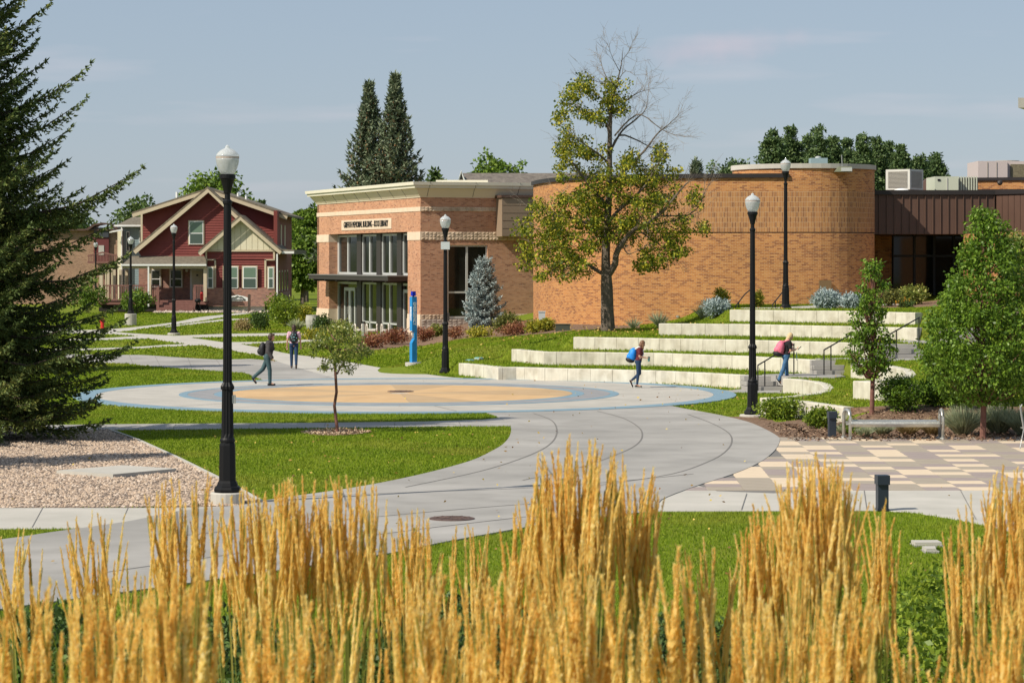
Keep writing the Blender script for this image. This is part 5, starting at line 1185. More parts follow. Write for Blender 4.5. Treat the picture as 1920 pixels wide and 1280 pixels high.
zones = [(140,200,330,400,6),(180,250,300,420,12),(220,320,270,450,16),(165,300,455,555,26),(290,400,262,330,9),(280,340,400,475,9),(400,480,265,400,16),(440,560,262,470,34),(460,530,520,590,9),(480,560,680,735,8),(440,470,690,725,4),(560,700,265,400,18),(560,700,400,560,36),(500,620,500,700,34),(540,700,620,780,30),(640,760,330,480,30),(670,760,150,330,22),(640,740,560,760,20),(650,680,830,900,3),(740,870,90,330,50),(740,880,330,470,36),(740,870,480,680,44),(740,880,680,820,30),(620,700,830,880,5),(780,810,870,925,5),(860,960,100,250,20),(860,960,240,420,26),(880,950,620,780,16),(940,980,610,690,9),(960,1015,180,300,11),(930,1000,320,400,8),(880,910,740,830,8)]
cl = []
for y0, y1, x0, x1, n in zones:
    for _ in range(n): cl.append(T7(rg.uniform(x0, x1), rg.uniform(y0, y1), rg.normal()*.9*(.5+.5*min(1, (y0-100)/400))))
cl = np.array(cl); Qd = leaf_crown(cl, .28, 46, .10, .85, rg, .5)
link('crown', npmesh('leaves', Qd, 4, lf_linden), t)
ax = np.concatenate([np.array([a[0] for a in anchors])]); mb = MB()
for c in cl[::2]:
    k = np.argsort(((ax-c)**2).sum(1))[0]; mb.tube([tuple(ax[k]), tuple((ax[k]+c)/2+rg.normal(size=3)*.05), tuple(c)], [.008, .006, .003], 4, False)
mb.build('leafy_twigs', bark, t, kind='stuff')

# slim young pear, big pear
def pear(label, px, pyb, d, prof, seed, nper, crad, size, tr, n):
    "prof: list of (py, px_left, px_right) for the crown outline"
    rg = np.random.default_rng(seed); x, y = Wx(px, d), d; z = h1(x, y); cl = []
    ys_ = [p[0] for p in prof]
    W_ = sum(abs(p[2]-p[1]) for p in prof)
    while len(cl) < n:
        py = rg.uniform(ys_[0], ys_[-1]); a = np.interp(py, ys_, [p[1] for p in prof]); b = np.interp(py, ys_, [p[2] for p in prof])
        if rg.random() > (b-a)/max(p[2]-p[1] for p in prof): continue
        hw = (b-a)/2*d/FPX; c = ((a+b)/2-960)*d/FPX; th = rg.uniform(0, 6.283); rr = hw*rg.random()**.38
        cl.append((c+rr*math.cos(th)-x, rr*math.sin(th)*.95, CAM_H-(py-HORIZ)*d/FPX-z))
    top = CAM_H-(ys_[0]-HORIZ)*d/FPX-z; bot = CAM_H-(ys_[-1]-HORIZ)*d/FPX-z
    limbs = []
    for k in range(0, n, max(1, n//60)):
        c = np.array(cl[k]); s = np.array([0, 0, max(bot*.9, c[2]-.6-.5*abs(c[0]))]); limbs.append(([s, (s+c)/2+[0, 0, -.08], c], [.028, .018, .006]))
    return tree('pear_tree', label, (x, y, z), cl, crad, nper, size, lf_pear, rg, ([(0, 0, -.1), (0, 0, .12), (.02, 0, bot), (-.02, .02, (bot+top)/2), (0, 0, top-.1)], [tr*1.5, tr, tr*.9, tr*.5, .01]), limbs, bark_red, asp=.6, droop=.7)
pear('slim young tree with glossy green leaves between the bench and the steps', 1635, 782, 64.5,
     [(490,1620,1650),(520,1608,1662),(560,1602,1664),(590,1598,1655),(612,1590,1662),(640,1588,1672),(665,1583,1676),(690,1600,1668),(702,1618,1650)], 51, 30, .14, .085, .062, 150)
pear('large dense leafy green tree at the right behind the bench', 1843, 826, 59.6,
     [(392,1830,1855),(420,1815,1880),(450,1808,1905),(500,1790,1925),(550,1765,1935),(600,1735,1950),(650,1722,1960),(700,1735,1965),(735,1775,1935),(752,1815,1890)], 52, 34, .20, .088, .075, 700)
# crabapple in the front lawn
rg = np.random.default_rng(61); x, y = G(630, 811); d = y
cl = []
for (px, py, r, n) in [(610,635,26,14),(640,622,22,12),(600,655,22,10),(640,650,34,26),(665,640,22,14),(672,662,20,10),(650,672,26,14),(622,680,18,7),(606,693,7,3),(590,640,12,5),(684,655,9,4),(630,612,12,5),(655,690,14,4)]:
    for _ in range(n): a = rg.uniform(0, 6.28); q = r*rg.random()**.5; cl.append((Wx(px+q*math.cos(a), d)-x, rg.normal()*.38, CAM_H-(py+q*.75*math.sin(a)-HORIZ)*d/FPX))
tp = lambda px, py, dy=0: (Wx(px, d)-x, dy, CAM_H-(py-HORIZ)*d/FPX)
limbs = [([tp(632,701), tp(640,685,.05), tp(652,665,.2)], [.025,.018,.008]), ([tp(629,668), tp(612,650,-.1), tp(600,640,-.2)], [.022,.014,.006]), ([tp(629,650), tp(645,632,.1), tp(660,625,.3)], [.02,.014,.006]), ([tp(629,640), tp(618,625,.2), tp(612,615,.3)], [.02,.012,.006]), ([tp(628,690), tp(612,692,.1), tp(604,695,.1)], [.014,.01,.005]), ([tp(630,655), tp(655,655,-.2), tp(675,660,-.3)], [.02,.014,.006])]
tree('crabapple_tree', 'small thin red trunked tree in a mulch ring on the front lawn', (x, y, 0), cl, .11, 26, .072, lf_small, rg, ([(0.03,0,-.05),(.03,0,.1),tp(627,760),tp(631,735),tp(629,700),tp(628,660),tp(632,625)], [.055,.042,.036,.034,.034,.024,.012]), limbs, bark_red, asp=.5, droop=.3)
mr = sheet('mulch_ring', [(x+.80*math.cos(a)*(1+.08*math.sin(3*a)), y+1.0*math.sin(a)*(1+.1*math.cos(4*a))) for a in np.linspace(0, 6.283, 26)[:-1]], .014, mulch, th=.03, world=True)
def chips(n, fn, size, mat, name, label, cat='ground cover', seed=0, flat=.35):
    rg = np.random.default_rng(seed); P = fn(n, rg); D = rg.normal(size=P.shape)*[1, 1, flat]; s = size*rg.uniform(.5, 1.4, len(P))
    o = link(name, npmesh(name, leaf_quads(P, D, s, s*.4, rg, .3), 4, mat), kind='stuff'); tag(o, label, cat); return o
chips(900, lambda n, rg: np.stack([x+.82*np.sqrt(rg.random(n))*np.cos(a := rg.uniform(0, 6.283, n)), y+1.0*np.sqrt(rg.random(n))*np.sin(a), .02+.03*rg.random(n)], 1), .07, pmat('pale_chips', [col(.16,.09,.05), col(.45,.33,.22), col(.62,.50,.36)], 3, .9, island=.9, lo=.1, hi=.9), 'wood_chips', 'ring of pale wood chips around the small lawn tree', seed=4)

# background trees
def bgtree(label, px0, px1, pyt, d, seed, mat=lf_far, kind='round', n=150, size=.32, pyb=None, group='trees beyond the buildings', nper=40, cat='tree'):
    rg = np.random.default_rng(seed); x = Wx((px0+px1)/2, d); hw = (px1-px0)/2*d/FPX; zt = CAM_H-(pyt-HORIZ)*d/FPX; cl = []
    zb = max(1.0, CAM_H-((pyb or 560)-HORIZ)*d/FPX) if pyb else zt*.18
    if kind == 'round':
        for _ in range(7): cl.append(ell_clusters(rg, n//7, (rg.uniform(-.42, .42)*hw, rg.uniform(-.4, .4)*hw, zb+(zt-zb)*rg.uniform(.4, .72)), (hw*.58, hw*.6, (zt-zb)*.3), .5))
        cl.append(ell_clusters(rg, n//4, (0, 0, zb+(zt-zb)*.62), (hw*.6, hw*.6, (zt-zb)*.36), .6)); cl.append(ell_clusters(rg, n//3, (0, 0, zb+(zt-zb)*.3), (hw*.95, hw*.7, (zt-zb)*.3), .5))
        cr_ = hw*.2
    else:
        z = zb+(zt-zb)*rg.random(n)**.72; f = (z-zb)/(zt-zb); sp = rg.integers(0, 4, n); so_x = np.array([0, -.5, .45, .1])[sp]*hw; so_h = np.array([1, rg.uniform(.72, .9), rg.uniform(.66, .92), .85])[sp]; z = zb+(z-zb)*so_h; r = hw*.66*np.sin(np.pi*np.clip(.22+.72*f, 0, 1))**.6*(.3+.7*rg.random(n)); a = rg.uniform(0, 6.283, n); cl.append(np.stack([r*np.cos(a)+so_x*(1-.3*f), r*np.sin(a), z], 1)); cr_ = hw*.22
    cl = np.concatenate(cl); cl[:, 2] = np.minimum(cl[:, 2], zt-cr_*.5)
    return tree('poplar_tree' if kind != 'round' else 'broadleaf_tree', label, (x, d, 0), cl, cr_, nper, size, mat, rg, ([(0,0,-.3),(0,0,zt*.4),(0,0,zt*.85)], [hw*.08+.08, hw*.06+.05, .05]), [([(0,0,zt*.25),(hw*.3*s,0,zt*.45),(hw*.5*s,0,zt*.65)], [.12,.08,.03]) for s in (-1, 1)], bark, group, cat)
bgtree('round green tree rising behind the peak of the red house', 318, 500, 308, 262, 71, lf_far2, n=242, size=.42)
bgtree('wide dark green tree left behind the blue house roof', 190, 340, 368, 290, 72, n=176, size=.45)
bgtree('tree at the left behind the brick hall', -20, 190, 400, 300, 79, n=198, size=.5)
bgtree('dark green trees between the red house and the library', 530, 618, 385, 252, 73, lf_far2, n=286, size=.40, nper=55)
bgtree('shaded green tree right behind the red house eave', 575, 690, 395, 262, 74, lf_far2, n=242, size=.42)
bgtree('low dark tree beside the right wall of the red house', 533, 604, 440, 236, 75, lf_far2, n=264, size=.32, nper=50)
bgtree('small pointed tree beyond the right roof of the red house', 468, 508, 362, 300, 76, n=110, size=.4)
bgtree('small tree top right of the twin spruces', 790, 842, 315, 240, 77, n=110, size=.4)
bgtree('round tree above the shingled house roof', 856, 980, 278, 270, 78, lf_far2, n=198, size=.42)
bgtree('paler tree top right of the round one above the shingled roof', 925, 1000, 303, 290, 80, lf_far2, n=132, size=.42)
bgtree('pale green round tree behind the brick building cap', 1318, 1432, 293, 300, 81, lf_poplar, n=176, size=.4)
bgtree('tree far behind the right rooftop units', 1905, 2040, 285, 260, 82, lf_far2, n=176, size=.4)
pop = [(1428,1466,242),(1466,1502,238),(1502,1528,252),(1520,1552,236),(1548,1576,258),(1574,1604,262),(1602,1632,252),(1626,1658,258),(1650,1680,268),(1676,1706,274),(1708,1740,292),(1736,1772,288)]
for i, (a, b, t_) in enumerate(pop):
    bgtree(['leftmost poplar of the row above the round tower','second poplar in the row, tall and narrow','short poplar between two tall ones above the tower','tallest poplar of the row, above the tower roof vent','poplar just right of the tallest in the row','sixth poplar, a low gap in the row','poplar above the right side of the tower','poplar above the right edge of the tower','poplar just right of the tower edge','poplar above the louvred rooftop cooler','low poplar left of the last one','rightmost poplar of the row, above the green cabinet'][i], a-14, b+14, t_, 285+(i % 3)*7, 90+i, lf_poplar, 'poplar', n=330, size=.34, pyb=420, group='row of poplars behind the brick building', nper=30)
# small tree at the far right behind the large one
bgtree('dull green tree behind the large pear at the right edge', 1862, 1990, 428, 88, 84, lf_small, n=198, size=.11, pyb=560, group=None, nper=40)
bgtree('leafy pale tree at the right edge behind the large pear', 1880, 1990, 575, 70, 85, lf_hedge, n=132, size=.085, pyb=740, group=None, nper=40)
# distant tree line closing the horizon
rg = np.random.default_rng(99); cl = []
for _ in range(900): cl.append((rg.uniform(-230, 230), rg.uniform(395, 440), rg.uniform(1, 9.5)*rg.uniform(.5, 1)))
o = link('distant_woods', npmesh('distant_woods', leaf_crown(cl, 3.2, 34, 1.1, .7, rg), 4, lf_far), kind='stuff'); tag(o, 'low far line of trees closing the horizon', 'woods')

# shrubs: (px, py base, width px, height px, distance or None, material, label, kind)
def shrub(px, pyb, wpx, hpx, d, mat, label, name='shrub', leaf=.07, n=46, nper=26, asp=.55, group=None, seed=0, cat='shrub', spiky=False, blades=False):
    rg = np.random.default_rng(1000+seed)
    if d is None: x, y, z = hit(px, pyb)
    else: x, y = Wx(px, d), d; z = h1(x, y)
    k = y/FPX; w_ = wpx*k/2; h_ = hpx*k; t = thing(name, label, cat, (x, y, z), group)
    if blades:
        m = n*nper; a = rg.uniform(0, 6.283, m); r = w_*.25*rg.random(m)**.5; lean = rg.random(m)**.7*1.05
        P = np.stack([x+r*np.cos(a), y+r*np.sin(a), np.full(m, z-.02)], 1); D = np.stack([np.cos(a)*lean, np.sin(a)*lean, np.ones(m)], 1); D = unit(D)
        L = h_*rg.uniform(.65, 1.1, m); wd = leaf; A = unit(np.cross(D, rg.normal(size=D.shape)))*wd/2; g = np.array([0, 0, -1.])*(L*lean*.18)[:, None]
        m1 = P+D*L[:, None]*.55; e = P+D*L[:, None]+g
        Q = np.concatenate([np.stack([P-A, P+A, m1+A, m1-A], 1), np.stack([m1-A, m1+A, e+A*.15, e-A*.15], 1)]); me = npmesh('blades', Q, 4, mat); link('foliage', me, t)
    else:
        c = ell_clusters(rg, n, (x, y, z+h_*.5), (w_*.85, max(w_*.7, .3), h_*.42), .35); c[:, 2] = np.clip(c[:, 2], z+.05, z+h_*.95)
        Q = leaf_crown(c, min(w_*.35, .32), nper, leaf, asp, rg, -.3 if spiky else 0); link('foliage', npmesh('leaves', Q, 4, mat), t)
        mb = MB()
        for q in c[::6]: mb.tube([(x+(q[0]-x)*.15, y+(q[1]-y)*.15, z-.05), tuple((q+np.array([x, y, z+h_*.3]))/2), tuple(q)], [.012, .008, .004], 4, False)
        mb.build('stems', bark, t)
    return t
i = 0
SH = [
 (487,622,48,40,150,lf_dark,'dark green rounded shrub beside the path left of the walker with the black backpack',dict(leaf=.12,n=60)),
 (455,622,46,24,150,lf_tan,'dry tan bush at the left of the dark round shrub',dict(leaf=.11,n=40)),
 (535,618,70,62,160,lf_hedge,'tall bushy green shrub at the corner of the red house',dict(leaf=.14,n=90)),
 (520,605,50,60,172,lf_hedge,'loose upright shrub in front of the red house right corner',dict(leaf=.15,n=60)),
 (572,600,42,40,166,lf_yellow,'yellow green shrub left of the library corner',dict(leaf=.14,n=50)),
 (556,615,36,24,152,lf_fescue,'pale ornamental grass clump left of the grey planter',dict(leaf=.03,n=24,nper=14,blades=True)),
 (605,625,40,36,146,lf_dark,'dark shrub in front of the left library pier',dict(leaf=.12,n=60)),
 (590,634,64,16,134,lf_yellow,'low pale variegated hedge under the grey planter',dict(leaf=.12,n=60)),
 (640,622,60,30,140,lf_small,'loose shrub with pale leaves below the library doors',dict(leaf=.12,n=60)),
 (256,585,70,52,196,lf_far2,'bright green bush beside the red house porch',dict(leaf=.2,n=70)),
 (165,600,90,70,200,lf_far2,'bush partly hidden by the large spruce at left',dict(leaf=.2,n=80)),
 (700,652,56,26,None,lf_russet,'reddish ornamental shrub below the benches',dict(leaf=.10,n=60)),
 (740,646,60,30,None,lf_russet,'larger russet shrub left of the blue emergency tower',dict(leaf=.10,n=70)),
 (795,641,44,30,None,lf_russet,'russet shrub just right of the blue emergency tower',dict(leaf=.10,n=50)),
 (792,628,40,28,None,lf_small,'pale leaved shrub against the stone corner of the library',dict(leaf=.11,n=50)),
 (818,632,36,24,None,lf_small,'green shrub left of the second lamp post',dict(leaf=.11,n=44)),
 (852,636,44,24,None,lf_russet,'thin reddish shrub right of the second lamp post',dict(leaf=.09,n=30)),
 (898,632,60,16,None,lf_yellow,'yellow green ground shrub under the blue spruce',dict(leaf=.10,n=40)),
 (950,627,56,42,None,lf_olive,'olive shrub right of the blue spruce',dict(leaf=.11,n=80)),
 (965,629,70,22,None,lf_russet,'low orange tinged shrub in front of the olive one',dict(leaf=.09,n=50)),
 (1000,625,36,24,None,lf_yellow,'yellow green shrub at the left end of the amber wall',dict(leaf=.10,n=44)),
 (1022,622,40,26,None,lf_yellow,'second yellow green shrub below the grey electrical box',dict(leaf=.10,n=50)),
 (1188,616,24,26,None,lf_fescue,'thin pale grass tuft against the amber brick wall',dict(leaf=.02,n=14,nper=10,blades=True)),
 (1236,612,30,34,None,lf_fescue,'taller pale grass tuft left of the fourth seat wall',dict(leaf=.02,n=18,nper=10,blades=True)),
 (1318,603,26,34,101,lf_fescue,'upright pale grass left of the blue juniper',dict(leaf=.02,n=18,nper=10,blades=True)),
 (1345,604,60,32,99,nd_blue,'blue grey juniper behind the fourth seat wall',dict(leaf=.13,n=70,nper=40,asp=.3,spiky=True)),
 (1352,596,36,42,101.5,lf_yellow,'yellow green shrub behind the blue grey juniper',dict(leaf=.09,n=50)),
 (1420,583,30,34,101.5,lf_yellow,'small yellow shrub behind the near lamp pole by the wall',dict(leaf=.08,n=40)),
 (1550,584,62,34,97.5,nd_blue,'broad blue juniper on the top seat wall',dict(leaf=.14,n=90,nper=44,asp=.3,spiky=True)),
 (1600,584,50,30,97,nd_blue,'second blue juniper behind the slim tree',dict(leaf=.14,n=70,nper=40,asp=.3,spiky=True)),
 (1665,570,60,34,104,lf_olive,'dull green shrubs below the dark entrance',dict(leaf=.10,n=70)),
 (1712,564,70,36,106,lf_small,'green shrub row in front of the dark entrance',dict(leaf=.10,n=90)),
 (1697,572,36,18,101,lf_orange,'clump of orange flowers by the entrance bed',dict(leaf=.06,n=26,nper=14)),
 (1700,574,34,14,100.8,lf_dark,'green leaves under the orange flowers',dict(leaf=.08,n=30)),
 (1460,786,92,42,None,lf_hedge,'low bright green shrub right of the near lamp base',dict(leaf=.075,n=110,nper=34)),
 (1540,790,68,40,63.6,lf_hedge,'leafy green shrub between the curved wall and dark bollard',dict(leaf=.075,n=80,nper=34)),
 (1600,800,50,26,61.5,lf_hedge,'low green shrub behind the left end of the bench',dict(leaf=.07,n=60,nper=30)),
 (1690,772,100,66,None,lf_pear,'green rose shrubs right of the slim tree',dict(leaf=.07,n=150,nper=34)),
 (1752,762,90,60,None,lf_pear,'green shrubs behind the right arm of the bench',dict(leaf=.07,n=130,nper=34)),
 (1800,768,110,66,None,lf_pear,'shrub mass at the foot of the large leafy tree',dict(leaf=.07,n=130,nper=34)),
 (1890,760,100,70,None,lf_hedge,'shrubs at the right edge behind the fescue',dict(leaf=.07,n=120,nper=34)),
 (1655,817,44,34,None,lf_fescue,'small fescue tuft behind the bench seat, left one',dict(leaf=.014,n=50,nper=14,blades=True)),
 (1622,819,38,28,None,lf_fescue,'fescue tuft beside the left bench arm',dict(leaf=.012,n=26,nper=14,blades=True)),
 (1703,817,50,34,None,lf_tan,'dry tan fescue behind the middle of the bench',dict(leaf=.014,n=56,nper=14,blades=True)),
 (1748,816,50,36,None,lf_tan,'dry tan fescue behind the right bench end',dict(leaf=.014,n=56,nper=14,blades=True)),
 (1805,816,72,60,None,lf_fescue,'large blue grey fescue clump left of the big tree trunk',dict(leaf=.013,n=90,nper=22,blades=True)),
 (1872,812,78,62,None,lf_fescue,'large blue grey fescue clump right of the big tree trunk',dict(leaf=.013,n=90,nper=22,blades=True)),
 (1920,816,70,58,None,lf_fescue,'fescue clump at the right edge beside the metal chair',dict(leaf=.013,n=80,nper=22,blades=True)),
 (1580,814,28,24,None,lf_fescue,'small fescue tuft left of the bench by the bollard',dict(leaf=.012,n=20,nper=14,blades=True)),
 (512,655,0,0,None,None,'',{}),
]
for (px, pyb, wp, hp_, d, mt, lab, kw) in SH:
    if wp: i += 1; shrub(px, pyb, wp, hp_, d, mt, lab, name='ornamental_grass' if kw.get('blades') else ('flower_clump' if mt is lf_orange else 'shrub'), cat='ornamental grass' if kw.get('blades') else ('flowers' if mt is lf_orange else 'shrub'), seed=i, **kw)
# planting beds (sheets following the ground) and their kerb
def bed(name, pts, mat, dz=.006, d=None, n=10, kind='structure'):
    P = [hit(*p)[:2] for p in pts] if d is None else pts
    x0, x1 = min(p[0] for p in P), max(p[0] for p in P); y0, y1 = min(p[1] for p in P), max(p[1] for p in P)
    st = max((x1-x0)/150, .1); gx = np.arange(x0, x1+st, st); gy = np.arange(y0, y1+st, st); A, B = np.meshgrid(gx, gy); ins = pip(A+st/2, B+st/2, P); Zg = hz(A, B)+dz
    V = np.stack([A.ravel(), B.ravel(), Zg.ravel()], 1); I_ = np.arange(A.size).reshape(A.shape); m = ins[:-1, :-1]
    Fq = np.stack([I_[:-1,:-1][m], I_[:-1,1:][m], I_[1:,1:][m], I_[1:,:-1][m]], 1); PAVED.append(P)
    return link(name, npfaces(name, V, Fq, mat), kind=kind)
bed('planting_bed', [(640,662),(700,657),(760,649),(840,640),(930,632),(1040,625),(1200,615),(1200,608),(1100,606),(1000,600),(850,606),(780,612),(700,628)], mulch)
bed('planting_bed', [(6.9,58.9),(7.0,62.5),(6.9,66),(7.6,67.3),(8.5,64.9),(10.4,66.5),(16,64),(18,58.5),(13,58.6),(9.5,58.9)], mulch, d=1)
bed('planting_bed', [(10.6,99.5),(13,103.5),(16,109),(22,111),(24,104),(17,101.5),(14,99)], mulch, d=1)
chips(7000, lambda n, rg: (lambda X, Y: np.stack([X, Y, hz(X, Y)+.035+.02*rg.random(n)], 1))(rg.uniform(6.4, 16.5, n), rg.uniform(58.9, 64.8, n)), .075, chip, 'bark_chips', 'brown bark mulch chips in the bed behind the bench', seed=8)
# mulch wedge reaching left along the path edge
bed('planting_bed', [(5.2,68.2),(6.6,68.4),(7.2,63),(7.0,59),(6.2,60.4),(5.9,63)], mulch, d=1)
# gravel pebbles
rg = np.random.default_rng(3); GP = [G(*p) for p in [(-60,812),(0,808),(200,806.5),(255,826),(330,860),(420,905),(488,943),(440,950),(0,953),(-60,953)]]
n = 44000; X = rg.uniform(-14, -4.2, n); Y = rg.uniform(43, 63.5, n); m = pip(X, Y, GP); X, Y = X[m], Y[m]; n = len(X)
s = rg.uniform(.018, .045, n)[:, None, None]; base = np.array([[1,0,0],[0,1,0],[-1,0,0],[0,-1,0],[0,0,.8]], float)[None]*rg.uniform(.6, 1.2, (n, 5, 1))
a = rg.uniform(0, 6.283, n); ca, sa = np.cos(a), np.sin(a); b = base*s; bx2 = b[..., 0]*ca[:, None]-b[..., 1]*sa[:, None]; by2 = b[..., 0]*sa[:, None]+b[..., 1]*ca[:, None]
VV = np.stack([bx2+X[:, None], by2+Y[:, None], b[..., 2]+.012+rg.random((n, 1))*.012], 2)
Vt = np.concatenate([VV[:, [0,1,4]], VV[:, [1,2,4]], VV[:, [2,3,4]], VV[:, [3,0,4]]]).reshape(-1, 3)
I0 = (np.arange(n)*5)[:, None]; Fp = np.concatenate([I0+np.array([0,1,4]), I0+np.array([1,2,4]), I0+np.array([2,3,4]), I0+np.array([3,0,4])])
o = link('gravel', npfaces('gravel', VV.reshape(-1, 3), Fp, pebble), kind='stuff'); tag(o, 'loose pinkish tan river pebbles in the bed under the large spruce', 'gravel')
sl_ = thing('vault_lid', 'flat pale concrete utility slab lying in the gravel', 'utility slab', (*G(215, 888), 0))
sheet('lid', [(106,889.5),(212,897),(331,886),(230,879.5)], .085, conc_light, th=.1, paved=False, kind=None, parent=None)
ld = bpy.data.objects['lid']; ld.data.transform(Matrix.Translation(-Vector(sl_.location))); ld.parent = sl_

# grass blades
def blades(name, label, n, x0, x1, y0, y1, hgt, wid, seed, test=None, margin=0.0, dens=None, zf=None):
    rg = np.random.default_rng(seed); X = rg.uniform(x0, x1, n); Y = rg.uniform(y0, y1, n); m = np.abs(X) < Y*.215+.5
    X, Y = X[m], Y[m]
    if test is not None: m = test(X, Y); X, Y = X[m], Y[m]
    m = np.zeros(len(X), bool)
    for P in PAVED: m |= pip(X, Y, P)
    X, Y = X[~m], Y[~m]; n = len(X); Z = hz(X, Y)
    P = np.stack([X, Y, Z-.01], 1); D = unit(np.stack([rg.normal(size=n)*.35, rg.normal(size=n)*.35, np.ones(n)], 1)); A = unit(np.cross(D, rg.normal(size=(n, 3))))*wid/2
    L = (hgt*rg.uniform(.5, 1.25, n))[:, None]
    o = link(name, npmesh(name, np.stack([P-A, P+A, P+D*L], 1), 3, blade), kind='stuff'); tag(o, label, 'grass')
blades('grass', 'short mown lawn grass in front of the curved path', 230000, -8, 9.5, 24, 42.5, .055, .016, 1)
blades('grass', 'mown lawn between the gravel bed and the plaza', 210000, -15, 1.5, 43, 72, .055, .026, 2)
blades('grass', 'grass strips and terraces around the round plaza', 330000, -21, 17, 62, 112, .065, .042, 3, test=lambda X, Y: (Y > 72) | (X > 3))
blades('grass', 'far lawns crossed by pale paths near the red house', 100000, -38, -3, 90, 200, .09, .10, 4, test=lambda X, Y: Y > 99)
blades('grass', 'longer uneven grass beside the seat walls', 26000, -3, 15, 81, 97, .12, .03, 5)

def litter(name, label, n, xr, yr, size, seed):
    rg = np.random.default_rng(seed); X = rg.normal(sum(xr)/2, (xr[1]-xr[0])/3.2, n); Y = rg.normal(sum(yr)/2, (yr[1]-yr[0])/3.2, n); P = np.stack([X, Y, hz(X, Y)+.055], 1)
    D = rg.normal(size=P.shape)*[1, 1, .15]; o = link(name, npmesh(name, leaf_quads(P, D, size*rg.uniform(.6, 1.3, n), size*.6, rg, .2), 4, fallen), kind='stuff'); tag(o, label, 'fallen leaves')
fallen = pmat('fallen_leaf', [col(.16,.08,.03), col(.42,.27,.06), col(.55,.42,.10)], 3, .8, island=.9, lo=.1, hi=.9)
litter('fallen_leaves', 'scattered fallen leaves under the half bare tree', 420, (-1, 9), (94, 106), .10, 1)
litter('fallen_leaves', 'few fallen leaves on the front lawn and path', 170, (-9, 3), (46, 66), .07, 2)
litter('fallen_leaves', 'few fallen leaves on the near lawn', 160, (-3, 8), (30, 44), .06, 3)
litter('fallen_leaves', 'fallen leaves on the grass terraces by the steps', 220, (2, 14), (66, 90), .08, 4)
# ------------------------------------------------------------------ street lamps
def lamp(label, px, pyb, pyt, d=None, ped=0, base_px=None, speaker=False, box=False, group='black street lamps with acorn globes', n=24, pedr=.33):
    if d is None: x, y, z = hit(px, pyb)
    else: x, y = Wx(px, d), d; z = CAM_H-(pyb-HORIZ)*d/FPX
    zt = CAM_H-(pyt-HORIZ)*y/FPX; t = thing('street_lamp', label, 'street lamp', (x, y, z), group)
    if ped: MB().lathe([(pedr+.02, -.3), (pedr+.02, ped-.02), (pedr, ped)], (x, y, z), 20).build('concrete_base', conc_light, t)
    z0 = z+ped; Hh = zt-z0; c = (x, y, z0); k = Hh/5.9
    MB().lathe([(.23,0),(.24,.05),(.225,.09),(.19,.11),(.175,.16),(.155,.20)], c, 8, phase=R(22.5)).build('foot', black_metal, t)
    MB().lathe([(.15,.20),(.145,.55),(.14,.80),(.13,.84),(.12,.86)], c, 8, phase=R(22.5)).build('base', black_metal, t)
    sh = Hh-.98
    MB().lathe([(.13,.86),(.13,.90),(.11,.93),(.105,1.0),(.095,1.75),(.115,1.76),(.118,1.81),(.10,1.84),(.078,1.88),(.074,sh*.6),(.066,sh-.04)], c, n, flute=(1.0, sh-.05, .86)).build('shaft', black_metal, t)
    MB().lathe([(.07,sh-.04),(.08,sh-.02),(.08,sh+.02),(.05,sh+.05),(.047,sh+.14),(.065,sh+.16),(.07,sh+.20),(.105,sh+.34),(.125,sh+.40),(.138,sh+.41),(.138,sh+.47),(.12,sh+.48)], c, 20).build('capital', black_metal, t)
    b = sh+.48; top = Hh
    s = (top-b)/.50
    g = MB().lathe([(.105,b),(.13,b+.02),(.158,b+.08*s),(.188,b+.17*s),(.198,b+.24*s),(.200,b+.27*s)], c, 24).build('globe', globe_m, t, smooth=True)
    MB().lathe([(.201,b+.27*s),(.203,b+.30*s)], c, 24).build('globe_band', globe_band, g)
    MB().lathe([(.20,b+.302*s),(.192,b+.335*s),(.15,b+.385*s),(.10,b+.42*s),(.055,b+.44*s),(.035,b+.455*s),(.04,b+.47*s),(.012,b+.50*s)], c, 24).build('globe_cap', globe_m, g, smooth=True)
    MB().tube([(x,y,z0+b),(x,y,z0+b+.22*s)], .04, 8).build('bulb', white_paint, g)
    if box: MB().box(x+.07, x+.14, y-.04, y+.04, z0+1.52, z0+1.66).build('outlet_box', steel, t)
    if speaker: MB().box(x-.16, x+.16, y-.14, y+.14, z0+sh-.30, z0+sh-.02).build('control_box', box_grey, t); MB().box(x+.07, x+.15, y-.06, y+.05, z0+1.9, z0+2.2).build('outlet_box', dark_bronze, t)
    return t
lamp('tall black lamp nearest the camera, standing in front of the red house', 426.5, 946, 272, d=43.9, ped=.22, box=True, pedr=.27)
lamp('black lamp with grey box under its globe beside the blue emergency tower', 835, 699.5, 402, speaker=True)
lamp('black lamp at the right rim of the plaza beside the curved wall', 1411, 781, 362, ped=.06)
lamp('black lamp on the top terrace against the brick tower', 1473, 581, 297, d=98.5, ped=0.02)
lamp('black lamp on the back lawn in front of the red house porch', 326, 628, 420, ped=.12)
lamp('black lamp on a tall concrete base left of the red house', 245, 610, 443, d=163, ped=.75, pedr=.36)
lamp('distant black lamp between the red house and the library', 566, 571, 438, d=236)
lamp('distant black lamp half hidden behind the large spruce', 179.5, 575, 453, d=232)
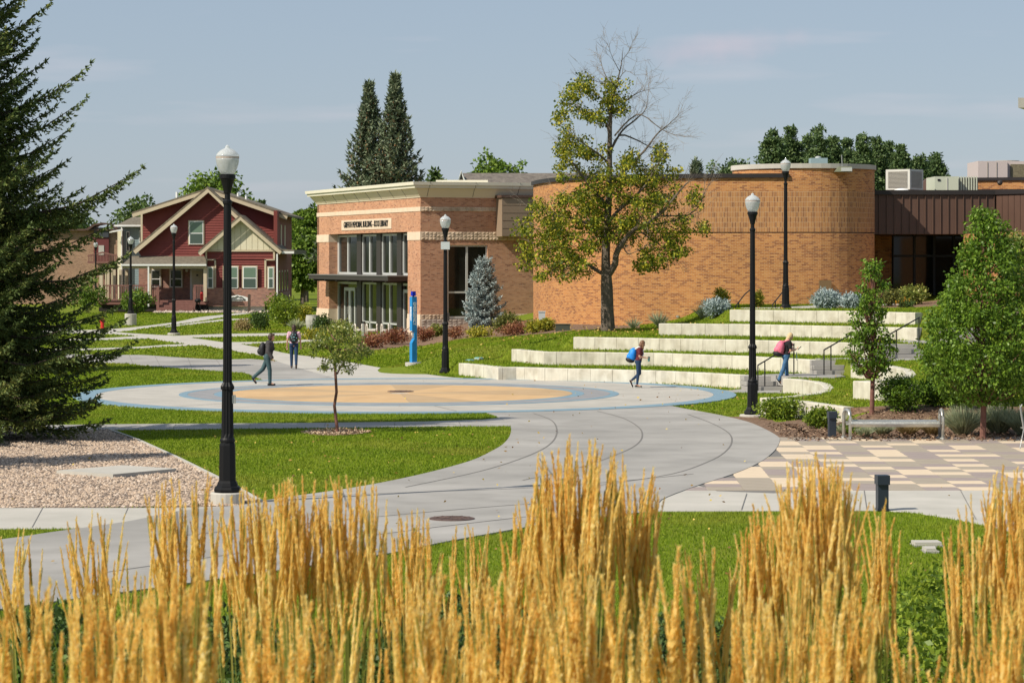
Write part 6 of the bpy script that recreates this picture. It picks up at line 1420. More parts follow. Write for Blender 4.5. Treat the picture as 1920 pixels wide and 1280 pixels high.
# ------------------------------------------------------------------ emergency tower
x, y, z = hit(775, 683); k = y/FPX; zt = CAM_H-(556-HORIZ)*k
t = thing('emergency_tower', 'bright blue emergency phone tower with white lettering on the lawn', 'emergency phone', (x, y, z))
MB().lathe([(.31, -.2), (.31, .06), (.29, .07)], (x, y, z), 20).build('concrete_pad', conc_light, t)
H0 = z+.07; hx, hy = .105, .095; rz = .55
def tb(x0, x1, y0, y1, z0, z1, nm='pillar', mt=None, par=None): 
    m = MB(); p = []
    for zz in (z0, z1):
        for a, b in ((x0,y0),(x1,y0),(x1,y1),(x0,y1)): p.append((x+a*math.cos(rz)-b*math.sin(rz), y+a*math.sin(rz)+b*math.cos(rz), zz))
    return m.hexa(p).build(nm, mt or sign_blue, par if par is not None else t)
nz0, nz1 = CAM_H-(638-HORIZ)*k, CAM_H-(620-HORIZ)*k
tb(-hx, hx, -hy, hy, H0, nz0-.1); tb(-hx, hx, -hy, hy, nz1, zt); tb(-hx+.10, hx, -hy, hy, nz0-.098, nz1-.002)
m = MB(); p = []
for a, b, zz in ((-hx,-hy,nz0-.098),(-hx+.098,-hy,nz0-.098),(-hx+.098,hy,nz0-.098),(-hx,hy,nz0-.098),(-hx+.07,-hy,nz0+.02),(-hx+.098,-hy,nz0+.04),(-hx+.098,hy,nz0+.04),(-hx+.07,hy,nz0+.02)): p.append((x+a*math.cos(rz)-b*math.sin(rz), y+a*math.sin(rz)+b*math.cos(rz), zz))
m.hexa(p).build('phone_shelf', sign_blue, t); tb(-hx+.08, -hx+.098, -.05, .05, nz0+.1, nz1-.05, 'phone_panel', steel)
MB().lathe([(.04, zt), (.04, zt+.03)], (x, y, 0), 12).build('beacon_seat', letter_blk, t); MB().box(x-.07, x+.07, y-.07, y+.07, zt+.03, zt+.2, rz).build('beacon', beacon_blue, t)
for face, s_, sz in ((0, .0, .165), (1, .0, .10)):
    if face == 0: n_ = Vector((math.sin(rz), -math.cos(rz), 0)); dx_ = Vector((math.cos(rz), math.sin(rz), 0)); o_ = n_*(hy+.004)
    else: n_ = Vector((-math.cos(rz), -math.sin(rz), 0)); dx_ = Vector((math.sin(rz), -math.cos(rz), 0)); o_ = n_*(hx+.004)
    zc = (CAM_H-(588-HORIZ)*k); M = Matrix.Translation(Vector((x, y, zc))+o_) @ Matrix((dx_, Vector((0,0,1)), n_)).transposed().to_4x4()
    # letters read downwards, turned a quarter
    text_obj('EMERGENCY', sz, white_paint, M @ Matrix.Rotation(R(-90), 4, 'Z'), t, 'lettering', ext=.003, xs=.92, offset=.006)
# ------------------------------------------------------------------ in-ground lights, boxes, hydrant, planter
for px, py, lab in ((881,677,'left pale aqua in-ground disc on the lawn behind the lowest seat wall'), (898,673.5,'right pale aqua in-ground disc on the lawn behind the lowest seat wall')):
    X_, Y_, Z_ = hit(px, py); t = thing('ground_light', lab, 'ground light', (X_, Y_, Z_), 'aqua discs in the lawn'); MB().lathe([(.16, -.05), (.16, .05), (.14, .065)], (X_, Y_, Z_), 16).build('lens', aqua_glass, t); MB().lathe([(.19, -.05), (.19, .035), (.162, .036)], (X_, Y_, Z_), 16).build('ring', box_grey, t)
X_, Y_ = Wx(1016, 111.0), 111.0; Z_ = h1(X_, Y_); t = thing('electrical_box', 'pale grey electrical box against the left end of the amber wall', 'electrical box', (X_, Y_, Z_)); zz = CAM_H-(585-HORIZ)*Y_/FPX
MB().box(X_-.14, X_+.14, 110.8, 111.2, Z_, zz).build('cabinet', box_grey, t); MB().box(X_-.16, X_+.16, 110.78, 111.22, zz, zz+.04).build('lid', box_grey, t)
X_, Y_, Z_ = hit(1057, 620); t = thing('utility_box', 'low dark green utility box on the ground by the amber wall', 'utility box', (X_, Y_, Z_)); MB().box(X_-.32, X_+.25, Y_, Y_+.4, Z_-.05, Z_+.24).build('box', pmat('dark_olive_box', [col(.06,.07,.05)], rough=.6), t); MB().box(X_-.34, X_+.27, Y_-.02, Y_+.42, Z_+.242, Z_+.27).build('lid', pmat('olive_lid', [col(.09,.10,.07)], rough=.6), t)
X_, Y_ = G(192, 616); t = thing('fire_hydrant', 'red fire hydrant on the grass near the large spruce', 'fire hydrant', (X_, Y_, 0)); s = 1.25
MB().lathe([(.17,0),(.17,.05),(.11,.06),(.11,.45),(.14,.46),(.14,.50),(.12,.51),(.12,.58),(.09,.64),(.03,.68),(.03,.70)], (X_, Y_, 0), 14).build('barrel', red_paint, t)
for a in (-1, 1): MB().tube([(X_, Y_, .42), (X_+a*.18, Y_, .42)], .05, 8).build('nozzle', red_paint, t)
X_, Y_ = Wx(586, 148), 148; t = thing('planter', 'tall rounded grey planter urn by the library corner', 'planter', (X_, Y_, 0)); hh = .98; r0 = 13*Y_/FPX
MB().lathe([(r0*.62,.0),(r0*.75,.12),(r0*.98,.45),(r0*1.02,.70),(r0*.92,hh-.04),(r0*.93,hh),(r0*.80,hh),(r0*.78,hh-.1)], (X_, Y_, 0), 24, flute=(.05, .9, .97)).build('bowl', planter_m, t)
MB().lathe([(r0*.60,-.05),(r0*.62,.0)], (X_, Y_, 0), 20).build('foot', planter_m, t)
def bench(label, px0, px1, pyb, pyt, d, name='bench', seats=1, mt=None):
    x0, x1 = Wx(px0, d), Wx(px1, d); z0 = h1((x0+x1)/2, d); zt = CAM_H-(pyt-HORIZ)*d/FPX; hgt = zt-z0; t = thing(name, label, 'bench', ((x0+x1)/2, d, z0)); m = mt or steel; dp = .42
    for k, xx in enumerate((x0+.04, x1-.04)):
        pts = [(xx, d, z0)]+[(xx, d, z0+hgt-.16)]+[(xx, d+dp/2-dp/2*math.cos(a), z0+hgt-.16+.16*math.sin(a)) for a in np.linspace(.3, math.pi-.3, 7)]+[(xx, d+dp, z0+hgt-.16), (xx, d+dp, z0)]
        a_ = MB().tube([(p[0]+ (.10 if k == 0 else -.0)*(1-(p[1]-d)/dp)-.0, p[1], p[2]) for p in pts], .040, 10).build('arm', m, t, smooth=True)
        for yy, ox in ((d, .10 if k == 0 else 0), (d+dp, 0)): MB().lathe([(.085,0),(.085,.02),(.06,.05),(.043,.06)], (xx+ox, yy, z0), 12).build('foot_plate', m, a_)
    zs = z0+hgt*.62
    sm_ = MB(); pr = [(d-.06, zs-.11), (d-.085, zs-.05), (d-.05, zs), (d+.02, zs+.015), (d+dp*.5, zs-.015), (d+dp-.02, zs+.02), (d+dp+.05, zs-.02), (d+dp+.04, zs-.07)]
    for i in range(len(pr)-1): sm_.face([(x0+.14, pr[i][0], pr[i][1]), (x1-.12, pr[i][0], pr[i][1]), (x1-.12, pr[i+1][0], pr[i+1][1]), (x0+.14, pr[i+1][0], pr[i+1][1])]); sm_.face([(x0+.14, pr[i][0], pr[i][1]-.012), (x1-.12, pr[i][0], pr[i][1]-.012), (x1-.12, pr[i+1][0], pr[i+1][1]-.012), (x0+.14, pr[i+1][0], pr[i+1][1]-.012)])
    st = sm_.build('seat', m, t)
    rb_ = MB(); nr = 56 if seats == 1 and d < 80 else 8
    for i in range(nr):
        xx = x0+.16+(x1-x0-.3)*i/(nr-1); 
        for j in range(len(pr)-1): rb_.tube([(xx, pr[j][0], pr[j][1]+.003), (xx, pr[j+1][0], pr[j+1][1]+.003)], .007, 3, False)
    rb_.build('seat_ribs', m, st, kind='stuff')
    for yy, zz in ((d-.0, zs-.06), (d+dp, zs-.04)): MB().tube([(x0+.04, yy, zz), (x1-.04, yy, zz)], .022, 8).build('rail', m, t)
    return t
bench('long brushed metal backless bench with looped arms on the paver edge', 1583, 1771, 825, 769, 59.6)
benchm = pmat('bench_white', [col(.58,.53,.46)], rough=.5)
for i, (a, b) in enumerate(((662, 680), (684, 708), (712, 730))):
    bench(['left small pale metal bench by the library doors', 'middle small pale metal bench behind the grey bollard', 'right small pale metal bench by the library doors'][i], a, b, 632, 608, 137.5-i*.8, seats=2, mt=benchm)['group'] = 'small pale benches by the library doors'
def bollard(label, px, pyb, pyt, d, w_, mat, name='bollard', rot=0.1):
    x = Wx(px, d); z = h1(x, d)+.01; zt = CAM_H-(pyt-HORIZ)*d/FPX; t = thing(name, label, 'bollard', (x, d, z))
    MB().box(x-w_*.85, x+w_*.85, d-w_*.85, d+w_*.85, z, zt-.16, rot).build('post', mat, t); MB().box(x-w_, x+w_, d-w_*1.25, d+w_, zt-.155, zt, rot).build('head', mat, t)
    MB().box(x-w_*.95, x+w_*.95, d-w_*.95, d+w_*.95, z, z+.03, rot).build('base_plate', mat, t); return t
bollard('dark blue black bollard light beside the bench', 1560, 821, 771, 60.3, .10, bollard_m)
bollard('dark bollard light at the lawn edge behind the tall grass on the right', 1654, 957, 890, 42.8, .105, bollard_m)
X_ = Wx(688, 139); t = thing('bollard', 'slim grey bollard in front of the library benches', 'bollard', (X_, 139, 0)); zt = CAM_H-(600-HORIZ)*139/FPX
MB().lathe([(.085,0),(.085,zt-.1)], (X_, 136, 0), 12).build('post', steel, t); MB().lathe([(.095,zt-.098),(.095,zt-.02),(.05,zt)], (X_, 136, 0), 12).build('cap', letter_blk, t)
# metal cafe chair at the right edge
d = 56.8; X_ = Wx(1921, d); t = thing('cafe_chair', 'edge of a silver metal mesh chair cut off by the right border', 'chair', (X_, d, 0))
zt = CAM_H-(760-HORIZ)*d/FPX
for s in (0, .5):
    MB().tube([(X_-.12+s*.2, d-.1+s, 0.01), (X_-.02+s*.2, d+s*.9, .42), (X_-.10+s*.2, d+s*.9, zt-.05), (X_-.06+s*.2, d+s*.9, zt)], .014, 7).build('leg', steel, t)
    MB().tube([(X_+.62, d+.0+s, 0.01), (X_+.5, d+s*.9, .42), (X_+.0+s*.2, d+s*.9, .44)], .014, 7).build('leg', steel, t)
MB().box(X_, X_+.48, d, d+.46, .43, .455).build('seat', steel, t)
m = MB()
for k in range(7): m.tube([(X_-.02-.012*k, d+.02, .5+k*.055), (X_-.02-.012*k+.1, d+.45, .5+k*.055)], .007, 4)
for k in range(8): m.tube([(X_-.0+k*.012, d+.02+k*.06, .46), (X_-.1+k*.012, d+.02+k*.06, zt)], .007, 4)
m.build('back_mesh', steel, t)
for px0, px1, py, d, lab in ((1712,1762,1027,37.6,'long white paving slab in the lawn beside the right hedge'), (1733,1757,1042,36.8,'short white paving slab just below the longer one')):
    x0, x1 = Wx(px0, d), Wx(px1, d); z = h1(x0, d); t = thing('paving_slab', lab, 'paving slab', (x0, d, z)); MB().box(x0, x1, d-.16, d+.16, z-.02, z+.065, .04).build('slab', conc_light, t); MB().box(x0-.02, x1+.02, d-.17, d+.17, z-.03, z+.02, .04).build('bedding', concrete, t)

# ------------------------------------------------------------------ people
def remesh(mb, name, vox, mat, M, sm_it=3):
    me = mb.mesh('tmp', mat); o = bpy.data.objects.new('tmp', me); C.objects.link(o)
    r = o.modifiers.new('r', 'REMESH'); r.mode = 'VOXEL'; r.voxel_size = vox
    s = o.modifiers.new('s', 'SMOOTH'); s.factor = .5; s.iterations = sm_it
    dg = bpy.context.evaluated_depsgraph_get(); out = bpy.data.meshes.new_from_object(o.evaluated_get(dg)); bpy.data.objects.remove(o)
    out.name = name; out.materials.clear(); out.materials.append(mat); out.polygons.foreach_set('use_smooth', [True]*len(out.polygons)); out.transform(M); return out
def V3(*a): return Vector(a)
def hand(mb, w, d, side, curl=.3, sc=1.0):
    "palm and five fingers from wrist w along d"
    d = Vector(d).normalized(); l = d.cross(Vector(side)).normalized(); s = l.cross(d).normalized()
    p = w+d*.085*sc; 
    for a in (-.028, -.010, .010, .028): mb.capsule(w+d*.02*sc+s*a*.7*sc, p+s*a*sc, .013*sc, .012*sc, 8)
    for i, (a, L) in enumerate(((-.030, .055), (-.011, .072), (.010, .078), (.030, .068))):
        q = p+s*a*sc; m = q+(d*(1-curl*.3)-l*curl*.5).normalized()*L*.5*sc; e = m+(d*(1-curl)-l*curl*1.2).normalized()*L*.5*sc
        mb.capsule(q, m, .0090*sc, .0088*sc, 8); mb.capsule(m, e, .0088*sc, .0075*sc, 8)
    q = w+d*.03*sc+s*.028*sc; m = q+(d*.6+s*.75-l*.3).normalized()*.04*sc; e = m+(d*.85+s*.25-l*.45).normalized()*.032*sc
    mb.capsule(q, m, .0125*sc, .010*sc, 8); mb.capsule(m, e, .010*sc, .008*sc, 8)
def person(label, loc, heading, Hh, J, look, colors, female=False, sleeve='short', group=None):
    """J: joints in local frame (u forward, v left, z up) for a 1.75 m figure; look = head pitch"""
    k = Hh/1.75; t = thing('person', label, 'person', loc, group); M = Matrix.Translation(Vector(loc)) @ Matrix.Rotation(heading, 4, 'Z') @ Matrix.Scale(k, 4); M = Matrix(M)
    j = {a: Vector(b) for a, b in J.items()}; fw = Vector((1, 0, 0)); shw = .175 if female else .20; hw = .095
    chest, pel, neck, head = j['chest'], j['pelvis'], j['neck'], j['head']
    b = MB()
    b.capsule(pel+V3(0,.05,.0), pel+V3(0,-.05,.0), .115, .115); b.capsule(pel, chest, .105, .115); b.capsule(chest+V3(0,.07,.03), chest+V3(0,-.07,.03), .11, .11)
    b.capsule(chest+V3(0,0,.1), neck, .07, .052); b.capsule(neck, head+V3(-.01,0,-.05), .052, .055)
    rot = Matrix.Rotation(look, 3, 'Y')
    b.ellipsoid(head, (.095,.078,.115), 16, 12, rot); b.ellipsoid(head+rot @ V3(.03,0,-.05), (.062,.055,.07), 12, 8, rot); b.ellipsoid(head+rot @ V3(.098,0,-.015), (.022,.014,.024), 8, 6, rot)
    b.ellipsoid(head+rot @ V3(.085,0,-.062), (.016,.026,.010), 8, 6, rot)
    for s in (1, -1): b.ellipsoid(head+rot @ V3(-.005,.078*s,-.01), (.018,.010,.028), 8, 6, rot)
    for s, n in ((1, 'L'), (-1, 'R')):
        sh, el, wr, ha = j['sh'+n], j['el'+n], j['wr'+n], j['hd'+n]; b.capsule(chest+V3(0,.10*s,.06), sh, .07, .055); b.capsule(sh, el, .047, .038); b.capsule(el, wr, .038, .025); hand(b, wr, ha-wr, j.get('side'+n, V3(0,s,0)), .45)
        hp, kn, an, to = j['hp'+n], j['kn'+n], j['an'+n], j['to'+n]; b.capsule(hp, kn, .082, .054); b.capsule(kn, an, .053, .034); b.capsule(an, to, .036, .03)
    body = link('body', remesh(b, 'body', .0115, skin, M), t)
    e = MB()
    for s in (1, -1): e.ellipsoid(head+rot @ V3(.083,.031*s,.012), (.011,.014,.009), 8, 6, rot)
    e.build('tmp', white_paint) ; o = bpy.data.objects['tmp']; o.name = 'eyes'; o.data.transform(M @ Matrix.Identity(4)); o.data.transform(Matrix.Translation(-Vector(loc))); o.parent = body; o.data.materials.clear(); o.data.materials.append(letter_blk)
    # shirt or hoodie
    g = MB(); th = .014 if sleeve == 'short' else .026
    hem = pel+V3(0,0,-.0 if sleeve == 'short' else -.06)
    g.capsule(hem+V3(.0,.055,.05), hem+V3(0,-.055,.05), .118+th*.4, .118+th*.4); g.capsule(hem+V3(0,0,.06), chest, .115+th, .125+th); g.capsule(chest+V3(0,.085,.04), chest+V3(0,-.085,.04), .115+th, .115+th); g.capsule(chest+V3(0,0,.10), neck+V3(0,0,-.03), .085+th*.5, .062+th*.6)
    if female:
        for s in (1, -1): g.ellipsoid(chest+V3(.085,.06*s,-.02), (.06,.06,.06), 10, 8)
    for s, n in ((1, 'L'), (-1, 'R')):
        sh, el, wr = j['sh'+n], j['el'+n], j['wr'+n]; g.capsule(chest+V3(0,.10*s,.06), sh, .072+th, .058+th)
        if sleeve == 'short': g.capsule(sh, sh+(el-sh)*.62, .052+th, .052+th)
        else: g.capsule(sh, el, .05+th, .044+th); g.capsule(el, wr+(el-wr)*.06, .044+th, .036+th)
    if sleeve != 'short': g.ellipsoid(neck+V3(-.06,0,-.02), (.085,.105,.06), 12, 8)
    link('shirt' if sleeve == 'short' else 'hooded_jacket', remesh(g, 'shirt', .013, colors['shirt'], M), body)
    p = MB(); p.capsule(pel+V3(0,.055,.02), pel+V3(0,-.055,.02), .125, .125)
    for s, n in ((1, 'L'), (-1, 'R')):
        hp, kn, an = j['hp'+n], j['kn'+n], j['an'+n]; sl = colors.get('slim', .0); p.capsule(hp, kn, .094, .066-sl*.5+.006); p.capsule(kn, an+(kn-an)*colors.get('hem', .04), .066-sl*.5+.006, .052-sl+.004)
        p.ellipsoid(hp+V3(-.035,0,.0), (.10,.085,.10), 10, 8)
    link('trousers', remesh(p, 'trousers', .014, colors['pants'], M), body)
    for s, n in ((1, 'L'), (-1, 'R')):
        an, to = j['an'+n], j['to'+n]; d = (to-an); dirn = d.normalized(); heel = j.get('he'+n, an-Vector((.05,0,.04)))
        f = MB(); f.capsule(heel, to, .036, .036); f.capsule(heel+(an-heel)*.5, heel+(to-heel)*.45+(an-heel)*.25, .042, .038); f.capsule(an+(heel-an)*.25, heel+(an-heel)*.3, .042, .042)
        so_ = link('shoe', remesh(f, 'shoe', .011, colors['shoe'], M), body)
        if 'sole' in colors:
            q = MB(); ax = (to-heel).normalized(); up = (an-heel); up = (up-ax*up.dot(ax)).normalized(); q.capsule(heel-up*.026, to-up*.026, .038, .038); sme = q.mesh('sole', colors['sole'])
            c0 = heel-up*.026; 
            for v in sme.vertices:
                dd = (v.co-c0).dot(up); v.co -= up*dd*.62
            sme.transform(M); link('sole', sme, so_)
    # hair
    hr = MB(); hr.ellipsoid(head+rot @ V3(-.012,0,.018), (.102,.088,.118), 16, 12, rot)
    for q, r_ in colors['hair_pts']: hr.ellipsoid(head+V3(*q), r_, 12, 8)
    hm = remesh(hr, 'hair', .010, colors['hair'], Matrix.Identity(4), 1)
    bm = bmesh.new(); bm.from_mesh(hm); iv = rot.inverted()
    kill = [v for v in bm.verts if (iv @ (v.co-head)).x > .045 and (iv @ (v.co-head)).z < .058 and abs((iv @ (v.co-head)).y) < .075]
    bmesh.ops.delete(bm, geom=kill, context='VERTS'); bm.to_mesh(hm); bm.free(); hm.transform(M); link('hair', hm, body)
    return t, M, j, k
def leg(u_hip, ang_th, ang_sh, v, foot, z_hip=.93, Lt=.42, Ls=.42):
    hp = Vector((u_hip, v, z_hip)); kn = hp+Vector((math.sin(ang_th), 0, -math.cos(ang_th)))*Lt; an = kn+Vector((math.sin(ang_sh), 0, -math.cos(ang_sh)))*Ls
    to = an+Vector((math.cos(foot), 0, math.sin(foot)))*.15+Vector((.0, 0, -.045)); he = an+Vector((-.055*math.cos(foot), 0, -.045-.055*math.sin(foot)))
    return hp, kn, an, to, he
def pose(legL, legR, chest, neck, head, arms, pel=(0,0,.95)):
    J = dict(pelvis=pel, chest=chest, neck=neck, head=head)
    for n, L in (('L', legL), ('R', legR)): J['hp'+n], J['kn'+n], J['an'+n], J['to'+n], J['he'+n] = L
    for n in 'LR': J['sh'+n], J['el'+n], J['wr'+n], J['hd'+n] = [Vector(q) for q in arms[n]]
    return J
def fix_ground(J):
    mz = min(min(J['to'+n].z, J['he'+n].z) for n in 'LR')-.036
    for a in J: J[a] = Vector(J[a])-Vector((0, 0, mz))
    return J
def backpack(label, M, j, mat, bottom=None, accents=None, off_u=-.23, size=(.13,.155,.24), zc=.02, lean=.12, strap_mat=None):
    c = j['chest']+Vector((off_u, 0, zc-.05)); loc = M @ c; t = thing('backpack', label, 'backpack', loc); rot = Matrix.Rotation(lean, 3, 'Y')
    m = MB(); m.ellipsoid(c, size, 16, 12, rot); m.ellipsoid(c+rot @ V3(.02,0,-.06), (size[0]*.95, size[1]*1.0, size[2]*.72), 16, 10, rot); m.ellipsoid(c+rot @ V3(-.07,0,-.08), (size[0]*.75, size[1]*.8, size[2]*.5), 14, 10, rot)
    bag = link('bag', remesh(m, 'bag', .011, mat, M, 4), t)
    if bottom: m = MB(); m.ellipsoid(c+rot @ V3(-.02,0,-size[2]*.72), (size[0]*1.12, size[1]*1.0, size[2]*.36), 16, 10, rot); link('bag_bottom', remesh(m, 'bag_bottom', .011, bottom, M, 3), t)
    m = MB(); m.ellipsoid(c+rot @ V3(-.09,0,.03), (size[0]*.62, size[1]*.7, .012), 12, 6, rot); m.tube([c+rot @ V3(-size[0]*.4-.05,0,.12), c+rot @ V3(-.02,0,size[2]+.02), c+rot @ V3(.06,0,size[2]*.8)], .009, 6); link('zip', m.mesh('zip', strap_mat or bag_black), t); bpy.data.objects[-1] if False else None
    z_ = t.children[-1]; z_.data.transform(M) if False else None
    for s in (1, -1):
        sh = j['sh'+('L' if s > 0 else 'R')]; q = MB(); a = c+Vector((.10,.07*s,size[2]*.75)); q.tube([a, Vector((sh.x-.02, sh.y*.62, sh.z+.085)), Vector((sh.x+.115, sh.y*.66, sh.z-.05)), Vector((j['chest'].x+.135, sh.y*.72, j['chest'].z-.10)), Vector((j['chest'].x+.02, sh.y*.86, j['chest'].z-.22)), c+Vector((.08,.09*s,-size[2]*.7))], [.02,.022,.022,.018,.01,.01], 8)
        q2 = q.mesh('strap', strap_mat or mat); q2.transform(M); link('strap', q2, t, None)
    if accents:
        for (du, dv, dz) in ((-.12,.05,.12),(-.13,-.05,.12),(-.135,.015,.02),(-.135,-.02,.02),(-.12,.08,.0),(-.12,.03,-.1),(-.12,-.03,-.1),(-.1,.11,.05),(-.1,-.11,-.02)):
            q = MB(); q.ellipsoid(c+Vector((du-.03, dv, dz)), (.018,.014,.018), 8, 6); me_ = q.mesh('reflector', accents); me_.transform(M); link('reflector', me_, t)
    return t
# walker in charcoal jacket heading right (+X)
J = fix_ground(pose(leg(.0, -.42, -.85, .10, -.95), leg(0, .18, .02, -.10, .0), (.07,0,1.30), (.09,0,1.47), (.12,0,1.60),
    dict(L=[(.06,.20,1.40),(-.05,.24,1.14),(.06,.25,.92),(.10,.25,.85)], R=[(.06,-.20,1.40),(.04,-.25,1.13),(.17,-.25,.93),(.20,-.25,.86)])))
x, y = G(502, 724.5)
P_, M_, j_, k_ = person('person in a charcoal hooded jacket and teal trousers striding right across the plaza', (x, y-.0, .035), 0.0, 1.76, J, .06, dict(shirt=grey_hood, pants=teal_pants, shoe=shoe_blk, hair=hair_dk, hair_pts=[((-.03,0,-.01),(.09,.09,.095)),((-.03,.06,-.04),(.06,.03,.06)),((-.03,-.06,-.04),(.06,.03,.06)),((.06,0,.085),(.06,.075,.035))]), sleeve='long')
backpack('black backpack worn by the person in the charcoal jacket', M_, j_, bag_black, size=(.12,.15,.23), off_u=-.25, zc=-.04)
# walker seen from behind
J = fix_ground(pose(leg(0, .05, -.10, .09, 0), leg(0, -.20, -.42, -.09, -.5), (.02,0,1.29), (.03,0,1.46), (.05,0,1.59),
    dict(L=[(.0,.19,1.39),(-.06,.25,1.12),(.0,.26,.88),(.02,.26,.80)], R=[(.0,-.19,1.39),(.03,-.25,1.12),(.08,-.27,.88),(.10,-.27,.80)])))
x, y = G(551, 692.5)
P_, M_, j_, k_ = person('person in a pink top and jeans with long dark hair walking away from the camera', (x, y, .02), R(95), 1.70, J, .12, dict(shirt=pink_cotton, pants=denim, shoe=shoe_br, hair=hair_dk, slim=.006, hair_pts=[((-.05,0,-.06),(.07,.085,.12)),((-.09,0,-.18),(.045,.06,.14))]), female=True)
backpack('black backpack with aqua loops on the person walking away', M_, j_, bag_black, accents=aqua, size=(.12,.165,.24), off_u=-.22, zc=-.02, lean=.05)
# student with blue backpack, mug in hand
J = fix_ground(pose(leg(.0, -.02, -.10, -.085, 0), leg(0, .10, -.86, .085, -1.15), (.05,0,1.28), (.09,0,1.44), (.14,0,1.56),
    dict(L=[(.05,.18,1.38),(.03,.21,1.12),(.25,.12,1.07),(.33,.09,1.07)], R=[(.05,-.18,1.38),(.04,-.22,1.12),(.27,-.13,1.08),(.35,-.11,1.06)])))
x, y = G(1197, 728.5)
P_, M_, j_, k_ = person('student in a maroon tee and dark jeans walking right along the lowest seat wall', (x, y, .035), R(-3), 1.60, J, .42, dict(shirt=maroon, pants=denim, shoe=shoe_blk, sole=shoe_sole, hair=hair_br, slim=.016, hem=.10, hair_pts=[((-.05,0,-.05),(.075,.09,.11)),((-.05,-.04,-.16),(.06,.05,.14)),((-.04,.04,-.15),(.06,.05,.13)),((.03,-.07,-.10),(.03,.03,.12)),((.03,.07,-.10),(.03,.03,.12))]), female=True)
backpack('bright blue backpack with dark bottom on the student in the maroon tee', M_, j_, bag_blue, bottom=bag_black, size=(.15,.17,.27), off_u=-.27, zc=-.06, lean=.30, strap_mat=white_paint)
c = M_ @ Vector((.37,-.10,1.0)); t = thing('travel_mug', 'small green mug held by the student in the maroon tee', 'mug', c)
MB().lathe([(.032,-.06),(.040,.07)], c, 12).build('cup', mug, t); MB().lathe([(.042,.07),(.042,.085),(.02,.095)], c, 12).build('cup_lid', bag_black, t)
# student with pink backpack on the steps, looking at a phone
J = fix_ground(pose(leg(.0, .10, .05, .085, 0), leg(0, -.28, -.42, -.085, -.85), (.05,0,1.30), (.085,0,1.46), (.14,0,1.585),
    dict(L=[(.07,.18,1.39),(.06,.20,1.13),(.24,.10,1.13),(.31,.07,1.18)], R=[(.07,-.18,1.39),(.08,-.22,1.12),(.28,-.14,1.15),(.36,-.12,1.20)])))
x, y = Wx(1474, 81.9), 81.9
P_, M_, j_, k_ = person('blonde student in black tee and jeans climbing the steps looking at a phone', (x, y, .155), R(12), 1.68, J, .55, dict(shirt=black_cotton, pants=denim_l, shoe=shoe_blk, sole=shoe_sole, hair=hair_bl, hair_pts=[((-.05,0,-.04),(.075,.085,.10)),((-.10,0,-.12),(.06,.06,.10)),((-.14,0,-.20),(.05,.06,.10))]), female=True)
backpack('pink backpack with black bottom on the blonde student', M_, j_, bag_pink, bottom=bag_black, size=(.15,.17,.27), off_u=-.27, zc=-.05, lean=.30, strap_mat=bag_pink)
c = M_ @ Vector((.43,-.12,1.26)); t = thing('phone', 'dark phone in the raised hand of the blonde student', 'phone', c)
MB().hexa([tuple(M_ @ Vector((.43+a*.055-.02*0, -.12+b*.036, 1.26+a*.055+cc))) for cc in (-.006, .004) for a, b in ((-1,-1),(1,-1),(1,1),(-1,1))]).build('case', letter_blk, t); MB().hexa([tuple(M_ @ Vector((.43+a*.048, -.12+b*.031, 1.26+a*.048+cc))) for cc in (.005, .007) for a, b in ((-1,-1),(1,-1),(1,1),(-1,1))]).build('screen', glass_dark, t)
c = M_ @ Vector((.30,-.2,1.02)); t = thing('key_lanyard', 'blue key lanyard hanging from the hand of the blonde student', 'lanyard', c)
MB().tube([M_ @ Vector((.31,-.15,1.12)), M_ @ Vector((.315,-.17,.98)), M_ @ Vector((.32,-.17,.92))], .012, 5).build('strap', pmat('lanyard_blue', [col(.05,.16,.25)], rough=.6), t); MB().box(c[0]-.01, c[0]+.02, c[1]-.01, c[1]+.01, c[2]-.16, c[2]-.10).build('key', steel, t)

# ------------------------------------------------------------------ feather reed grass in the foreground
def plume_mesh(seed, n=600, lean=.05):
    rg = np.random.default_rng(seed); t = rg.random(n)**.8; nb = 40; br = rg.uniform(0, 6.283, nb); kb = (t*nb).astype(int) % nb; az = br[kb]+rg.normal(size=n)*.9
    prof = np.sin(np.pi*np.clip(t, 0, 1)**.6)**.8*(1-.3*t); r = .023*prof
    bend = np.stack([lean*t**2*math.cos(seed), lean*t**2*math.sin(seed), t], 1); rad = np.stack([np.cos(az), np.sin(az), 0*az], 1)
    P = bend+rad*r[:, None]*rg.uniform(.6, 1.0, n)[:, None]-np.array([0, 0, .02]); D = rad*rg.uniform(.10, .7, n)[:, None]+np.array([0, 0, 1.])+rg.normal(size=(n, 3))*.10
    L = .046*rg.uniform(.6, 1.4, n)*(1-.25*t); n_ = unit(np.cross(D, np.cross(rad, D)))      # scales lie flat on the head, facing outwards
    Du = unit(D); A = unit(np.cross(Du, rad))*(L*.11)[:, None]; e = P+Du*L[:, None]; m = P+Du*(L*.4)[:, None]
    Q = np.stack([P, m+A, e, m-A], 1)
    nk = 24; ns = 7; tt = np.linspace(.0, .97, nk); pr = .021*np.sin(np.pi*(tt*.97+.02)**.6)**.8*(1-.3*tt); V = []
    ring = [[(lean*q*q*math.cos(seed)+p*(1+.38*rg.normal())*math.cos(a), lean*q*q*math.sin(seed)+p*(1+.38*rg.normal())*math.sin(a), q+.006*rg.normal()) for a in np.arange(ns)*2*math.pi/ns+k*.4] for k, (q, p) in enumerate(zip(tt, pr))]
    for k in range(nk-1):
        for i in range(ns): V.append([ring[k][i], ring[k][(i+1) % ns], ring[k+1][(i+1) % ns], ring[k+1][i]])
    return npmesh('plume', np.concatenate([Q, np.array(V)]), 4, plume_m)
PLM = [plume_mesh(i, 480) for i in range(12)]
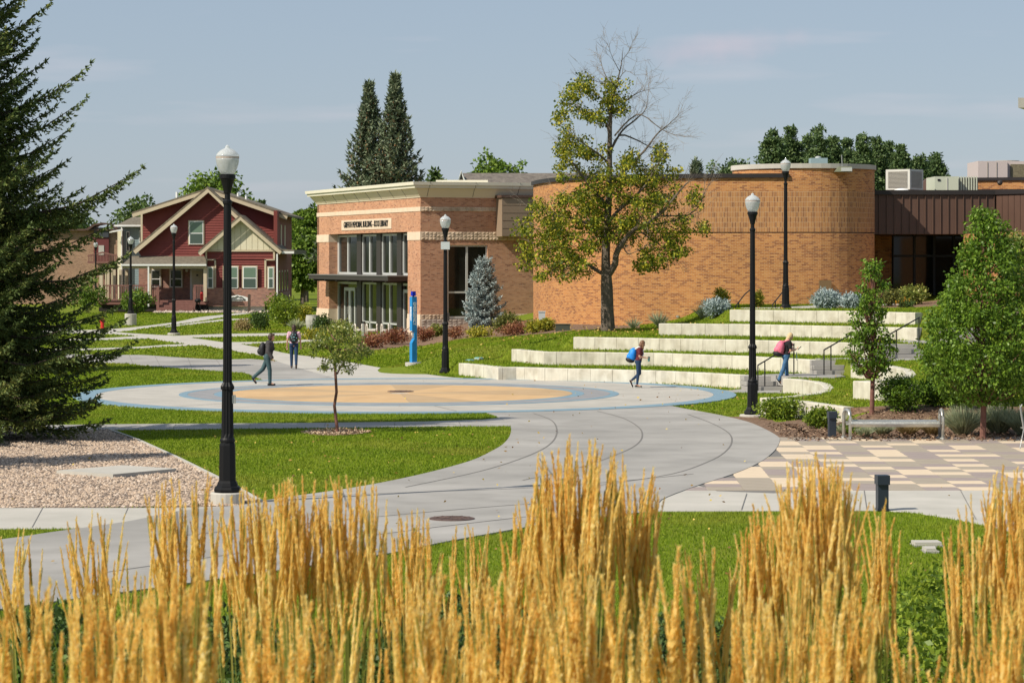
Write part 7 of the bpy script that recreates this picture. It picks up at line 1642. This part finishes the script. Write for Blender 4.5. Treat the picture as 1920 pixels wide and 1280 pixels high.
def reeds(label, px, tip, d, spread, n, seed, jit=46, lean=0.0):
    rg = np.random.default_rng(3000+seed); x0 = Wx(px, d); y0 = d; z0 = h1(x0, y0)-.03; n = int(n*(1.12 if d > 6.8 else .8)); t = thing('feather_reed_grass', label, 'ornamental grass', (x0, y0, z0), 'golden feather reed grass clumps in the foreground'); k = d/FPX
    S_ = []; zmax = CAM_H-(tip-HORIZ)*k
    for i in range(n):
        u = rg.uniform(-1, 1)*rg.uniform(.55, 1.05); v = rg.normal()*.5
        ux = u*spread*k; vy = v*spread*k*.9; zt = zmax-abs(rg.normal())*jit*k*1.1-u*u*jit*.9*k+rg.uniform(-6, 8)*k
        base = np.array([x0+ux*.35, y0+vy*.35, z0]); tip_ = np.array([x0+ux+lean*k, y0+vy, zt]); L = rg.uniform(.27, .40)
        ax = tip_-base; ax /= np.linalg.norm(ax); ax = ax+np.array([ux, vy, 0])*.50+rg.normal(size=3)*.075; ax /= np.linalg.norm(ax)
        pb = tip_-ax*L; o = bpy.data.objects.new('plume', PLM[int(rg.integers(len(PLM)))]); C.objects.link(o); o.parent = t
        q = Vector(ax).to_track_quat('Z', 'Y'); o.rotation_mode = 'QUATERNION'; o.rotation_quaternion = q @ Quaternion((0, 0, 1), rg.uniform(0, 6.28)); w_ = rg.uniform(.8, 1.2)*(.21 if d > 6 else .29)
        o.location = Vector(pb)-Vector((x0, y0, z0)); o.scale = (w_*1.15, w_*1.15, L)
        m = base*.45+pb*.55-np.array([ux, vy, 0])*.10; S_.append((base, m, pb, pb+ax*L*.8))
    V = []
    for (a, b, c, e) in S_:
        s = np.array([.0016, 0, 0]); 
        for p, q in ((a, b), (b, c), (c, e)): V += [p-s, p+s, q+s, q-s]
    link('stems', npmesh('stems', np.array(V), 4, stem_m), t, kind='stuff')
    m = n*4; a = rg.uniform(0, 6.283, m); r = spread*k*.25*rg.random(m)**.5; lean_ = rg.random(m)*.55
    P = np.stack([x0+r*np.cos(a), y0+r*np.sin(a), np.full(m, z0)], 1); D = unit(np.stack([np.cos(a)*lean_, np.sin(a)*lean_, np.ones(m)], 1)); L = rg.uniform(.6, 1.25, m)[:, None]; A = unit(np.cross(D, rg.normal(size=D.shape)))*.0032
    m1 = P+D*L*.6; e = P+D*L+np.stack([np.cos(a)*.12, np.sin(a)*.12, -.06+0*a], 1); Q = np.concatenate([np.stack([P-A, P+A, m1+A, m1-A], 1), np.stack([m1-A, m1+A, e+A*.1, e-A*.1], 1)])
    link('leaves', npmesh('leaves', Q, 4, reed_leaf), t, kind='stuff'); return t
RD = [('sparse reed clump at the far left edge in the back row', 45,985,9.6,95,20,40),('thin reed clump in front of the gravel slab', 185,955,9.2,95,26,44),('reed clump whose tips rise over the gravel left of the tall lamp', 345,880,8.4,80,34,60),
 ('reed clump in front of the tall lamp base', 470,905,8.2,85,38,50),('reed clump right of the tall lamp with tips over the lawn', 560,888,8.0,80,42,46),('dense reed clump below the small lawn tree', 655,885,8.0,80,44,52),
 ('reed clump left of the round cover in the path', 770,950,8.5,80,38,46),('thin reeds in front of the round cover', 885,975,8.8,60,18,60),('tallest central reed clump reaching over the grey path', 1085,815,7.6,105,80,62),
 ('right flank of the central reed clump', 1185,850,7.8,75,36,60),('reeds left of centre leaning into the gap', 985,930,7.8,60,26,50),('short reeds in the gap over the lawn right of centre', 1330,1010,8.0,75,18,50),
 ('tall reed clump in front of the checkered pavers', 1535,850,7.6,105,84,60),('reeds right of the tall clump beside the dark bollard', 1640,935,8.0,70,26,56),('left fringe of the tall clump before the pavers', 1430,945,7.8,60,34,46),('reed clump at the right edge', 1885,870,7.6,75,46,56),('thin reeds just left of the right edge clump', 1820,930,8.0,70,20,70),('reeds leaning out of the right corner', 1960,900,7.4,80,26,60),
 ('near reeds in the lower left corner', 30,1080,5.0,100,20,60),('large near reeds second from the lower left', 190,1085,4.8,110,26,60),('near reeds below the tall lamp with one high tip', 350,1040,4.7,95,24,70),
 ('near reeds below the centre left', 540,1100,5.0,110,30,70),('near reeds leaning right at lower centre left', 730,1070,5.0,110,30,90),('near reeds in the lower centre', 960,1060,5.6,105,34,60),
 ('dense near reeds under the central clump', 1110,1060,5.4,110,36,60),('near reeds with high tips right of centre', 1270,1020,5.8,90,24,70),('near reeds below the gap at right', 1420,1110,5.6,105,30,60),('near reeds under the right clump', 1570,1070,5.4,100,30,70),('scattered near reeds at lower right', 1740,1170,5.8,120,20,60),('near reeds in the lower right corner', 1900,1080,5.8,100,22,70),
 ('middle reeds filling below the left back row', 260,1080,6.6,150,24,70),('middle reeds filling below the lawn tree', 640,1080,6.6,140,22,60),('middle reeds left of the central clump', 900,1110,6.8,90,12,70),('middle reeds under the paver clump', 1500,1020,6.6,120,28,60),('middle reeds under the central clump', 1060,990,6.6,120,30,60)]
for i, (lab, px, tip, d, sp, n, jit) in enumerate(RD): reeds(lab, px, tip, d, sp*.95, n, i, jit, lean=70 if 'leaning right' in lab else 0)
# leafy hedges on the bank behind the reeds
def hedge(label, px, pyt, wpx, d, seed, n=150, mat=lf_hedge, leaf=.055):
    rg = np.random.default_rng(seed); x, y = Wx(px, d), d; z = h1(x, y); k = d/FPX; hh = max(.5, CAM_H-(pyt-HORIZ)*k-z); w_ = wpx*k/2; t = thing('hedge_shrub', label, 'hedge', (x, y, z), 'leafy shrubs on the bank behind the reeds')
    c = np.stack([x+rg.uniform(-w_, w_, n), y+rg.uniform(-1.1, 1.1, n), z+hh*rg.uniform(.15, .93, n)], 1); c[:, 2] -= ((c[:, 0]-x)/w_)**2*hh*.25
    link('foliage', npmesh('leaves', leaf_crown(c, .16, 44, leaf, .6, rg, -.1), 4, mat), t); mb = MB()
    for q in c[::5]: mb.tube([(q[0]*.6+x*.4, q[1]*.6+y*.4, z-.05), tuple(q)], [.01, .004], 4, False)
    mb.build('stems', bark, t)
hedge('bright leafy hedge at the right edge of the near lawn', 1885, 1000, 210, 26, 201, 260)
hedge('lower part of the hedge right of the white slabs', 1760, 1085, 240, 22, 202, 230)
hedge('low leafy shrubs behind the right reed clump', 1600, 1130, 260, 20, 203, 220)
hedge('dark leafy shrubs at the bottom centre', 830, 1150, 260, 18, 204, 230, lf_dark)
hedge('low shrubs behind the central near reeds', 1280, 1170, 280, 18.5, 205, 220, lf_dark)
hedge('low shrubs behind the left near reeds', 420, 1180, 330, 17.5, 206, 240, lf_dark)
hedge('low shrubs at the lower left corner', 80, 1175, 300, 17.5, 207, 200, lf_dark)
hedge('low shrubs at the lower right corner', 1880, 1180, 260, 17, 208, 200)
hedge('low shrubs between the two tall reed clumps', 1010, 1180, 240, 17.8, 209, 180, lf_dark)
